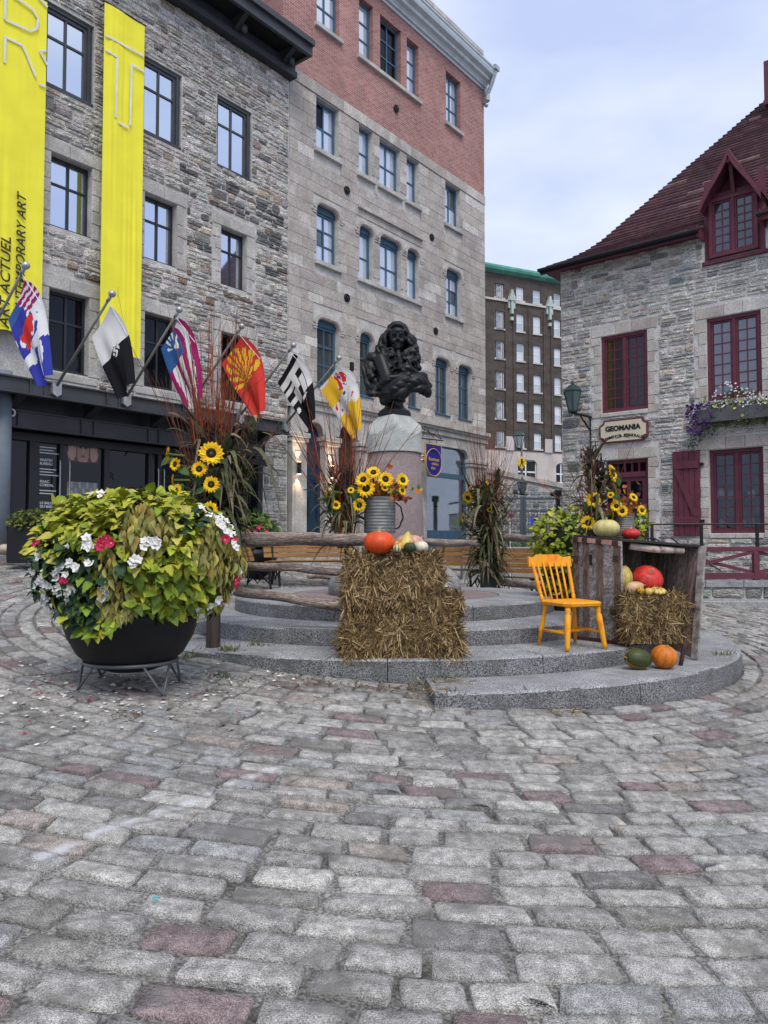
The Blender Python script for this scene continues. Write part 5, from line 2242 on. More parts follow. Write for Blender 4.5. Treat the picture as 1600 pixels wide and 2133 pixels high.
kb.build('kerb', MT['granite'], lwl)
# ------------------------------------------------------------------ the dark apartment block far behind
FD = Facade((12.7, 70.0), (2.12, 1.0))
apt = thing('apartment_block', 'distant dark brown brick apartment block with green copper cornice', 'building', (FD.p.x, FD.p.y, 0), FD.rot)
DB = M('dark_brick', (.082, .066, .058), rough=.9, var=.25, vscale=.7, fine=.35, fscale=9, stretch=(1, 1, 3))
PS = M('pale_stone', (.52, .47, .44), rough=.85, var=.15, vscale=.8)
cols = [(1031.6, 1047.4), (1076.7, 1092.5), (1111.6, 1127.4), (1154.9, 1169)]
cu_ = [(FD.uz(a, 780)[0], FD.uz(b, 780)[0]) for a, b in cols]
rows = [((590.8, 619), (612, 639)), ((648, 684), (666, 701)), ((710, 746), (726, 761)), ((773, 809), (787, 821.5)), ((835, 872), (846, 881)), ((897, 931), (906, 937))]
rz_ = []
for (t1, b1_), (t4, b4) in rows:
    z1_ = (FD.uz(1040, t1)[1] + FD.uz(1162, t4)[1]) / 2
    z0_ = (FD.uz(1040, b1_)[1] + FD.uz(1162, b4)[1]) / 2
    rz_.append((z0_, z1_))
pitch_u = cu_[3][0] - cu_[0][0]
cu_all = [(a - pitch_u * .62, b - pitch_u * .62) for a, b in cu_[2:3]] + cu_ + [(a + pitch_u, b + pitch_u) for a, b in cu_[1:3]]
U0, U1 = FD.uz(960, 800)[0], FD.uz(1290, 800)[0]
zbase = (FD.uz(1012, 937)[1] + FD.uz(1170, 943)[1]) / 2
ztop_ = (FD.uz(1012, 562)[1] + FD.uz(1165, 595)[1]) / 2
ops_d = [(a, b, c, d) for a, b in cu_all for c, d in rz_]
m = MB()
wall_grid(m, U0, U1, zbase, ztop_, ops_d, .3)
m.box(U0, U1, .5, 12, 0, ztop_ - .05)
m.build('wall', DB, apt)
GP = [glass_mat('far_glass_%d' % i, c, reflect=.3) for i, c in enumerate(((.34, .37, .42), (.55, .57, .58), (.12, .14, .17)))]
rr = random.Random(19)
for (a, b) in cu_all:
    for k, (c, d) in enumerate(rz_):
        g0 = GP[rr.choice([0, 0, 1])]
        g1 = GP[rr.choice([0, 1, 1])] if rr.random() < .85 else GP[2]
        window(apt, a, b, c, d, .12, .09, .1, (), (.48,), .09, 'white', gms=[g0, g1])
        MB().box(a - .1, b + .1, -.1, .1, c - .16, c - .01).build('sill', PS, apt)
for (a, b) in [(cu_[i][1], cu_[i + 1][0]) for i in range(3)]:
    for f in ((.22, .78) if b - a > 1.2 else (.5,)):
        x = a + (b - a) * f
        MB().box(x - .09, x + .09, -.1, .02, zbase + .1, rz_[1][1] + .6).build('brick_pier', DB, apt)
MB().box(U0, U1, -.14, .02, rz_[0][0] - .35, rz_[0][0] - .17).build('string_course', PS, apt)
MB().box(U0, U1, -.06, .02, zbase - .001 + .0, zbase + .003).build('joint', PS, apt)
q = MB()
n = 6
pr = [(-.05, 0), (-.55, .18), (-.62, .40), (-.50, .62), (-.1, .66), (.3, .6)]
q.add([(U0, y, ztop_ + z) for y, z in pr] + [(U1, y, ztop_ + z) for y, z in pr], [(i, i + n, i + n + 1, i + 1) for i in range(n - 1)] + [tuple(range(n, 2 * n))])
q.build('copper_cornice', M('copper_green', (.09, .29, .22), rough=.7, var=.2, vscale=1), apt)
MB().box(U0, U1, .1, 12, ztop_, ztop_ + .6).build('roof_slab', PS, apt)
for px_ in (1064, 1143):
    x, z = FD.uz(px_, 632 if px_ < 1100 else 645)
    q = MB()
    q.box(x - .12, x + .12, -.3, .02, z - 1.0, z + 1.2)
    q.box(x - .36, x - .2, -.2, .02, z - .5, z + .2)
    q.box(x + .2, x + .36, -.2, .02, z - .5, z + .2)
    q.box(x - .14, x + .14, -.25, .02, z - 1.6, z - 1.3)
    q.prism([(x - .4, z + .2), (x + .4, z + .2), (x + .15, z + .9), (x - .15, z + .9)], -.35, .02)
    q.build('ornament', M('verdigris_stone', (.42, .50, .45), rough=.8, var=.2), apt)
m = MB()
bw = [(cu_[1][0] + .05, cu_[2][1] - .55, FD.uz(1105, 1004)[1], FD.uz(1105, 958)[1]), (cu_[3][0] + .1, cu_[3][1] + .8, FD.uz(1160, 1006)[1], FD.uz(1160, 964)[1])]
wall_grid(m, U0, U1, -2, zbase, bw, .3)
m.build('base_wall', PS, apt)
for (a, b, c, d) in bw:
    window(apt, a, b, c, d, .15, .1, .1, (.45,), (.45,), .14, 'white', 'g_dark')
    arch_fill(apt, a, b, d, d + .02, 'corner', .5, -.01, .14, PS, 'window_corner')
for px_ in (1061, 1141):
    x = FD.uz(px_, 900)[0]
    MB().box(x - .42, x + .42, -.16, .02, zbase, zbase + 1.25).build('pale_pier', PS, apt)

# ------------------------------------------------------------------ sloping stone wall, fence, lamps
FWL = Facade((at_z(1120, 36), 36.0), (1.0, .05))
rw = thing('retaining_wall', 'blue-grey block wall with sloping coping behind the iron fence', 'wall', (FWL.p.x, FWL.p.y, 0), FWL.rot)
wa, wb = FWL.uz(1000, 1050)[0], FWL.uz(1230, 1050)[0]
za, zb2 = FWL.uz(1070, 996)[1], FWL.uz(1171, 1017)[1]
sl = (zb2 - za) / (FWL.uz(1171, 1017)[0] - FWL.uz(1070, 996)[0])
ztp = lambda u: za + sl * (u - FWL.uz(1070, 996)[0])
m = MB()
m.prism([(wa, -.5), (wb, -.5), (wb, ztp(wb)), (wa, ztp(wa))], .0, .5)
m.build('core', MT['lime'], rw)
rr = random.Random(44)
z = .6
rest = MB()
cnt = 0
while z < 5.2:
    h = rr.uniform(.13, .26)
    u = wa
    while u < wb:
        w = rr.uniform(.2, .6)
        if z + h < min(ztp(u), ztp(u + w)) - .05:
            vs_, fs = stone_piece(u + .015, u + w - .015, z + .012, z + h - .012, rr, .03, .06)
            col = jit(pick([(6, (.29, .31, .33)), (3, (.24, .26, .28)), (2, (.33, .31, .29)), (1, (.15, .16, .17))], rr), .12, rr)
            px_ = proj(FWL.world(u, 0, z))[0]
            if cnt < 300 and 1060 < px_ < 1190:
                MB().add(vs_, fs, col).build('stone', MT['rubble'], rw)
                cnt += 1
            else:
                rest.add(vs_, fs, col)
        u += w
    z += h
rest.build('small_stones', MT['rubble'], rw, kind='stuff')
q = MB()
q.add([(wa, -.1, ztp(wa)), (wb, -.1, ztp(wb)), (wb, .6, ztp(wb)), (wa, .6, ztp(wa)), (wa, -.1, ztp(wa) + .22), (wb, -.1, ztp(wb) + .22), (wb, .6, ztp(wb) + .22), (wa, .6, ztp(wa) + .22)],
      [(0, 1, 5, 4), (4, 5, 6, 7), (3, 2, 1, 0), (1, 2, 6, 5), (0, 4, 7, 3)])
q.build('coping', MT['dressed'], rw)

FF = Facade((at_z(1120, 30), 30.0), (1.0, .0))
fe = thing('iron_fence', 'slim blue-grey picket fence before the block wall', 'fence', (FF.p.x, FF.p.y, 0), FF.rot)
fpaint = M('fence_paint', (.13, .16, .19), rough=.5)
z0_, z1_ = FF.uz(1120, 1140)[1], FF.uz(1120, 1066)[1]
f0, f1 = FF.uz(1040, 1080)[0], FF.uz(1215, 1080)[0]
MB().box(f0, f1, -.02, .02, z1_, z1_ + .06).build('top_rail', fpaint, fe)
MB().box(f0, f1, -.02, .02, FF.uz(1120, 1041)[1], FF.uz(1120, 1041)[1] + .08).build('upper_rail', fpaint, fe)
pk = MB().box(-.011, .011, -.011, .011, z0_, z1_).mesh('picket', fpaint)
u = f0
while u < f1:
    put('picket', pk, fe, (u, 0, 0))
    u += .115
for px_ in (1087, 1093):
    x = FF.uz(px_, 1080)[0]
    MB().box(x - .05, x + .05, -.05, .05, z0_, FF.uz(1120, 1034)[1]).build('gate_post', fpaint, fe)


def lantern(t, p, s, mat, gl):
    q = MB()
    q.lathe([(.05, -.32), (.11, -.28), (.11, -.25)], 6, (0, 0, 0))
    q.lathe([(.26, .24), (.28, .27), (.12, .42), (.05, .46), (.02, .58), (0, .6)], 6, (0, 0, 0))
    for i in range(6):
        an = math.pi * i / 3
        q.tube([(.11 * math.cos(an), .11 * math.sin(an), -.26), (.25 * math.cos(an), .25 * math.sin(an), .25)], .012, 4)
    o = q.build('lantern_cage', mat, t)
    o.location, o.scale = p, (s, s, s)
    q = MB()
    q.lathe([(.10, -.25), (.24, .24)], 6, (0, 0, 0), cap=False)
    g = q.build('lantern_glass', gl, o)
    return o


LG = glass_mat('pale_lamp_glass', (.35, .38, .38), reflect=.25)
sl_ = thing('street_lamp', 'grey street lamp with hooked lantern and crossing sign on its pole', 'street lamp', at(1088, 1110, 44).to_tuple())
P = sl_.location
zt_l = at(1088, 927, 44).z - P.z
q = MB()
q.tube([(0, 0, -1.5), (0, 0, zt_l)], [.09, .06], 8)
q.tube([(0, 0, zt_l - .1), (-.15, 0, zt_l - .02), (-.34, 0, zt_l + .05)], .04, 6)
q.build('pole', M('pole_grey', (.16, .17, .18), rough=.5), sl_)
lantern(sl_, (at(1081, 921, 44) - P).to_tuple(), 1.35, lant, LG)
cs = thing('crossing_sign', 'yellow diamond pedestrian crossing sign on the street lamp pole', 'road sign', at(1087, 964, 43.8).to_tuple())
w_ = 20 / FPX * 43.8 / 2 * 1.05
MB().prism([(0, -w_ * 1.35), (w_, 0), (0, w_ * 1.35), (-w_, 0)], -.02, .02).build('plate', M('sign_yellow', (.85, .55, .02), rough=.4), cs)
q = MB()
q.lathe([(0, 0), (.055, 0), (.055, .02), (0, .02)], 8)
o = q.build('walker_head', MT['black'], cs)
o.location, o.rotation_euler = (0, -.025, .19), (math.radians(90), 0, 0)
q = MB()
q.prism([(-.05, -.02), (.05, -.02), (.06, .13), (-.05, .13)], -.03, -.022)
q.prism([(-.05, -.02), (.0, -.02), (-.07, -.23), (-.12, -.22)], -.03, -.022)
q.prism([(0, -.02), (.05, -.02), (.12, -.22), (.07, -.23)], -.03, -.022)
q.prism([(.05, .12), (.13, .02), (.10, 0), (.05, .07)], -.03, -.022)
q.build('walker_body', MT['black'], cs)
gl_ = thing('fence_lamp', 'small dark lantern standing on the fence gate post', 'lamp', at(1088, 1030, 30).to_tuple())
lantern(gl_, (0, 0, .25), .8, MT['steel_l'], GP[2])
q = MB()
q.tube([(0, 0, 0), (-.25, 0, .05)], .03, 6)
q.tube([(0, 0, 0), (.2, 0, .0)], .05, 6)
q.ell((-.28, -.02, .1), (.1, .1, .1), 10, 6)
q.build('spot_light', MT['steel_l'], gl_)
gp = thing('gate_post', 'dark square gate post with lamp box at the end of the picket fence', 'post', at(1163, 1140, 29).to_tuple())
q = MB()
h_ = at(1163, 1035, 29).z - gp.location.z
q.box(-.07, .07, -.07, .07, -.6, h_)
q.box(-.12, .12, -.12, .12, h_, h_ + .25)
q.build('shaft', MT['steel'], gp)
q = MB()
q.ell((-.22, -.1, h_ + .1), (.1, .12, .09), 10, 6)
q.build('spot_light', MT['steel'], gp)


# ------------------------------------------------------------------ leaves
def leaf(mb, p, d, n, L, W, col, bend=.25, fold=.2, teeth=False, col2=None):
    """one leaf: midrib from p along d, face towards n, curling down by bend"""
    d = d.normalized()
    s_ = d.cross(n)
    s_ = s_.normalized() if s_.length > 1e-5 else d.orthogonal().normalized()
    n = s_.cross(d).normalized()
    ws = ((0, .05), (.18, .36), (.38, .5), (.6, .42), (.82, .2), (1, .0)) if not teeth else ((0, .04), (.12, .34), (.2, .38), (.28, .50), (.38, .42), (.47, .48), (.57, .36), (.66, .38), (.76, .22), (.84, .22), (1, 0))
    vs_ = []
    for k, (t, w) in enumerate(ws):
        c = p + d * L * t - n * (bend * L * t * t)
        ww = w * W
        vs_ += [c - s_ * ww + n * fold * ww, c, c + s_ * ww + n * fold * ww]
    fs, cs_ = [], []
    for k in range(len(ws) - 1):
        a = k * 3
        fs += [(a, a + 1, a + 4, a + 3), (a + 1, a + 2, a + 5, a + 4)]
    o = len(mb.v)
    mb.v.extend([tuple(v) for v in vs_])
    for i, f in enumerate(fs):
        mb.f.append(tuple(j + o for j in f))
        mb.c.append(col2 if (col2 and i >= 6) else col)


def blossom(s_, col, rr, cup=.3, n=5):
    """a small open flower at the origin facing -y"""
    m = MB()
    for k in range(n):
        a = 2 * math.pi * k / n + rr.uniform(-.2, .2)
        d = Vector((math.cos(a), -cup + rr.uniform(-.15, .15), math.sin(a))).normalized()
        leaf(m, Vector((0, 0, 0)), d, Vector((0, -1, 0)), s_ * rr.uniform(.85, 1.1), s_ * rr.uniform(.8, 1.0), jit(col, .06, rr), -.1, -.15)
    m.ell((0, -.1 * s_, 0), (s_ * .16, s_ * .16, s_ * .16), 6, 4, None, (.65, .50, .08))
    return m


def rot_to(d):
    """matrix that turns -y towards d"""
    return Vector(d).to_track_quat('-Y', 'Z').to_matrix().to_4x4()


def shrub(t, c, r, n, pal, size, seed, name='leaf', keep=60, up=.5, teeth=True):
    """leaf mass of one plant; the leaves nearest the camera are pieces of their own"""
    rr = random.Random(seed)
    c = Vector(c)
    todo = []
    for i in range(n):
        d = Vector((rr.gauss(0, 1), rr.gauss(0, 1), rr.gauss(0, 1))).normalized()
        q = .62 + .42 * rr.random() ** .6
        lump = 1 + .16 * noise.noise(d * 2.3 + Vector((seed, 0, 0)))
        p = Vector((d.x * r[0], d.y * r[1], d.z * r[2])) * q * lump
        if p.z < -.75 * r[2]:
            continue
        todo.append((p, d))
    todo.sort(key=lambda k: k[0].y)
    rest = MB()
    for i, (p, d) in enumerate(todo):
        out = (d * .7 + Vector((rr.gauss(0, .5), rr.gauss(0, .5), rr.gauss(-.1, .4)))).normalized()
        nn_ = (d * .6 + Vector((0, -.3, up)) + Vector((rr.gauss(0, .3), rr.gauss(0, .3), rr.gauss(0, .3)))).normalized()
        L = size * rr.uniform(.7, 1.3)
        col = jit(pick(pal, rr), .2, rr)
        mb = MB() if i < keep else rest
        leaf(mb, c + p, out, nn_, L, L * .85, col, rr.uniform(.05, .5), rr.uniform(.05, .35), teeth)
        if i < keep:
            mb.build(name, MT['leaf'], t)
    rest.build('foliage', MT['leaf'], t, kind='stuff')
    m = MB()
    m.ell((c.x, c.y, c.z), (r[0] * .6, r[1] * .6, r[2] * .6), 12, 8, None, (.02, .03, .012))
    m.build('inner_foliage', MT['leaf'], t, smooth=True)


LIME = [(5, (.34, .36, .03)), (4, (.22, .29, .025)), (3, (.13, .20, .02)), (2, (.42, .38, .06)), (1, (.08, .13, .02))]
DGRN = [(4, (.05, .10, .02)), (3, (.10, .16, .025)), (2, (.22, .26, .03)), (1, (.03, .06, .015))]

# bowl planter behind the benches, half hidden
bp2 = thing('rear_planter', 'leafy potted plant with pink flowers behind the left bench', 'potted plant', at(532, 1150, 14.6).to_tuple())
zb = ground_z(bp2.location.x, bp2.location.y) - bp2.location.z
shrub(bp2, (0, 0, .25), (.50, .4, .45), 420, DGRN, .13, 5, keep=50)
MB().lathe([(.12, zb), (.3, zb + .1), (.42, zb + .4), (.44, zb + .55)], 20).build('pot', MT['black'], bp2, smooth=True)
rr = random.Random(6)
for (px_, py_) in ((517, 1104), (540, 1097), (532, 1108), (556, 1108)):
    f = blossom(.06, (.55, .03, .12), rr)
    o = f.build('flower', MT['petal'], bp2)
    o.location = at(px_, py_, 14.1) - bp2.location

# yellow-green shrub behind the chair
lsh = thing('lime_shrub', 'yellow-green leafy shrub behind the orange chair and the trunk', 'shrub', at(1180, 1150, 10.4).to_tuple())
shrub(lsh, (0.02, 0, .14), (.50, .35, .44), 1000, LIME, .075, 8, keep=70)
shrub(lsh, (.06, .05, -.35), (.40, .3, .38), 700, DGRN, .085, 9, keep=50)
MB().lathe([(.3, -1.0), (.35, -.6)], 14).build('pot', MT['black'], lsh)
ls2 = thing('rear_lime_shrub', 'small yellow-green plant between the trunk and the red door', 'shrub', at(1318, 1110, 12.0).to_tuple())
shrub(ls2, (0, 0, 0), (.22, .2, .3), 160, LIME, .10, 10, keep=30)
MB().lathe([(.2, -1.2), (.24, -.2)], 14).build('pot', MT['black'], ls2)

# granite kerb with ground cover and pinwheels
ks = thing('kerb_planter', 'low granite bed edge with green ground cover behind the right bench', 'planter', at(1095, 1158, 17).to_tuple())
MB().bbox(-1.4, 1.0, 0, .4, -.6, .20, .02).build('edging', MT['granite'], ks)
g = MB()
rr = random.Random(3)
for i in range(700):
    p = Vector((rr.uniform(-1.4, 1.0), rr.uniform(.1, .8), .2 + rr.random() * .13))
    leaf(g, p, Vector((rr.gauss(0, 1), rr.gauss(0, 1), .3)), Vector((0, -.3, 1)), .07, .05, jit((.05, .11, .03), .4, rr))
g.build('ground_cover', MT['leaf'], ks, kind='stuff')
for (px_, py_, s_, col, lab) in ((1112, 1083, .115, (.03, .08, .42), 'blue foil pinwheel beside the corn stalk bundle'), (1126, 1098, .075, (.50, .02, .07), 'small red foil pinwheel just right of the blue one'), (1063, 1072, .085, (.50, .05, .16), 'pink foil pinwheel half hidden by dry corn leaves'), (1027, 1103, .06, (.55, .07, .10), 'little coral pinwheel low inside the corn stalks')):
    t = thing('pinwheel', lab, 'pinwheel', at(px_, py_, 15.6).to_tuple(), 0, 'garden pinwheels')
    zz_ = ground_z(t.location.x, 15.6) - t.location.z
    MB().tube([(0, .02, zz_), (0, .02, 0)], .008, 5).build('stick', MT['white'], t)
    for k in range(8):
        a = k * math.pi / 4
        m = MB()
        e1 = Vector((math.cos(a), 0, math.sin(a)))
        e2 = Vector((math.cos(a + .75), 0, math.sin(a + .75)))
        m.add([(0, -.01, 0), e1 * s_, e1 * s_ * .7 + e2 * s_ * .45 + Vector((0, -.05, 0)), e2 * s_ * .3 + Vector((0, -.04, 0))], [(0, 1, 2), (0, 2, 3)], jit(col, .3, R))
        m.build('blade', M('foil_%s_%d' % (t.name, k), jit(col, .3, R), rough=.3, metal=.3, var=0), t)

# ------------------------------------------------------------------ by the museum door: planter, pumpkins, yellow chairs
bx = thing('box_planter', 'tall black planter with trailing evergreen beside the museum door', 'planter', at(72, 1166, 13.6).to_tuple())
MB().bbox(-.36, .33, -.3, .3, -.05, .60, .02).build('box', MT['black'], bx)
shrub(bx, (0, 0, .66), (.46, .36, .22), 900, [(3, (.05, .085, .02)), (2, (.11, .13, .02)), (2, (.2, .2, .03)), (1, (.03, .05, .015))], .055, 14, 'sprig', 40)
ds = thing('door_step', 'grey stone step edge below the white pumpkin', 'step', at(-30, 1166, 14.2).to_tuple(), FA.rot)
MB().bbox(-2.5, .62, 0, 2, -.3, .09, .02).build('slab', MT['granite'], ds)
yc = thing('yellow_chair', 'bright yellow slatted chair peeping over the big flower planter', 'chair', at(142, 1150, 12.6).to_tuple(), math.radians(-15))
yp = M('yellow_plastic', (.80, .56, .02), rough=.4, var=.05)
zt_y = at(142, 1076, 12.6).z - yc.location.z
zf = ground_z(yc.location.x, 12.6) - yc.location.z
for i in range(6):
    x = -.2 + i * .08
    q = MB()
    q.bar((x, .2, zf + .38), (x * 1.1, .34, zt_y - .06), .06, .018, up=(1, 0, 0))
    q.build('back_slat', yp, yc)
MB().bbox(-.28, .28, .31, .37, zt_y - .09, zt_y, .02).build('top_rail', yp, yc)
for i in range(5):
    MB().bbox(-.27, .27, -.32 + i * .1, -.24 + i * .1, zf + .36 - i * .01, zf + .385 - i * .01, .006).build('seat_slat', yp, yc)
for sx in (-1, 1):
    q = MB()
    q.bar((sx * .27, -.33, zf), (sx * .27, -.3, zf + .6), .06, .05, up=(1, 0, 0))
    q.build('leg', yp, yc)
    q = MB()
    q.bar((sx * .27, .32, zf), (sx * .27, .1, zf + .4), .06, .05, up=(1, 0, 0))
    q.build('leg', yp, yc)
    MB().bbox(sx * .29 - .06, sx * .29 + .06, -.36, .28, zf + .6, zf + .625, .01).build('arm', yp, yc)
# ------------------------------------------------------------------ the bronze bust
bust = thing('bust', 'dark bronze bust of a long-haired man in armour and swirling drape on pedestal', 'statue', (CX, CY, 3.2))
b = MB()
# torso and shoulders
b.ell((.0, .04, .50), (.27, .19, .30), 24, 16)
b.ell((.0, .06, .76), (.26, .16, .20), 20, 12)
b.lathe([(.14, .24), (.17, .30), (.24, .42)], 24, (0, .02, 0))
_h0 = len(b.v)
# neck and head, turned a little to the viewer's right
b.tube([(.02, .03, .76), (.035, .01, 1.0)], [.085, .075], 14)
b.ell((.036, .02, 1.10), (.112, .135, .165), 24, 16)
b.ell((.04, -.035, 1.03), (.082, .085, .105), 20, 12)      # jaw
b.ell((.043, -.105, .955), (.036, .03, .026), 12, 8)       # chin
b.ell((.042, -.112, 1.17), (.075, .03, .045), 14, 8)       # brow
for sx in (-1, 1):
    b.ell((.042 + sx * .045, -.100, 1.045), (.036, .03, .035), 12, 8)      # cheek
    b.ell((.042 + sx * .041, -.106, 1.107), (.020, .014, .011), 10, 6)     # eye
    b.tube([(.042 + sx * .014, -.128, 1.128), (.042 + sx * .045, -.128, 1.137), (.042 + sx * .075, -.105, 1.124)], .011, 6)
    b.ell((.044 + sx * .015, -.128, 1.045), (.014, .014, .011), 8, 6)
b.tube([(.042, -.115, 1.135), (.044, -.135, 1.085), (.045, -.155, 1.048)], [.012, .014, .018], 8)
b.tube([(.012, -.119, .998), (.044, -.131, 1.004), (.076, -.117, .998)], [.007, .011, .007], 6)
b.tube([(.018, -.118, .985), (.044, -.128, .981), (.070, -.116, .985)], [.007, .012, .007], 6)
for _i in range(_h0, len(b.v)):
    _v = Vector(b.v[_i]) - Vector((.04, 0, 1.05))
    b.v[_i] = tuple(Vector((.04, -.03, 1.05)) + Vector((_v.x * 1.12, _v.y * 1.18, _v.z * 1.08)))
# the full-bottomed wig: strands of curls falling from the parting to the chest
rr = random.Random(101)
for ring in range(3):
    for k in range(26):
        t = k / 25
        ang = math.radians((-30, -20, -12)[ring] + (240, 220, 204)[ring] * t)          # from the right of the face round the back to its left
        dx, dy = math.cos(ang), math.sin(ang)
        front = max(0, -dy)
        n = 15
        z0, z1 = 1.275 - ring * .02, .70 + rr.uniform(-.06, .08) + (.0 if front > .1 else .05) - ring * .03
        ph, tw = rr.uniform(0, 6), rr.uniform(16, 26)
        pts, rad = [], []
        for i in range(n):
            s_ = i / (n - 1)
            r_ = (.05 + .115 * min(1, s_ * 3.2) ** .6 + .07 * s_) * (1.0 + ring * .16)
            wob = .022
            px_, py_ = .035 + dx * r_ * 1.05 + wob * math.cos(ph + s_ * tw), .02 + dy * r_ * .95 + wob * math.sin(ph + s_ * tw)
            pts.append((px_, py_, z0 + (z1 - z0) * s_ ** .9 + (.035 * math.sin(min(1, s_ * 3) * math.pi))))
            rad.append(.020 + .010 * math.sin(s_ * math.pi) + .004 * math.sin(s_ * 30 + ph))
        b.tube(pts, rad, 7)
for k in range(16):                                  # the high fringe over the forehead
    a = math.pi * (k + .5) / 16
    x, z = .037 + .115 * math.cos(a), 1.17 + .095 * math.sin(a)
    b.ell((x, -.05 + .02 * math.sin(a * 3), z + .03), (.030, .045, .032), 8, 6)
    b.ell((x + rr.uniform(-.02, .02), -.01, z + .07), (.036, .05, .034), 8, 6)
for k in range(64):                                  # curls on the chest
    x, z = rr.uniform(-.19, .24), rr.uniform(.60, .96)
    if abs(x - .04) < .07 and z > .9:
        continue
    y = -.175 + abs(x - .03) * .30 + max(0, z - .8) * .25
    ph = rr.uniform(0, 6)
    b.tube([(x + .035 * math.cos(ph + i * .9), y + .012 * i * .3, z + .035 * math.sin(ph + i * .9) - .008 * i) for i in range(7)], .016, 6)
# lace cravat
for k in range(9):
    b.ell((.05 + .004 * k, -.135 - .075 * min(1, k / 3), .90 - k * .033), (.036 + .006 * (k % 3), .03, .022), 10, 6)
# plated upper arm at the viewer's left
for i in range(8):
    s_ = i / 7
    c = Vector((-.205, -.03, .83)).lerp(Vector((-.10, -.17, .50)), s_)
    b.ell(c, (.115 - .012 * s_, .115, .05), 18, 8, None, None, Matrix.Rotation(math.radians(-18), 3, 'Y') @ Matrix.Rotation(math.radians(22), 3, 'X'))
b.tube([(-.2, -.03, .83), (-.10, -.16, .5)], [.10, .095], 14)


def sheet(paths, r):
    for k, pth in enumerate(paths):
        b.tube(pth, r, 8)


def sweep(p0, p1, n, r0, r1, sag=(0, 0, 0), seg=12):
    """n cloth folds running between two end lines p0[0..1] and p1[0..1]"""
    for k in range(n):
        f = k / max(1, n - 1)
        a = Vector(p0[0]).lerp(Vector(p0[1]), f)
        e = Vector(p1[0]).lerp(Vector(p1[1]), f)
        pts, rad = [], []
        for i in range(seg + 1):
            s_ = i / seg
            w = math.sin(s_ * math.pi)
            p = a.lerp(e, s_) + Vector(sag) * w * (.6 + .8 * f) + Vector((0, -.018 * math.sin(f * 9 + s_ * 5), .02 * math.sin(s_ * 7 + f * 8)))
            pts.append(p)
            rad.append((r0 + (r1 - r0) * s_) * (1 + .25 * math.sin(s_ * 9 + k * 2.1)))
        b.tube(pts, rad, 8)


# cloak thrown back over the left shoulder
sweep(((-.28, .06, .86), (-.22, .0, .40)), ((-.45, .02, .78), (-.30, .02, .34)), 8, .05, .045, (-.03, -.03, .03))
b.ell((-.30, .02, .84), (.09, .08, .075), 14, 8)
b.ell((-.34, .04, .66), (.12, .10, .17), 14, 10)
sweep(((-.46, 0, .74), (-.38, .0, .50)), ((-.27, -.1, .36), (-.2, -.1, .28)), 5, .035, .04, (-.05, -.06, -.05))
sweep(((-.28, .0, .45), (-.2, .02, .30)), ((-.02, -.17, .34), (0, -.12, .22)), 6, .05, .05, (-.02, -.06, -.04))
# the great fold across the breast, flung out to the right
sweep(((-.20, -.16, .44), (-.12, -.14, .24)), ((.22, -.20, .62), (.18, -.18, .34)), 8, .045, .05, (0, -.07, -.02))
sweep(((.10, -.20, .63), (.12, -.16, .32)), ((.44, -.08, .54), (.44, -.06, .34)), 8, .05, .05, (.02, -.06, .03))
sweep(((.36, -.08, .56), (.34, -.04, .32)), ((.50, -.04, .40), (.47, -.02, .26)), 6, .05, .04, (.03, -.05, .04))
b.ell((.40, .0, .44), (.10, .10, .13), 14, 10)
b.ell((.20, .04, .50), (.20, .14, .16), 16, 10)
raw = b.build('figure_raw', MT['bronze'])
md = raw.modifiers.new('remesh', 'REMESH')
md.mode = 'VOXEL'
md.voxel_size = .0085
sm = raw.modifiers.new('smooth', 'SMOOTH')
sm.factor, sm.iterations = .5, 2
dg = bpy.context.evaluated_depsgraph_get()
fig_me = bpy.data.meshes.new_from_object(raw.evaluated_get(dg))
bpy.data.objects.remove(raw)
fig_me.name = 'figure'
fig_me.polygons.foreach_set('use_smooth', [True] * len(fig_me.polygons))
put('figure', fig_me, bust)
b = MB()
def diamond(h):
    return [(h, 0), (0, h), (-h, 0), (0, -h)]
b.prismz(diamond(.232), 0, .055)
b.prismz(diamond(.218), .056, .075)
nn = 32
zs = [.076, .09, .105, .125, .15, .175, .195, .205]
hs_ = [.205, .19, .165, .142, .127, .122, .124, .13]
for j, z in enumerate(zs):
    f = max(0, (j - 2) / 5)
    for k in range(nn):
        t = 2 * math.pi * k / nn
        sq_ = hs_[j] / (abs(math.cos(t)) + abs(math.sin(t))) * 1.05
        q = sq_ * (1 - f) + hs_[j] * f
        b.v.append((q * math.cos(t), q * math.sin(t), z))
o_ = len(b.v) - nn * len(zs)
for j in range(len(zs) - 1):
    for k in range(nn):
        l = (k + 1) % nn
        b.f.append((o_ + j * nn + k, o_ + j * nn + l, o_ + (j + 1) * nn + l, o_ + (j + 1) * nn + k))
        b.c.append(None)
b.lathe([(.13, .2), (.16, .215), (.16, .235), (.14, .25), (.13, .27)], 32)
b.build('socle', MT['bronze'], bust)
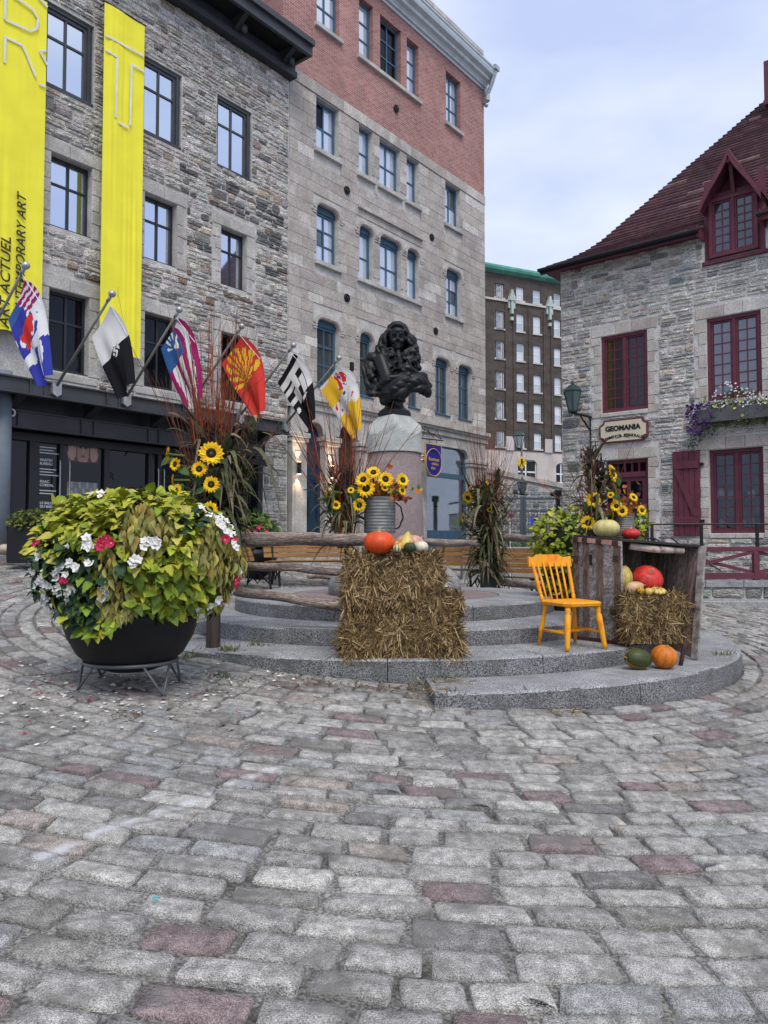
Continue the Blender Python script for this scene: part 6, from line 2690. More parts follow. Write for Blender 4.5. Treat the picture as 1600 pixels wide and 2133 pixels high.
# ------------------------------------------------------------------ the big bowl planter
BPX, BPY = -2.09, 6.4
bz = ground_z(BPX, BPY)
pl = thing('bowl_planter', 'round black bowl planter on a grey hairpin-leg metal stand', 'planter', (BPX, BPY, bz))
m = MB()
m.lathe([(.0, .135), (.18, .14), (.30, .18), (.42, .28), (.50, .42), (.545, .56), (.56, .66), (.54, .66), (.52, .60), (.0, .56)], 40, cap=False)
m.build('bowl', M('black_bowl', (.010, .010, .011), rough=.55, var=.3, vscale=4), pl, smooth=True)
m = MB()
m.tube([(.37 * math.cos(2 * math.pi * i / 32), .37 * math.sin(2 * math.pi * i / 32), .215) for i in range(33)], .016, 8, cap=False)
stand = m.build('stand_ring', M('stand_grey', (.12, .125, .13), rough=.45, metal=.4, var=.2), pl, smooth=True)
for an in (218, 322, 142, 38):
    a = math.radians(an)
    f = Vector((.43 * math.cos(a), .40 * math.sin(a), ground_z(BPX + .43 * math.cos(a), BPY + .4 * math.sin(a)) - bz + .012))
    p = [Vector((.37 * math.cos(a + s_), .37 * math.sin(a + s_), .21)) for s_ in (-.34, .34)]
    m = MB()
    m.tube([p[0], p[0].lerp(f, .93), f + Vector((0, 0, .0)), p[1].lerp(f, .93), p[1]], .011, 7)
    m.lathe([(.03, -.012), (.03, -.004)], 10, f)
    m.build('hairpin_leg', stand.data.materials[0], pl, smooth=True)

ec, er = Vector((BPX + .04, BPY, 1.26)), Vector((.815, .70, .56))


def on_ell(px, py, k=1.0):
    """point of the foliage mass under a pixel"""
    o = Vector((0, 0, CAMH))
    d = ray(px, py)
    e = er * k
    oo = Vector(((o - ec)[i] / e[i] for i in range(3)))
    dd = Vector((d[i] / e[i] for i in range(3)))
    A_, B_, C_ = dd.dot(dd), 2 * oo.dot(dd), oo.dot(oo) - 1
    q = B_ * B_ - 4 * A_ * C_
    t = (-B_ - math.sqrt(q)) / (2 * A_) if q > 0 else -B_ / (2 * A_)
    p = o + d * t
    if q <= 0:                       # off the rim: sit on the nearest edge of the mass
        v = Vector(((p - ec)[i] / e[i] for i in range(3))).normalized()
        p = ec + Vector((v[i] * e[i] for i in range(3)))
    return p


fo = thing('coleus_plant', 'mounded lime green coleus with wilted olive patches overflowing the black bowl', 'plant', ec.to_tuple())
rr = random.Random(55)
C_TOP = [(5, (.36, .36, .03)), (4, (.27, .32, .025)), (2, (.44, .40, .08)), (2, (.17, .24, .02))]
C_LOW = [(4, (.15, .23, .02)), (4, (.24, .30, .025)), (2, (.08, .13, .015)), (3, (.35, .35, .03))]
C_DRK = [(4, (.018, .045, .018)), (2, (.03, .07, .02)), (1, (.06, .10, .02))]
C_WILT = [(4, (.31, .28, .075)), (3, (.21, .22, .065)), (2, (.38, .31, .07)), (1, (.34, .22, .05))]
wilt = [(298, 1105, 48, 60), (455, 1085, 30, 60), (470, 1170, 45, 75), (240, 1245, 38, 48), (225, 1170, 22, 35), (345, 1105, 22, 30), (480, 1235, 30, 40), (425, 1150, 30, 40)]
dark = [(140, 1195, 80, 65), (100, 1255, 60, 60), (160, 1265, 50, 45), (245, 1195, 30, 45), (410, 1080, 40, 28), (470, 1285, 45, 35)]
cand = []
for i in range(7600):
    d = Vector((rr.gauss(0, 1), rr.gauss(0, 1), rr.gauss(0, 1))).normalized()
    if d.y > .55 or d.z < -.80:
        continue
    lump = 1 + .13 * noise.noise(d * 2.6 + Vector((3, 1, 7))) + .06 * noise.noise(d * 6)
    dep = .74 + .28 * rr.random() ** .55
    p = Vector((d.x * er.x, d.y * er.y, d.z * er.z)) * dep * lump
    if p.z < -.10 and math.hypot(p.x, p.y) < .40:
        continue
    if p.z < -.40 + .10 * noise.noise(d * 5) + .25 * max(0, .35 - abs(d.x)) - .06 * (abs(d.x) > .6):
        continue
    cand.append((p, d, dep * lump))
# a trailing tongue in front of the bowl
for i in range(150):
    x = rr.uniform(-.36, .20)
    z = -.30 - rr.random() * .30 * max(.2, 1 - abs(x + .12) * 3.2)
    cand.append((Vector((x, -.60 - .04 * rr.random(), z)), Vector((x * .4, -1, -.2)).normalized(), 1.0))
cand.sort(key=lambda q: q[0].y - q[0].z * .15)
rest = MB()
big = 0
for (p, d, dep) in cand:
    w = ec + p
    px_, py_, _ = proj(w)
    is_w = any(((px_ - a) / ra) ** 2 + ((py_ - c) / rc) ** 2 < 1 for a, c, ra, rc in wilt)
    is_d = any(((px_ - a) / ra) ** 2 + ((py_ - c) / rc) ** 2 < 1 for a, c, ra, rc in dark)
    if is_w and d.y < .3:
        # wilted: limp leaves hanging straight down
        L = rr.uniform(.06, .12)
        col = jit(pick(C_WILT, rr), .25, rr)
        dirv = Vector((rr.gauss(0, .25), rr.gauss(-.1, .2), -1))
        nv = Vector((d.x, d.y - .3, .2)) + Vector((rr.gauss(0, .5), rr.gauss(0, .4), 0))
        args = (w * 1.0, dirv, nv, L, L * .42, col, rr.uniform(-.1, .3), rr.uniform(.5, 1.1), False)
    else:
        sz = rr.uniform(.04, .11)
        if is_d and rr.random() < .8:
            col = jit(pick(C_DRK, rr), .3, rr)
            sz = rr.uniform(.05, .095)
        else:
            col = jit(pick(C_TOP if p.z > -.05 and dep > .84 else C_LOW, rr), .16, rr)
        out = (d * .8 + Vector((rr.gauss(0, .55), rr.gauss(0, .4), rr.gauss(-.25, .4)))).normalized()
        nv = (d * .45 + Vector((0, -.25, .75)) + Vector((rr.gauss(0, .28), rr.gauss(0, .28), rr.gauss(0, .2)))).normalized()
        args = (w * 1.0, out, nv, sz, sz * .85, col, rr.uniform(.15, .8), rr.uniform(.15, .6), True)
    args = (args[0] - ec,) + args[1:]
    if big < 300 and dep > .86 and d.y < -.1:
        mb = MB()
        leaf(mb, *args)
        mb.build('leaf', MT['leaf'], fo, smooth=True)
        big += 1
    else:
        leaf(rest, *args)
rest.build('small_leaves', MT['leaf'], fo, smooth=True, kind='stuff')
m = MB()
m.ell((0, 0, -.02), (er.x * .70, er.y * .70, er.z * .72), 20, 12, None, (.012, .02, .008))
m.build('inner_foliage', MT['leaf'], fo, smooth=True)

be = thing('begonia_plant', 'white and pink begonia flowers spilling round the coleus in the bowl', 'plant', ec.to_tuple())
W_PX = [(200, 1022), (192, 1030), (208, 1034), (178, 1133), (190, 1137), (186, 1127), (313, 1128), (322, 1135), (330, 1130), (306, 1133), (425, 1063), (437, 1072), (450, 1080), (461, 1078), (470, 1086), (463, 1095), (455, 1090), (478, 1092), (475, 1108), (484, 1112), (490, 1140),
        (140, 1140), (132, 1147), (185, 1175), (80, 1160), (75, 1175), (98, 1185), (70, 1190), (128, 1178), (120, 1188), (135, 1196), (145, 1172), (160, 1185), (112, 1200), (88, 1200), (80, 1212), (74, 1222), (95, 1215), (65, 1235), (60, 1245), (118, 1232), (122, 1222), (95, 1240), (92, 1252), (100, 1246), (145, 1235), (150, 1228), (142, 1246), (80, 1280), (70, 1268), (92, 1285), (105, 1290), (130, 1288), (120, 1278), (62, 1262), (140, 1280), (148, 1262),
        (215, 1240), (220, 1232), (281, 1165), (275, 1172), (366, 1290), (377, 1302), (385, 1292), (372, 1298), (405, 1278), (412, 1270), (420, 1280), (438, 1262), (445, 1270), (432, 1275), (414, 1298), (420, 1306), (452, 1255), (500, 1190), (508, 1200), (512, 1205), (505, 1250), (498, 1258), (510, 1280), (500, 1276), (505, 1240), (256, 1322), (310, 1325), (262, 1318), (320, 1318)]
wm = [blossom(.055, (.74, .74, .72), random.Random(i), .35, 5).mesh('white_flower', MT['petal']) for i in range(5)]
pm_ = [blossom(.06, (.50, .02, .09), random.Random(20 + i), .5, 7).mesh('pink_flower', MT['petal']) for i in range(3)]
rr = random.Random(66)
for (x, y) in W_PX:
    for k in range(rr.choice([2, 2, 3])):
        p = on_ell(x + rr.uniform(-7, 7) * (k > 0), y + rr.uniform(-7, 7) * (k > 0), 1.06)
        d = (p - ec)
        d = Vector((d.x / er.x ** 2, d.y / er.y ** 2 - .6, d.z / er.z ** 2 + .3)).normalized() + Vector((rr.gauss(0, .3), rr.gauss(0, .2), rr.gauss(0, .3)))
        s_ = rr.uniform(.5, .85)
        put('white_flower', rr.choice(wm), be, mw=Matrix.Translation(p - ec) @ rot_to(d) @ Matrix.Rotation(rr.uniform(0, 6), 4, 'Y') @ Matrix.Scale(s_, 4))
for (x, y) in ((76, 1133), (84, 1128), (214, 1130), (222, 1122), (210, 1138), (138, 1205), (132, 1208), (468, 1125), (486, 1124), (492, 1218), (490, 1208), (487, 1262), (484, 1268), (232, 1132)):
    p = on_ell(x, y, 1.05)
    d = (p - ec) + Vector((0, -.5, .1))
    put('pink_flower', rr.choice(pm_), be, mw=Matrix.Translation(p - ec) @ rot_to(d) @ Matrix.Rotation(rr.uniform(0, 6), 4, 'Y') @ Matrix.Scale(rr.uniform(.6, .9), 4))

# ------------------------------------------------------------------ hay bales
STRAW = [(5, (.225, .145, .06)), (4, (.32, .22, .10)), (5, (.13, .08, .035)), (3, (.50, .38, .20)), (5, (.075, .046, .02))]


def bale(label, c, s, rz, n, seed, splay=0.0, down=.6, Ls=(.07, .2)):
    rr = random.Random(seed)
    t = thing('hay_bale', label, 'hay bale', c, rz, 'hay bales')
    core = MB()
    nx, nz = 10, 6
    core.ell((0, 0, s[2] / 2), (s[0] / 2 * .97, s[1] / 2 * .97, s[2] / 2 * .97), 28, 16,
             lambda d: 1 / max(abs(d.x), abs(d.y), abs(d.z), .58) * (1 + .03 * noise.noise(d * 4 + Vector((seed, 0, 0)))), (.055, .036, .016))
    core.build('core', MT['straw'], t, smooth=True)
    st = MB()
    for i in range(n):
        f = rr.random()
        hx, hy, hz = s[0] / 2, s[1] / 2, s[2]
        if f < .52:
            p = Vector((rr.uniform(-hx, hx), -hy, rr.uniform(0, hz)))
            nv = Vector((0, -1, 0))
        elif f < .68:
            p = Vector((hx, rr.uniform(-hy, hy), rr.uniform(0, hz)))
            nv = Vector((1, 0, 0))
        elif f < .82:
            p = Vector((-hx, rr.uniform(-hy, hy), rr.uniform(0, hz)))
            nv = Vector((-1, 0, 0))
        else:
            p = Vector((rr.uniform(-hx, hx), rr.uniform(-hy, hy), hz))
            nv = Vector((0, 0, 1))
        e = max(abs(p.x) / hx, .0)
        p = p + nv * (.035 * noise.noise(p * 5 + Vector((seed, 0, 0))) + .015 * noise.noise(p * 14)) - Vector((p.x * .10, p.y * .22, 0)) * (abs(p.z / hz - .5) ** 3 * 8)
        d = Vector((rr.gauss(0, .75), rr.gauss(0, .75), rr.gauss(-down, .75)))
        d = d - nv * d.dot(nv) * .7
        d = d.normalized() + nv * abs(rr.gauss(.16, .2)) * (.25 if nv.z else 1)
        if splay and p.z < hz * .35 and nv.z == 0:
            d = d + nv * splay * rr.random() + Vector((p.x / hx * splay * .7, 0, -.4))
        d.normalize()
        L = rr.uniform(*Ls) * (1.4 if rr.random() < .06 else 1)
        w = rr.uniform(.0025, .0055)
        sd = d.cross(nv)
        sd = sd.normalized() if sd.length > 1e-4 else d.orthogonal().normalized()
        q = p - d * L * .35 - nv * .004
        e = q + d * L + Vector((0, 0, -.02 * L / .1 * rr.random()))
        if e.z < 0 and not splay:
            e.z = 0
        if e.z < -.06:
            e.z = -.06
        m2 = q.lerp(e, .5) + nv * .006
        st.add([q - sd * w, q + sd * w, m2 + sd * w, e + sd * w * .6, e - sd * w * .6, m2 - sd * w], [(0, 1, 2, 5), (5, 2, 3, 4)], jit(pick(STRAW, rr), .25, rr))
    st.build('straw', MT['straw'], t, kind='stuff')
    for f in (-.28, .28):
        q = MB()
        x = f * s[0]
        g = .004
        q.tube([(x, -s[1] / 2 - g, .01), (x, -s[1] / 2 - g, s[2]), (x, s[1] / 2, s[2] + g), (x, s[1] / 2, .01)], .004, 5, (.35, .22, .08))
        q.build('twine', MT['straw'], t)
    return t


bale('bottom hay bale with loose straw splaying over the step edge', (.165, 7.42, Z2), (1.08, .44, .34), 0, 8000, 1, .28, .5, (.08, .26))
bale('tall upper hay bale under the smooth red-orange pumpkin', (.09, 7.50, Z2 + .34), (.92, .42, .62), 0, 9000, 2, 0, .7, (.07, .23))
bale('short hay bale end poking out behind the tall bale below a white gourd', (.50, 7.70, Z2 + .34), (.50, .34, .24), .1, 2400, 3, 0, .2, (.06, .14))


# ------------------------------------------------------------------ pumpkins and gourds
def pumpkin(label, c, r, squash, ribs, depth, col, cat='pumpkin', stem=.25, tilt=(0, 0, 0), col2=None, warts=0, name='pumpkin', pear=0.0, stemcol=(.30, .25, .12), smile=None):
    t = thing(name, label, cat, c, 0, 'pumpkins and gourds')
    m = MB()
    nu, nv = max(36, ribs * 6), 22
    for j in range(nv + 1):
        th = math.pi * j / nv
        for i in range(nu):
            ph = 2 * math.pi * i / nu
            rib = 1 - depth * (1 - abs(math.sin(ribs * ph / 2))) ** 2 * math.sin(th) ** .5 if ribs else 1
            rr_ = math.sin(th) * rib
            z = math.cos(th)
            dimple = .22 * math.exp(-(math.sin(th) / .28) ** 2) * (1 if z > 0 else .7) * (depth > 0)
            zz = z * (1 - dimple)
            k = 1 + pear * z
            w = 1 + warts * noise.noise(Vector((rr_ * math.cos(ph), rr_ * math.sin(ph), z)) * 9)
            m.v.append((r * rr_ * math.cos(ph) * k * w, r * rr_ * math.sin(ph) * k * w, r * squash * zz * w))
    for j in range(nv):
        for i in range(nu):
            l = (i + 1) % nu
            c_ = col
            if col2:
                z = math.cos(math.pi * (j + .5) / nv)
                c_ = col2(z, 2 * math.pi * i / nu)
            elif ribs and i % (nu // ribs) == 0:
                c_ = tuple(x * .86 for x in col)
            m.f.append((j * nu + i, (j + 1) * nu + i, (j + 1) * nu + l, j * nu + l))
            m.c.append(c_)
    body = m.build('flesh', MT['pumpkin'], t, smooth=True)
    R3_ = Matrix.Rotation(tilt[2], 4, 'Z') @ Matrix.Rotation(tilt[1], 4, 'Y') @ Matrix.Rotation(tilt[0], 4, 'X')
    # rest on its lowest point
    lo = min((R3_ @ Vector(v)).z for v in m.v)
    T = Matrix.Translation((0, 0, -lo - .004)) @ R3_
    body.matrix_local = T
    if stem:
        q = MB()
        h = r * squash * (.80 if depth else .95)
        q.tube([(0, 0, h), (0, 0, h + r * stem * .6), (r * stem * .35, 0, h + r * stem * 1.3)], [r * .13, r * .085, r * .07], 7, stemcol)
        s_ = q.build('stem', MT['pumpkin'], t)
        s_.matrix_local = T
    return t


P = lambda px, py, y: at(px, py, y).to_tuple()
z_t = Z2 + .34 + .62
def top(px, y, z=z_t):
    return ((px - 800) / FPX * y * 1.0, y, z + .005)


pumpkin('smooth red-orange pumpkin on top of the tall hay bale', top(790, 7.36), .152, .76, 9, .012, (.66, .075, .012), tilt=(.12, 0, 0), stem=.3, stemcol=(.45, .36, .2))
pumpkin('pale pink ribbed pumpkin at the back of the tall bale', top(853, 7.58, z_t + .02), 0.147, .62, 9, .16, (.56, .30, .22), stem=.25)
pumpkin('small white pumpkin with long thin stem at the bale corner', top(877, 7.36, z_t + .02), 0.070, .80, 8, .08, (.66, .60, .46), stem=.7, stemcol=(.55, .42, .30))
pumpkin('little dark green acorn squash on the bale front', top(854, 7.30, z_t + .02), 0.059, .85, 9, .18, (.03, .055, .018), 'squash', stem=.3, name='squash')
pumpkin('small orange gourd between the red pumpkin and green squash', top(833, 7.37, z_t + .02), 0.054, .95, 6, .06, (.66, .30, .02), 'gourd', stem=.35, name='gourd')
pumpkin('striped green and cream gourd beside the red-orange pumpkin', top(828, 7.27, z_t + .02), 0.045, .9, 8, .05, (.55, .50, .28), 'gourd', stem=.3, name='gourd', col2=lambda z, a: (.06, .09, .02) if math.sin(a * 8) > .2 else (.55, .50, .28))
pumpkin('yellow-cream swan neck gourd leaning on the pink pumpkin', top(847, 7.42, z_t + .02), 0.058, 1.7, 0, 0, (.62, .48, .12), 'gourd', stem=.3, name='gourd', pear=-.45, tilt=(-.1, .15, 0))
pumpkin('pale warty gourd behind the orange gourd on the bale', top(828, 7.52, z_t + .02), 0.058, .9, 6, .08, (.52, .42, .16), 'gourd', stem=.6, name='gourd', tilt=(0, -.7, 0))
pumpkin('white gourd with brown stem on the low bale end', (.585, 7.66, Z2 + .34 + .245), .052, .85, 8, .05, (.66, .58, .42), 'gourd', stem=1.1, name='gourd', stemcol=(.35, .20, .06))

# ------------------------------------------------------------------ the old trunk on the right
TA, TB, TC, TE = Vector((2.12, 8.60, 0)), Vector((2.49, 8.10, 0)), Vector((3.03, 9.10, 0)), Vector((3.46, 8.42, 0))
tk = thing('steamer_trunk', 'weathered open steamer trunk with slatted side stood on end', 'trunk', (2.4, 8.6, Z2))
TO = Vector((2.4, 8.6, Z2))
canvas = M('worn_canvas', (.26, .245, .235), rough=.9, var=.35, vscale=9, fine=.5, fscale=50, stain=(.10, .085, .08), sscale=5)
slat = M('trunk_slat', (.125, .085, .065), rough=.85, var=.4, vscale=10, fine=.4, fscale=40, stretch=(2, 2, .4))
plank_d = M('dark_plank', (.175, .138, .12), rough=.9, var=.45, vscale=6, fine=.4, fscale=40, bump=.5, bscale=30, stretch=(2.5, 2.5, .35), stain=(.085, .062, .055), sscale=4)
rust = M('rusty_iron', (.055, .03, .025), rough=.9, var=.4, vscale=20)
pinkt = M('pink_tin', (.45, .24, .20), rough=.7, var=.3, vscale=20, stain=(.22, .10, .08), sscale=9)


def panel(name, a, b, z0, z1a, z1b, th, mat, parent, off=0.0, f0=0.0, f1=1.0, za=0.0, zb=1.0, b2=None):
    """upright board between plan points a and b (fractions f0..f1, heights za..zb), pushed out by off to its left"""
    d = (b - a)
    n = Vector((d.y, -d.x, 0)).normalized()
    p0, p1 = a.lerp(b, f0), a.lerp(b, f1)
    h0, h1 = z1a + (z1b - z1a) * f0, z1a + (z1b - z1a) * f1
    L0, H0 = z0 + (h0 - z0) * za, z0 + (h0 - z0) * zb
    L1, H1 = z0 + (h1 - z0) * za, z0 + (h1 - z0) * zb
    q = MB()
    o, i_ = n * (off + th), n * off
    vs_ = []
    for (p, lo, hi) in ((p0, L0, H0), (p1, L1, H1)):
        for w in (o, i_):
            vs_ += [p + w + Vector((0, 0, lo)) - TO, p + w + Vector((0, 0, hi)) - TO]
    q.add(vs_, [(0, 4, 5, 1), (2, 3, 7, 6), (0, 1, 3, 2), (4, 6, 7, 5), (1, 5, 7, 3), (0, 2, 6, 4)])
    return q.build(name, mat, parent)


zA, zB_, zC, zE = 1.475, 1.425, 1.42, 1.36
side = panel('side_panel', TA, TB, Z2, zA, zB_, .03, canvas, tk, -.03)
for f in (.0, .22, .52, .88):
    panel('slat', TA, TB, Z2, zA, zB_, .018, slat, side, .001, f, f + (.11 if f < .8 else .115))
panel('top_edging', TA, TB, Z2, zA, zB_, .022, pinkt, side, .002, 0, 1, .955, 1.0)
panel('bottom_edging', TA, TB, Z2, zA, zB_, .022, rust, side, .002, 0, 1, 0, .035)
panel('handle_slot', TA, TB, Z2, zA, zB_, .004, MT['black'], side, .0, .345, .40, .74, .84)
for (f, h) in ((.02, .78), (.87, .82), (.80, .30), (.88, .06), (.02, .965), (.22, .965), (.52, .965), (.86, .965)):
    panel('iron_fitting', TA, TB, Z2, zA, zB_, .012, rust, side, .021, f, f + .11, h - .02, h + .035)
for k in range(4):
    panel('back_plank', TA, TC, Z2, zA, zC, .025, plank_d, tk, .001, k / 4 + .003, (k + 1) / 4 - .003)
# the lid: a leaning panel of planks, its free edge lower than the hinge
lidp = []
for k in range(6):
    f0, f1 = k / 6 + .004, (k + 1) / 6 - .004
    q = MB()
    vs_ = []
    for f in (f0, f1):
        bt = TC.lerp(TE + Vector((-.17, -.16, 0)), f)
        bt.z = Z2 + (.175 - Z2) * f
        tp = TC.lerp(TE, f)
        tp.z = zC + (zE - zC) * f
        nn_ = Vector((.85, .52, 0)) * .025
        vs_ += [bt - TO, tp - TO, bt + nn_ - TO, tp + nn_ - TO]
    q.add(vs_, [(0, 1, 5, 4), (2, 6, 7, 3), (1, 3, 7, 5), (0, 4, 6, 2), (0, 2, 3, 1), (4, 5, 7, 6)])
    lidp.append(q.build('lid_plank', plank_d, tk))
q = MB()
bt = TE + Vector((-.17, -.16, 0))
bt.z = .17
tp = TE.copy()
tp.z = zE + .01
q.bar(bt - TO + Vector((.02, -.01, 0)), tp - TO + Vector((.02, -.01, 0)), .075, .035, up=(.8, .6, 0))
q.build('lid_edging', M('pale_edging', (.30, .27, .25), rough=.9, var=.4, vscale=14, stain=(.10, .06, .05), sscale=8), tk)
q = MB()
ps = [(TA, zA), (TB, zB_), (TE, zE), (TC, zC)]
q.add([p + Vector((0, 0, z)) - TO for p, z in ps] + [p + Vector((0, 0, z + .022)) - TO for p, z in ps], [(3, 2, 1, 0), (4, 5, 6, 7), (0, 1, 5, 4), (1, 2, 6, 5), (2, 3, 7, 6), (3, 0, 4, 7)])
q.build('top_board', M('dark_top', (.03, .028, .028), rough=.6, var=.3), tk)
q = MB()
a_ = TB.lerp(TE, .12) + Vector((.02, .10, zB_ - .055)) - TO
b_ = TB.lerp(TE, .80) + Vector((0, .06, zE - .04)) - TO
q.tube([a_, a_.lerp(b_, .5) + Vector((0, -.03, -.01)), b_], [.036, .040, .034], 10)
q.build('rolled_edge', M('pale_rusty_tube', (.50, .42, .37), rough=.7, var=.3, vscale=12, stain=(.16, .07, .06), sscale=9), tk, smooth=True)
q = MB()
fl_ = [TA, TB, TB.lerp(TE, .75), TC]
q.add([p + Vector((0, 0, Z2 + .002)) - TO for p in fl_] + [p + Vector((0, 0, Z2 + .03)) - TO for p in fl_], [(3, 2, 1, 0), (4, 5, 6, 7), (0, 1, 5, 4), (1, 2, 6, 5), (2, 3, 7, 6), (3, 0, 4, 7)])
q.build('floor_board', plank_d, tk)
st_ = thing('prop_stick', 'dark brown stick leaning inside the trunk lid', 'stick', at(1418, 1386, 7.86).to_tuple())
q = MB()
e = at(1449, 1168, 8.30) - st_.location
q.tube([(0, 0, 0), e * .3 + Vector((.012, 0, 0)), e * .62 + Vector((-.012, 0, 0)), e], [.022, .019, .021, .017], 9)
q.build('branch', M('bark_brown', (.075, .04, .035), rough=.85, var=.3, vscale=14), st_, smooth=True)
bale('small hay bale standing inside the open trunk', (2.78, 8.15, Z2 + .032), (.66, .36, .50), .12, 5200, 4, 0, .35, (.07, .2))
zb_t = Z2 + .032 + .50
pumpkin('big red ribbed pumpkin on the hay inside the trunk', (2.83, 8.28, zb_t), .165, .82, 12, .05, (.56, .035, .025), tilt=(.75, .1, 0), stem=.22, stemcol=(.55, .34, .2))
pumpkin('warty yellow squash half hidden behind the trunk side', (2.56, 8.32, zb_t), .12, 1.35, 8, .06, (.52, .42, .12), 'squash', stem=.2, warts=.05, name='squash')
pumpkin('tan butternut squash lying in front of the big red pumpkin', (2.63, 8.08, zb_t), .065, 1.5, 0, 0, (.56, .36, .20), 'squash', stem=.3, name='squash', pear=-.25, tilt=(.3, 1.3, .4))
pumpkin('spiky dark green and orange gourd on the trunk hay', (2.65, 7.99, zb_t), .04, 1.3, 7, .2, (.03, .05, .015), 'gourd', stem=.3, name='gourd', tilt=(.9, .5, 0), col2=lambda z, a: (.66, .32, .02) if z > .1 else (.03, .05, .015))
pumpkin('flat pale yellow pattypan squash under the big red pumpkin', (2.86, 8.05, zb_t), .085, .38, 10, .2, (.62, .46, .12), 'squash', stem=.15, name='squash', tilt=(.3, 0, 0))
pumpkin('yellow gourd on the front edge of the trunk hay', (2.74, 7.99, zb_t), .045, .9, 6, .06, (.62, .42, .08), 'gourd', stem=.3, name='gourd')


def grn(z, a):
    return (.52, .22, .03) if z < -.25 + .25 * math.sin(a * 3) and math.cos(a) < .3 and False else ((.045, .06, .012) if math.sin(a * 2 + 1) < .75 else (.34, .16, .02))


pumpkin('dark green oval squash on the lowest step under the hay', (2.50, 7.62, Z1 + .01), .10, 1.42, 10, .02, (.045, .06, .012), 'squash', stem=.3, name='squash', tilt=(0, -1.45, .15), col2=grn)
pumpkin('round bright orange pumpkin on the lowest step below the trunk', (2.78, 7.68, Z1 + .005), .128, .92, 10, .06, (.60, .17, .012), tilt=(.25, .2, 0), stem=.2)
pumpkin('pale yellow squash on top of the trunk beside the sunflowers', (2.52, 8.72, 1.47), .15, .75, 9, .04, (.58, .50, .20), 'squash', stem=.2, name='squash')
pumpkin('flat red squash on top of the trunk next to the second can', (2.80, 8.72, 1.455), .105, .62, 12, .05, (.52, .03, .03), 'squash', stem=.2, name='squash', stemcol=(.5, .4, .25))
pumpkin('white warty pumpkin on the step by the museum column', at(14, 1153, 14.0).to_tuple(), .155, .62, 9, .10, (.60, .50, .40), warts=.04, stem=.15)
pumpkin('small dull orange pumpkin behind the white one by the museum', at(25, 1150, 14.5).to_tuple(), .13, .72, 9, .08, (.42, .15, .05), stem=.15)

# ------------------------------------------------------------------ the painted chair
ch = thing('chair', 'orange and yellow painted spindle-back wooden chair on the second step', 'chair', (1.92, 7.93, Z2))
CO = Vector((1.92, 7.93, Z2))
cp = M('blended_paint', (.83, .36, .010), rough=.5, var=.1, vscale=6, stain=(.78, .17, .007), sscale=6.0, bump=.05, spec=.4)
F1, F2, R1_, R2_ = [Vector((x, y, Z2)) - CO for x, y in ((1.80, 7.60), (2.23, 7.80), (1.61, 8.06), (2.04, 8.26))]
cen = (F1 + F2 + R1_ + R2_) / 4
SH_ = .455
inn = lambda p, k, z: cen + (p - cen) * k + Vector((0, 0, z))
poly = []
for (a, b) in ((F1, F2), (F2, R2_), (R2_, R1_), (R1_, F1)):
    for t in (.0, .12, .5, .88):
        p = a.lerp(b, t)
        k = .90 if t == 0 else (1.0 if t in (.12, .88) else 1.02)
        poly.append(inn(p, k * (.98), 0))
q = MB()
n = len(poly)
q.add([p + Vector((0, 0, SH_ - .02)) for p in poly] + [cen + (p - cen) * 1.03 + Vector((0, 0, SH_ + .008)) for p in poly] + [cen + (p - cen) * .95 + Vector((0, 0, SH_ + .022)) for p in poly],
      [tuple(range(n - 1, -1, -1)), tuple(range(2 * n, 3 * n))] + [(k * n + i, k * n + (i + 1) % n, k * n + n + (i + 1) % n, k * n + n + i) for k in range(2) for i in range(n)])
q.build('seat', cp, ch)
tops = {}
for nm, p in (('f1', F1), ('f2', F2), ('r1', R1_), ('r2', R2_)):
    t_ = inn(p, .76, SH_ - .01)
    tops[nm] = t_
    q = MB()
    prof = [(0, .026), (.12, .024), (.2, .020), (.23, .027), (.26, .018), (.30, .022), (.6, .027), (.64, .032), (.67, .022), (1, .016)]
    if nm[0] == 'f':
        prof = [(0, .030), (.15, .029), (.2, .022), (.23, .032), (.5, .032), (.9, .024), (1, .021)]
    q.tube([t_.lerp(p, s_) for s_, _ in prof], [r_ for _, r_ in prof], 10)
    q.build('leg', cp, ch, smooth=True)
mid = lambda nm, p, k: tops[nm].lerp(p, k)
for (a, pa, b, pb) in (('f1', F1, 'r1', R1_), ('f2', F2, 'r2', R2_)):
    q = MB()
    e0, e1 = mid(a, pa, .62), mid(b, pb, .62)
    q.tube([e0, e0.lerp(e1, .5), e1], [.012, .018, .012], 8)
    q.build('stretcher', cp, ch, smooth=True)
q = MB()
e0, e1 = mid('f1', F1, .62).lerp(mid('r1', R1_, .62), .5), mid('f2', F2, .62).lerp(mid('r2', R2_, .62), .5)
q.tube([e0, e0.lerp(e1, .5), e1], [.012, .019, .012], 8)
q.build('stretcher', cp, ch, smooth=True)
back = (R1_ - F1).normalized()
wid = (R2_ - R1_)
BH = .86
lean = back * .13
bl, br = inn(R1_, .86, SH_), inn(R2_, .86, SH_)
tl, tr_ = bl + lean + Vector((-.035, 0, BH - SH_)) , br + lean + Vector((.015, 0, BH - SH_))
for (a, b) in ((bl, tl), (br, tr_)):
    q = MB()
    prof = [(0, .020), (.15, .021), (.2, .014), (.23, .024), (.26, .015), (.32, .022), (.7, .020), (.9, .017), (1, .018)]
    q.tube([a.lerp(b, s_) for s_, _ in prof], [r_ for _, r_ in prof], 10)
    q.build('back_post', cp, ch, smooth=True)
for k in range(1, 6):
    f = k / 6
    a, b = bl.lerp(br, f) + back * .015, tl.lerp(tr_, f) + back * .02
    q = MB()
    q.tube([a, a.lerp(b, .4), b], [.009, .013, .009], 8)
    q.build('spindle', cp, ch, smooth=True)
q = MB()
fr, bk = [], []
cr = []
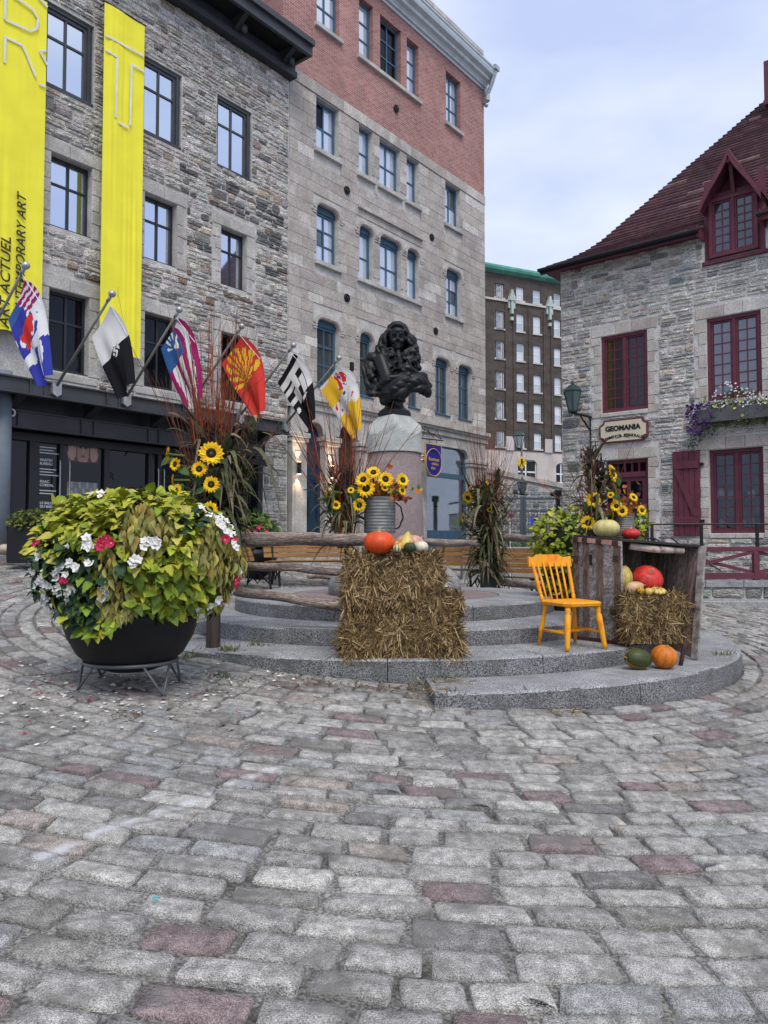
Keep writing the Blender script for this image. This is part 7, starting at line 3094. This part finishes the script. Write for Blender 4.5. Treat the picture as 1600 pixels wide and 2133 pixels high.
for i in range(13):
    f = i / 12
    ff = -.09 + 1.18 * f
    c = tl.lerp(tr_, ff) + back * (.045 * math.sin(math.pi * f))
    up_ = .055 + .028 * (1 if .17 < f < .83 else 0) + (.01 if f in (0, 1) else 0)
    cr.append((c + Vector((0, 0, -.045)), c + Vector((0, 0, up_)) + back * .02))
for i in range(12):
    (a0, a1), (b0, b1) = cr[i], cr[i + 1]
    th = back * .026
    q.add([a0 - th * .5, b0 - th * .5, b1 - th * .5, a1 - th * .5, a0 + th * .5, b0 + th * .5, b1 + th * .5, a1 + th * .5], [(0, 1, 2, 3), (7, 6, 5, 4), (3, 2, 6, 7), (0, 4, 5, 1), (0, 3, 7, 4), (1, 5, 6, 2)])
q.build('crest_rail', cp, ch)

# ------------------------------------------------------------------ split-log rails and posts
def log(label, pts, r, seed, mat='oldwood'):
    rr = random.Random(seed)
    P0 = Vector(pts[0])
    t = thing('log_rail', label, 'log', P0.to_tuple(), 0, 'split log rails')
    m = MB()
    path, rad = [], []
    n = 26
    for i in range(n + 1):
        f = i / n * (len(pts) - 1)
        k = min(int(f), len(pts) - 2)
        path.append(Vector(pts[k]).lerp(Vector(pts[k + 1]), f - k) - P0 + Vector((0, 0, .005 * math.sin(i * .5 + seed))))
    nu = 18
    tdir = (path[-1] - path[0]).normalized()
    x = tdir.cross(Vector((0, 0, 1))).normalized()
    y = x.cross(tdir)
    for i, p in enumerate(path):
        e = .75 if i in (0, n) else 1
        for k in range(nu):
            a = 2 * math.pi * k / nu
            g = 1 + .16 * noise.noise(Vector((math.cos(a) * 1.6, math.sin(a) * 1.6, i * .09 + seed))) + .10 * noise.noise(Vector((math.cos(a) * 5, math.sin(a) * 5, i * .12 + seed * 3)))
            crack = .22 * math.exp(-((a - 4.2 - .25 * noise.noise(Vector((i * .15, seed, 0)))) / .10) ** 2) + .16 * math.exp(-((a - 5.3) / .08) ** 2)
            rad_ = r * e * (g - crack)
            m.v.append(p + x * math.cos(a) * rad_ + y * math.sin(a) * rad_ * .82)
    for i in range(n):
        for k in range(nu):
            l = (k + 1) % nu
            m.f.append((i * nu + k, i * nu + l, (i + 1) * nu + l, (i + 1) * nu + k))
            m.c.append(None)
    m.f.append(tuple(range(nu - 1, -1, -1)))
    m.f.append(tuple(n * nu + k for k in range(nu)))
    m.c += [None, None]
    m.build('timber', MT[mat], t, smooth=True)
    return t


log('thick weathered top log rail running from the planter to the hay', [at(470, 1128, 8.25), at(620, 1123, 8.15), at(775, 1124, 8.05)], .080, 1)
log('middle split log rail below the thick top log', [at(490, 1178, 8.25), at(610, 1182, 8.15), at(745, 1198, 8.05)], .052, 2)
log('lowest split log rail slanting in front of the step', [at(485, 1230, 8.2), at(610, 1248, 8.1), at(740, 1268, 7.98)], .062, 3)
log('short dark log end leaning behind the middle rail', [at(640, 1200, 11.0), at(730, 1203, 11.2)], .045, 4)
log('top log rail between the hay and the corn stalk bollard', [at(860, 1128, 11.8), at(940, 1131, 12.4), at(1000, 1132, 13.0)], .068, 5)
log('top log rail between the corn stalk bollard and the trunk', [at(1042, 1119, 13.0), at(1120, 1122, 12.0), at(1205, 1128, 10.8)], .075, 6)
log('low log rail under the right bench', [at(1035, 1212, 13.2), at(1085, 1216, 12.8), at(1140, 1222, 12.4)], .08, 7)
log('grey log rail far behind the thick left rail', [at(490, 1112, 9.6), at(600, 1113, 9.8), at(660, 1113, 9.9)], .030, 8)
for (lab, px_, y_, zt_, r_) in (('dark fence post beneath the tall left corn bundle', 446, 7.95, 1.5, .075), ('wooden post behind the hay under the watering can', 789, 8.30, 1.505, .09), ('dark post at the trunk end of the right log rail', 1203, 10.7, 1.52, .07)):
    x = (px_ - 800) / FPX * y_
    zb0 = max(ground_z(x, y_), step_top(x, y_))
    t = thing('fence_post', lab, 'post', (x, y_, zb0 - .02))
    q = MB()
    q.lathe([(r_, 0), (r_ * .97, .3), (r_ * .93, zt_ - zb0)], 12, wob=lambda a, z: 1 + .06 * math.sin(a * 3 + z * 2))
    q.build('timber', M('dark_post_%d' % px_, (.06, .048, .042), rough=.9, var=.4, vscale=8, stretch=(3, 3, .4)), t)


# ------------------------------------------------------------------ benches
def bench(label, A, B, seed):
    A, B = Vector(A), Vector(B)
    d = (B - A)
    L = d.length
    rz = math.atan2(d.y, d.x)
    t = thing('park_bench', label, 'bench', A.to_tuple(), rz, 'slatted park benches')
    wood = MT.setdefault('bench_wood', M('varnished_slat', (.25, .125, .035), rough=.5, var=.25, vscale=5, stretch=(.4, .4, 3), fine=.2, fscale=50))
    iron = MT['black']
    for k in range(5):
        y = .02 + k * .09
        MB().bbox(0, L, y - .3, y - .225, .43 - .006 * k, .455 - .006 * k, .006).build('seat_slat', wood, t)
    for k in range(5):
        z = .50 + k * .087
        y = .17 + k * .03
        m = MB()
        m.add([(0, y, z), (L, y, z), (L, y + .024, z + .075), (0, y + .024, z + .075), (0, y + .022, z - .004), (L, y + .022, z - .004), (L, y + .046, z + .071), (0, y + .046, z + .071)],
              [(0, 1, 2, 3), (7, 6, 5, 4), (3, 2, 6, 7), (0, 4, 5, 1), (0, 3, 7, 4), (1, 5, 6, 2)])
        m.build('back_slat', wood, t)
    for x in (.16, L - .16):
        m = MB()
        m.tube([(x, -.28, 0), (x, -.24, .22), (x, -.28, .42)], .022, 6)
        m.tube([(x, .25, 0), (x, .16, .25), (x, .17, .45), (x, .33, .96)], .024, 6)
        m.tube([(x, -.28, .41), (x, .18, .40)], .02, 6)
        m.tube([(x, -.25, .12), (x, 0, .30), (x, .2, .12)], .014, 6)
        m.tube([(x, .0, .30), (x, -.07, .2), (x, 0, .12), (x, .07, .2), (x, 0, .3)], .012, 6)
        m.build('iron_frame', iron, t)
    return t


def gp_(px, y):
    x = (px - 800) / FPX * y
    return (x, y, ground_z(x, y))


bench('slatted bench behind the left log rails nearest the pedestal', gp_(556, 13.6), gp_(745, 14.3), 1)
bench('slatted bench end seen just right of the flower planter', gp_(440, 12.0), gp_(548, 13.3), 2)
bench('long slatted bench right of the hay behind the corn bollard', gp_(893, 14.4), gp_(1010, 13.7), 3)
bench('slatted bench between the corn bollard and the orange chair', gp_(1012, 13.75), gp_(1140, 12.9), 4)
bo = thing('bollard', 'round dark green bollard wrapped in corn stalks', 'bollard', gp_(1017, 13.1))
m = MB()
m.lathe([(.17, 0), (.17, .12), (.145, .15), (.14, .60), (.155, .62), (.155, .66), (.14, .69), (.13, .85), (.09, .93), (0, .95)], 24)
m.build('post', M('green_iron', (.03, .045, .035), rough=.5, var=.2), bo, smooth=True)

# ------------------------------------------------------------------ corn bundles with sunflowers and red twigs
YEL1, YEL2 = (.84, .55, .008), (.80, .40, .005)


def sunflower(parent, P_, diam, facing, seed, small=False):
    rr = random.Random(seed)
    r_ = diam / 2
    m = MB()
    for lay, (k0, n_, cup) in enumerate(((1.0, 17, .10), (.86, 15, .32))):
        for k in range(n_):
            a = 2 * math.pi * (k + .5 * lay) / n_ + rr.uniform(-.08, .08)
            d = Vector((math.cos(a), -cup + rr.uniform(-.12, .12), math.sin(a)))
            st_p = Vector((math.cos(a), 0, math.sin(a))) * r_ * .32
            leaf(m, st_p, d, Vector((0, -1, 0)), r_ * .68 * k0 * rr.uniform(.9, 1.08), r_ * .38, jit(YEL1 if rr.random() < .75 else YEL2, .12, rr), .12, .25)
    fl = m.build('sunflower', MT['petal'], parent)
    fl.matrix_local = Matrix.Translation(P_) @ rot_to(facing)
    q = MB()
    q.lathe([(r_ * .40, 0), (r_ * .40, r_ * .06), (r_ * .30, r_ * .12), (r_ * .16, r_ * .09), (0, r_ * .07)], 18, (0, 0, 0), (.020, .012, .008))
    dk = q.build('disc', MT['seed'], fl)
    dk.matrix_local = Matrix.Rotation(math.radians(90), 4, 'X')
    q = MB()
    q.lathe([(r_ * .14, 0), (r_ * .12, r_ * .02), (0, r_ * .03)], 10, (0, 0, r_ * .075), (.10, .09, .02))
    q.tube([(0, 0, -.002), (0, 0, -.05), (0, .0, -.16)], .012, 6, (.10, .14, .03))
    dk2 = q.build('heart', MT['seed'], fl)
    dk2.matrix_local = Matrix.Rotation(math.radians(90), 4, 'X')


MT['seed'] = M('seed_disc', attr=True, rough=.9, var=.4, vscale=120, bump=.8, bscale=160, bdist=.01)
HUSK = [(4, (.12, .115, .062)), (4, (.08, .085, .042)), (3, (.18, .16, .095)), (3, (.05, .065, .025)), (1, (.30, .25, .16)), (2, (.13, .08, .05))]


def bundle(label, base, height, spread, seed, flowers, n_leaf=150, twig_h=1.0, n_twig=40, twig_spread=.35, tassel=True, y0=None, lean=0.0, lw=1.0, fan=0.0, fdep=.12):
    """flowers: (px, py, diameter px, facing x, facing z) at depth y0"""
    rr = random.Random(seed)
    B = Vector(base)
    t = thing('corn_bundle', label, 'corn stalks', B.to_tuple(), 0, 'corn stalk bundles')
    stalks = []
    for k in range(8):
        a = rr.uniform(0, 6.28)
        top_ = Vector((rr.gauss(lean, spread * .35), rr.gauss(0, spread * .2), height * rr.uniform(.8, 1.05)))
        bt = Vector((math.cos(a) * .06, math.sin(a) * .06, 0))
        stalks.append((bt, top_))
        q = MB()
        q.tube([bt, bt.lerp(top_, .5) + Vector((rr.gauss(0, .02), 0, 0)), top_], [.013, .011, .006], 6, jit((.20, .17, .08), .3, rr))
        q.build('stalk', MT['husk'], t)
        if tassel and k < 5:
            q = MB()
            for j in range(26):
                s_ = top_ + Vector((rr.gauss(0, .03), rr.gauss(0, .03), rr.uniform(-.18, .05)))
                e = s_ + Vector((rr.gauss(0, .05), rr.gauss(0, .04), rr.uniform(.03, .14)))
                q.tube([s_, e], [.009, .004], 4, jit((.05, .033, .03), .4, rr), cap=False)
            q.build('tassel', MT['husk'], t)
    lf = MB()
    for k in range(n_leaf):
        bt, tp_ = rr.choice(stalks)
        f = rr.uniform(.05, .95)
        s_ = bt.lerp(tp_, f)
        a = rr.uniform(0, 6.28)
        out = Vector((math.cos(a), math.sin(a) * .7 - .15, 0))
        L = rr.uniform(.25, .62) * (height / 1.3) ** .5
        up_ = rr.uniform(.3, 1.5)
        drop = rr.uniform(.3, 1.9)
        n_ = 7
        w0 = rr.uniform(.012, .034) * lw
        col = jit(pick(HUSK, rr), .25, rr)
        side = out.cross(Vector((0, 0, 1))).normalized()
        tw = rr.uniform(-1.6, 1.6)
        pts = []
        for i in range(n_ + 1):
            q = i / n_
            c = s_ + out * L * q * (1 - .25 * q) + Vector((0, 0, L * (up_ * q - drop * q * q)))
            if c.z < -B.z + .02:
                c.z = -B.z + .02
            an = tw * q
            sd = side * math.cos(an) + Vector((0, 0, 1)) * math.sin(an)
            w = w0 * (1 - q) ** .6 * min(1, .4 + 4 * q)
            pts += [c - sd * w, c + sd * w]
        lf.add(pts, [(2 * i, 2 * i + 1, 2 * i + 3, 2 * i + 2) for i in range(n_)], col)
    lf.build('dry_leaves', MT['husk'], t, kind='stuff')
    if n_twig:
        tw_ = MB()
        for k in range(n_twig):
            a = rr.gauss(fan, twig_spread)
            s_ = Vector((rr.gauss(0, .05), rr.gauss(.02, .04), rr.uniform(0, height * .4)))
            hh = twig_h * rr.uniform(.55, 1.0)
            e = Vector((s_.x + math.sin(a) * hh * .9, rr.gauss(0, .14), hh * math.cos(a * .7)))
            mdl = s_.lerp(e, .5) + Vector((rr.gauss(0, .03) - .05 * math.sin(a), 0, .02))
            col = jit(rr.choice([(.20, .045, .02), (.28, .075, .03), (.13, .05, .035)]), .25, rr)
            tw_.tube([s_, mdl, e], [.0055, .0042, .0016], 4, col, cap=False)
            for j in range(rr.randint(1, 3)):
                f = rr.uniform(.45, .85)
                b0 = mdl.lerp(e, (f - .5) * 2) if f > .5 else s_.lerp(mdl, f * 2)
                b1 = b0 + Vector((rr.gauss(math.sin(a) * .15, .09), rr.gauss(0, .06), rr.uniform(.08, .3) * twig_h * .5))
                tw_.tube([b0, b1], [.0028, .0012], 3, col, cap=False)
        tw_.build('red_twigs', MT['husk'], t, kind='stuff')
    for i, (px_, py_, dm, fx, fz) in enumerate(flowers):
        yy_ = y0 - fdep
        p = at(px_, py_, yy_)
        sunflower(t, p - B, dm / FPX * yy_, Vector((fx, -1 if abs(fx) < 1.5 else -.35, fz)), seed * 31 + i)
        q = MB()
        f = (py_ % 7) / 7
        root = stalks[i % 8][0].lerp(stalks[i % 8][1], .4)
        q.tube([root, (root + (p - B)) / 2 + Vector((0, 0, .05)), p - B + Vector((0, .12, -.01))], .008, 5, (.07, .10, .03))
        q.build('flower_stem', MT['husk'], t)
        for k in range(2):
            q = MB()
            c = p - B + Vector((rr.gauss(0, .03), .08, -.03))
            leaf(q, c, Vector((rr.gauss(0, 1), -.2, -.5)), Vector((0, -.8, .6)), .13, .09, jit((.05, .10, .03), .3, rr), .3)
            q.build('green_leaf', MT['leaf'], t)
    return t


y1_ = 7.95
bundle('tall left corn stalk bundle with nine sunflowers and upright red twigs', ((446 - 800) / FPX * y1_, y1_, 1.2), 1.35, .36, 1,
       [(350, 946, 36, -2.2, .2), (365, 967, 31, -.6, .1), (440, 944, 54, .25, .2), (415, 977, 35, .0, .15), (440, 1009, 37, .05, .1), (361, 1000, 28, -2.2, 0), (367, 1022, 30, -.4, .2), (382, 1040, 30, 1.8, .2), (437, 1062, 38, 0, .1)],
       430, 2.75, 95, .15, True, y1_, lw=1.25, fdep=.42)
y2_ = 8.25
bundle('corn stalks with small sunflowers at the hay behind the watering can', ((716 - 800) / FPX * y2_, y2_, 1.35), .75, .20, 2,
       [(682, 1023, 26, -1.8, .2), (692, 1034, 24, 1.6, .3), (700, 1052, 22, .3, .3), (731, 1021, 16, 0, .3)], 120, 1.75, 46, .30, True, y2_, fan=-.12)
y3_ = 13.05
bundle('corn stalks tied round the dark green bollard', ((1017 - 800) / FPX * y3_, y3_, .75), 1.75, .36, 3,
       [(975, 1037, 28, -.9, -.8), (965, 1078, 22, -2.4, 0), (1013, 1008, 12, 0, .2), (978, 1020, 15, -1.8, .4), (1020, 1062, 13, .2, .1)], 420, 2.9, 70, .14, True, y3_, lw=1.35)
y4_ = 9.0
bundle('corn stalks with sunflowers rising behind the open trunk', ((1238 - 800) / FPX * y4_, y4_, 1.3), 1.1, .22, 4,
       [(1236, 1041, 34, -.1, .15), (1225, 1089, 34, -.05, .15), (1276, 986, 42, 1.3, .4), (1281, 1022, 26, 2.0, -.2), (1275, 1072, 28, 2.0, .1)], 170, 1.35, 26, .30, True, y4_)

# ------------------------------------------------------------------ watering cans with bouquets
zinc = M('dull_zinc', (.22, .23, .22), rough=.5, metal=.45, var=.25, vscale=9, stain=(.13, .13, .125), sscale=5)


def can(label, c, r_, h, seed, handle=1):
    t = thing('metal_can', label, 'can', c)
    m = MB()
    prof = [(r_ * .97, 0)]
    for k in range(22):
        z = h * (k + .5) / 22
        prof += [(r_ * (1.0 if k % 2 else .978), z)]
    prof += [(r_ * 1.02, h), (r_ * 1.02, h + .012), (r_ * .96, h + .012), (r_ * .94, h * .9)]
    m.lathe(prof, 36, cap=False)
    m.lathe([(0.0, .004), (r_ * .97, .004)], 36, cap=False)
    m.lathe([(0.0, h * .88), (r_ * .95, h * .88)], 36, cap=False)
    m.build('body', zinc, t, smooth=False)
    q = MB()
    q.tube([(r_ * handle, -.02, h * .88), (handle * (r_ + .055), -.03, h * .75), (handle * (r_ + .08), -.03, h * .45), (handle * (r_ + .04), -.02, h * .18), (r_ * handle, -.02, h * .12)], .009, 7)
    q.build('handle', MT['black'], t)
    return t


def bouquet(label, c, flowers, y, seed, w, h, n=120):
    rr = random.Random(seed)
    B = Vector(c)
    t = thing('sunflower_bouquet', label, 'flowers', c)
    lv = MB()
    AUT = [(4, (.22, .04, .012)), (3, (.32, .10, .015)), (2, (.12, .025, .012)), (2, (.40, .20, .02)), (2, (.09, .12, .03))]
    for k in range(n):
        p = Vector((rr.gauss(0, w), rr.gauss(0, .06), abs(rr.gauss(.05, h))))
        leaf(lv, p, Vector((rr.gauss(0, 1), rr.gauss(-.3, .6), rr.gauss(.1, .8))), Vector((rr.gauss(0, .5), -1, .5)), rr.uniform(.04, .085), rr.uniform(.04, .075), jit(pick(AUT, rr), .3, rr), .2)
    lv.build('autumn_leaves', MT['leaf'], t, kind='stuff')
    for i, (px_, py_, dm, fx, fz) in enumerate(flowers):
        p = at(px_, py_, y - .14)
        sunflower(t, p - B, dm / FPX * (y - .14), Vector((fx, -1, fz)), seed * 17 + i)
    return t


c1 = ((791 - 800) / FPX * 8.3, 8.3, 1.51)
can('large ribbed zinc can of sunflowers on the post behind the hay', c1, .172, .375, 1)
bouquet('sunflower bouquet with rust-red leaves in the large zinc can', (c1[0] + .02, c1[1], c1[2] + .36), [(763, 1017, 42, -.2, .2), (757, 999, 36, -.3, .5), (778, 984, 32, .0, .6), (803, 998, 36, .2, .3), (839, 1000, 32, .6, .3), (749, 1052, 31, -.3, .0), (802, 1016, 17, .2, .2), (838, 1022, 22, .8, .2)], 8.25, 3, .15, .09, 170)
q = MB()
c2 = ((1301 - 800) / FPX * 8.95, 8.95, 1.455)
can('smaller zinc can standing on top of the trunk', c2, .115, .28, 2, -1)
bouquet('sunflowers and rust-red leaves in the smaller zinc can', (c2[0] + .02, c2[1], c2[2] + .28), [(1284, 1054, 25, -.3, .2), (1296, 1064, 27, .1, .0), (1337, 1063, 24, .4, .2), (1320, 1036, 22, .4, .6), (1272, 1031, 16, -.5, .4)], 8.95, 4, .11, .10, 120)
# ------------------------------------------------------------------ litter on the paving
rr = random.Random(202)
pt = MB()
for i in range(330):
    if rr.random() < .75:
        px_, py_ = rr.gauss(200, 150), rr.gauss(1440, 42)
    else:
        px_, py_ = rr.gauss(480, 80), rr.gauss(1430, 30)
    if not (-20 < px_ < 640 and 1375 < py_ < 1560):
        continue
    # cast onto the sloping ground
    d = ray(px_, py_)
    t = 5.0
    for _ in range(12):
        p = Vector((0, 0, CAMH)) + d * t
        t += (p.z - ground_z(p.x, p.y)) / max(.05, -d.z + .06)
    p = Vector((0, 0, CAMH)) + d * t
    if step_top(p.x, p.y) > ground_z(p.x, p.y):
        continue
    p.z = ground_z(p.x, p.y) + .016
    col = (.70, .68, .66) if rr.random() < .82 else (.45, .03, .10)
    leaf(pt, p, Vector((rr.gauss(0, 1), rr.gauss(0, 1), rr.uniform(0, .3))), Vector((rr.gauss(0, .2), rr.gauss(0, .2), 1)), rr.uniform(.022, .05), rr.uniform(.018, .04), jit(col, .12, rr), .1, .2)
o = pt.build('fallen_petals', MT['petal'])
tag(o, 'fallen white and pink petals scattered under the bowl planter', 'petals', kind='stuff')

sw_ = MB()


def straw_at(x, y, z, L, n_up=.1):
    a = rr.uniform(0, 6.28)
    d = Vector((math.cos(a), math.sin(a), rr.uniform(0, n_up))) * L
    p = Vector((x, y, z))
    s_ = Vector((-d.y, d.x, 0)).normalized() * rr.uniform(.002, .004)
    sw_.add([p - s_, p + s_, p + d + s_, p + d - s_], [(0, 1, 2, 3)], jit(pick(STRAW, rr), .25, rr))


for i in range(420):
    if i < 230:
        x, y = rr.gauss(.05, .45), 7.05 - abs(rr.gauss(0, .18))
    elif i < 300:
        x, y = rr.gauss(.42, .12), 6.5 + rr.gauss(0, .12)
    elif i < 340:
        x, y = rr.gauss(3.75, .15), rr.gauss(8.0, .4)
    elif i < 370:
        x, y = rr.gauss(1.55, .08), rr.gauss(6.52, .05)
    else:
        x, y = rr.uniform(-2, 3.2), rr.uniform(3.6, 6.6)
    z = max(ground_z(x, y) + .014, step_top(x, y) + .004)
    straw_at(x, y, z, rr.uniform(.05, .2))
o = sw_.build('loose_straw', MT['straw'])
tag(o, 'loose straw strewn along the steps and cobbles', 'straw', kind='stuff')
wd_ = MB()
for (x0, y0, n) in ((-1.55, 7.65, 60), (-1.3, 8.0, 40), (3.78, 8.6, 40), (.55, 7.10, 30), (-1.9, 7.6, 50), (-1.45, 6.9, 30)):
    for i in range(n):
        x, y = x0 + rr.gauss(0, .07), y0 + rr.gauss(0, .05)
        z = max(ground_z(x, y), step_top(x, y))
        leaf(wd_, Vector((x, y, z)), Vector((rr.gauss(0, .6), rr.gauss(0, .6), 1)), Vector((rr.gauss(0, 1), -1, .2)), rr.uniform(.03, .09), .008, jit((.09, .12, .03), .4, rr), .3)
db = MB()
for (px_, py_, n, sx, sy) in ((300, 1425, 90, 45, 9), (460, 1418, 60, 40, 8), (100, 1420, 50, 40, 10), (270, 1490, 40, 18, 4), (560, 1412, 50, 40, 6), (1490, 1400, 40, 20, 14), (700, 1425, 50, 60, 8), (1250, 1462, 30, 60, 3)):
    for i in range(n):
        p = on_ground(rr.gauss(px_, sx), rr.gauss(py_, sy))
        if step_top(p.x, p.y) > ground_z(p.x, p.y):
            continue
        p.z = ground_z(p.x, p.y) + .012
        leaf(db, p, Vector((rr.gauss(0, 1), rr.gauss(0, 1), rr.uniform(0, .5))), Vector((rr.gauss(0, .4), rr.gauss(0, .4), 1)), rr.uniform(.012, .045), rr.uniform(.008, .02), jit(rr.choice([(.10, .065, .035), (.06, .045, .03), (.15, .11, .05), (.09, .03, .03)]), .3, rr), .3, .3)
o = db.build('dry_debris', MT['leaf'])
tag(o, 'small brown dry leaf crumbs gathered along the foot of the steps', 'leaf litter', kind='stuff')
o = wd_.build('weeds', MT['leaf'])
tag(o, 'tufts of grass in the joints at the step feet', 'grass', kind='stuff')
cap_ = thing('bottle_ring', 'tiny turquoise plastic ring lying on the cobbles', 'litter', (0, 0, 0))
d = ray(325, 1881)
t = 3.2
for _ in range(12):
    p = Vector((0, 0, CAMH)) + d * t
    t += (p.z - ground_z(p.x, p.y)) / max(.05, -d.z + .06)
cap_.location = (p.x, p.y, ground_z(p.x, p.y) + .018)
m = MB()
m.tube([(.012 * math.cos(i * math.pi / 8), .009 * math.sin(i * math.pi / 8), 0) for i in range(15)], .0028, 5)
m.build('ring', M('turquoise', (.03, .45, .5), rough=.4), cap_)
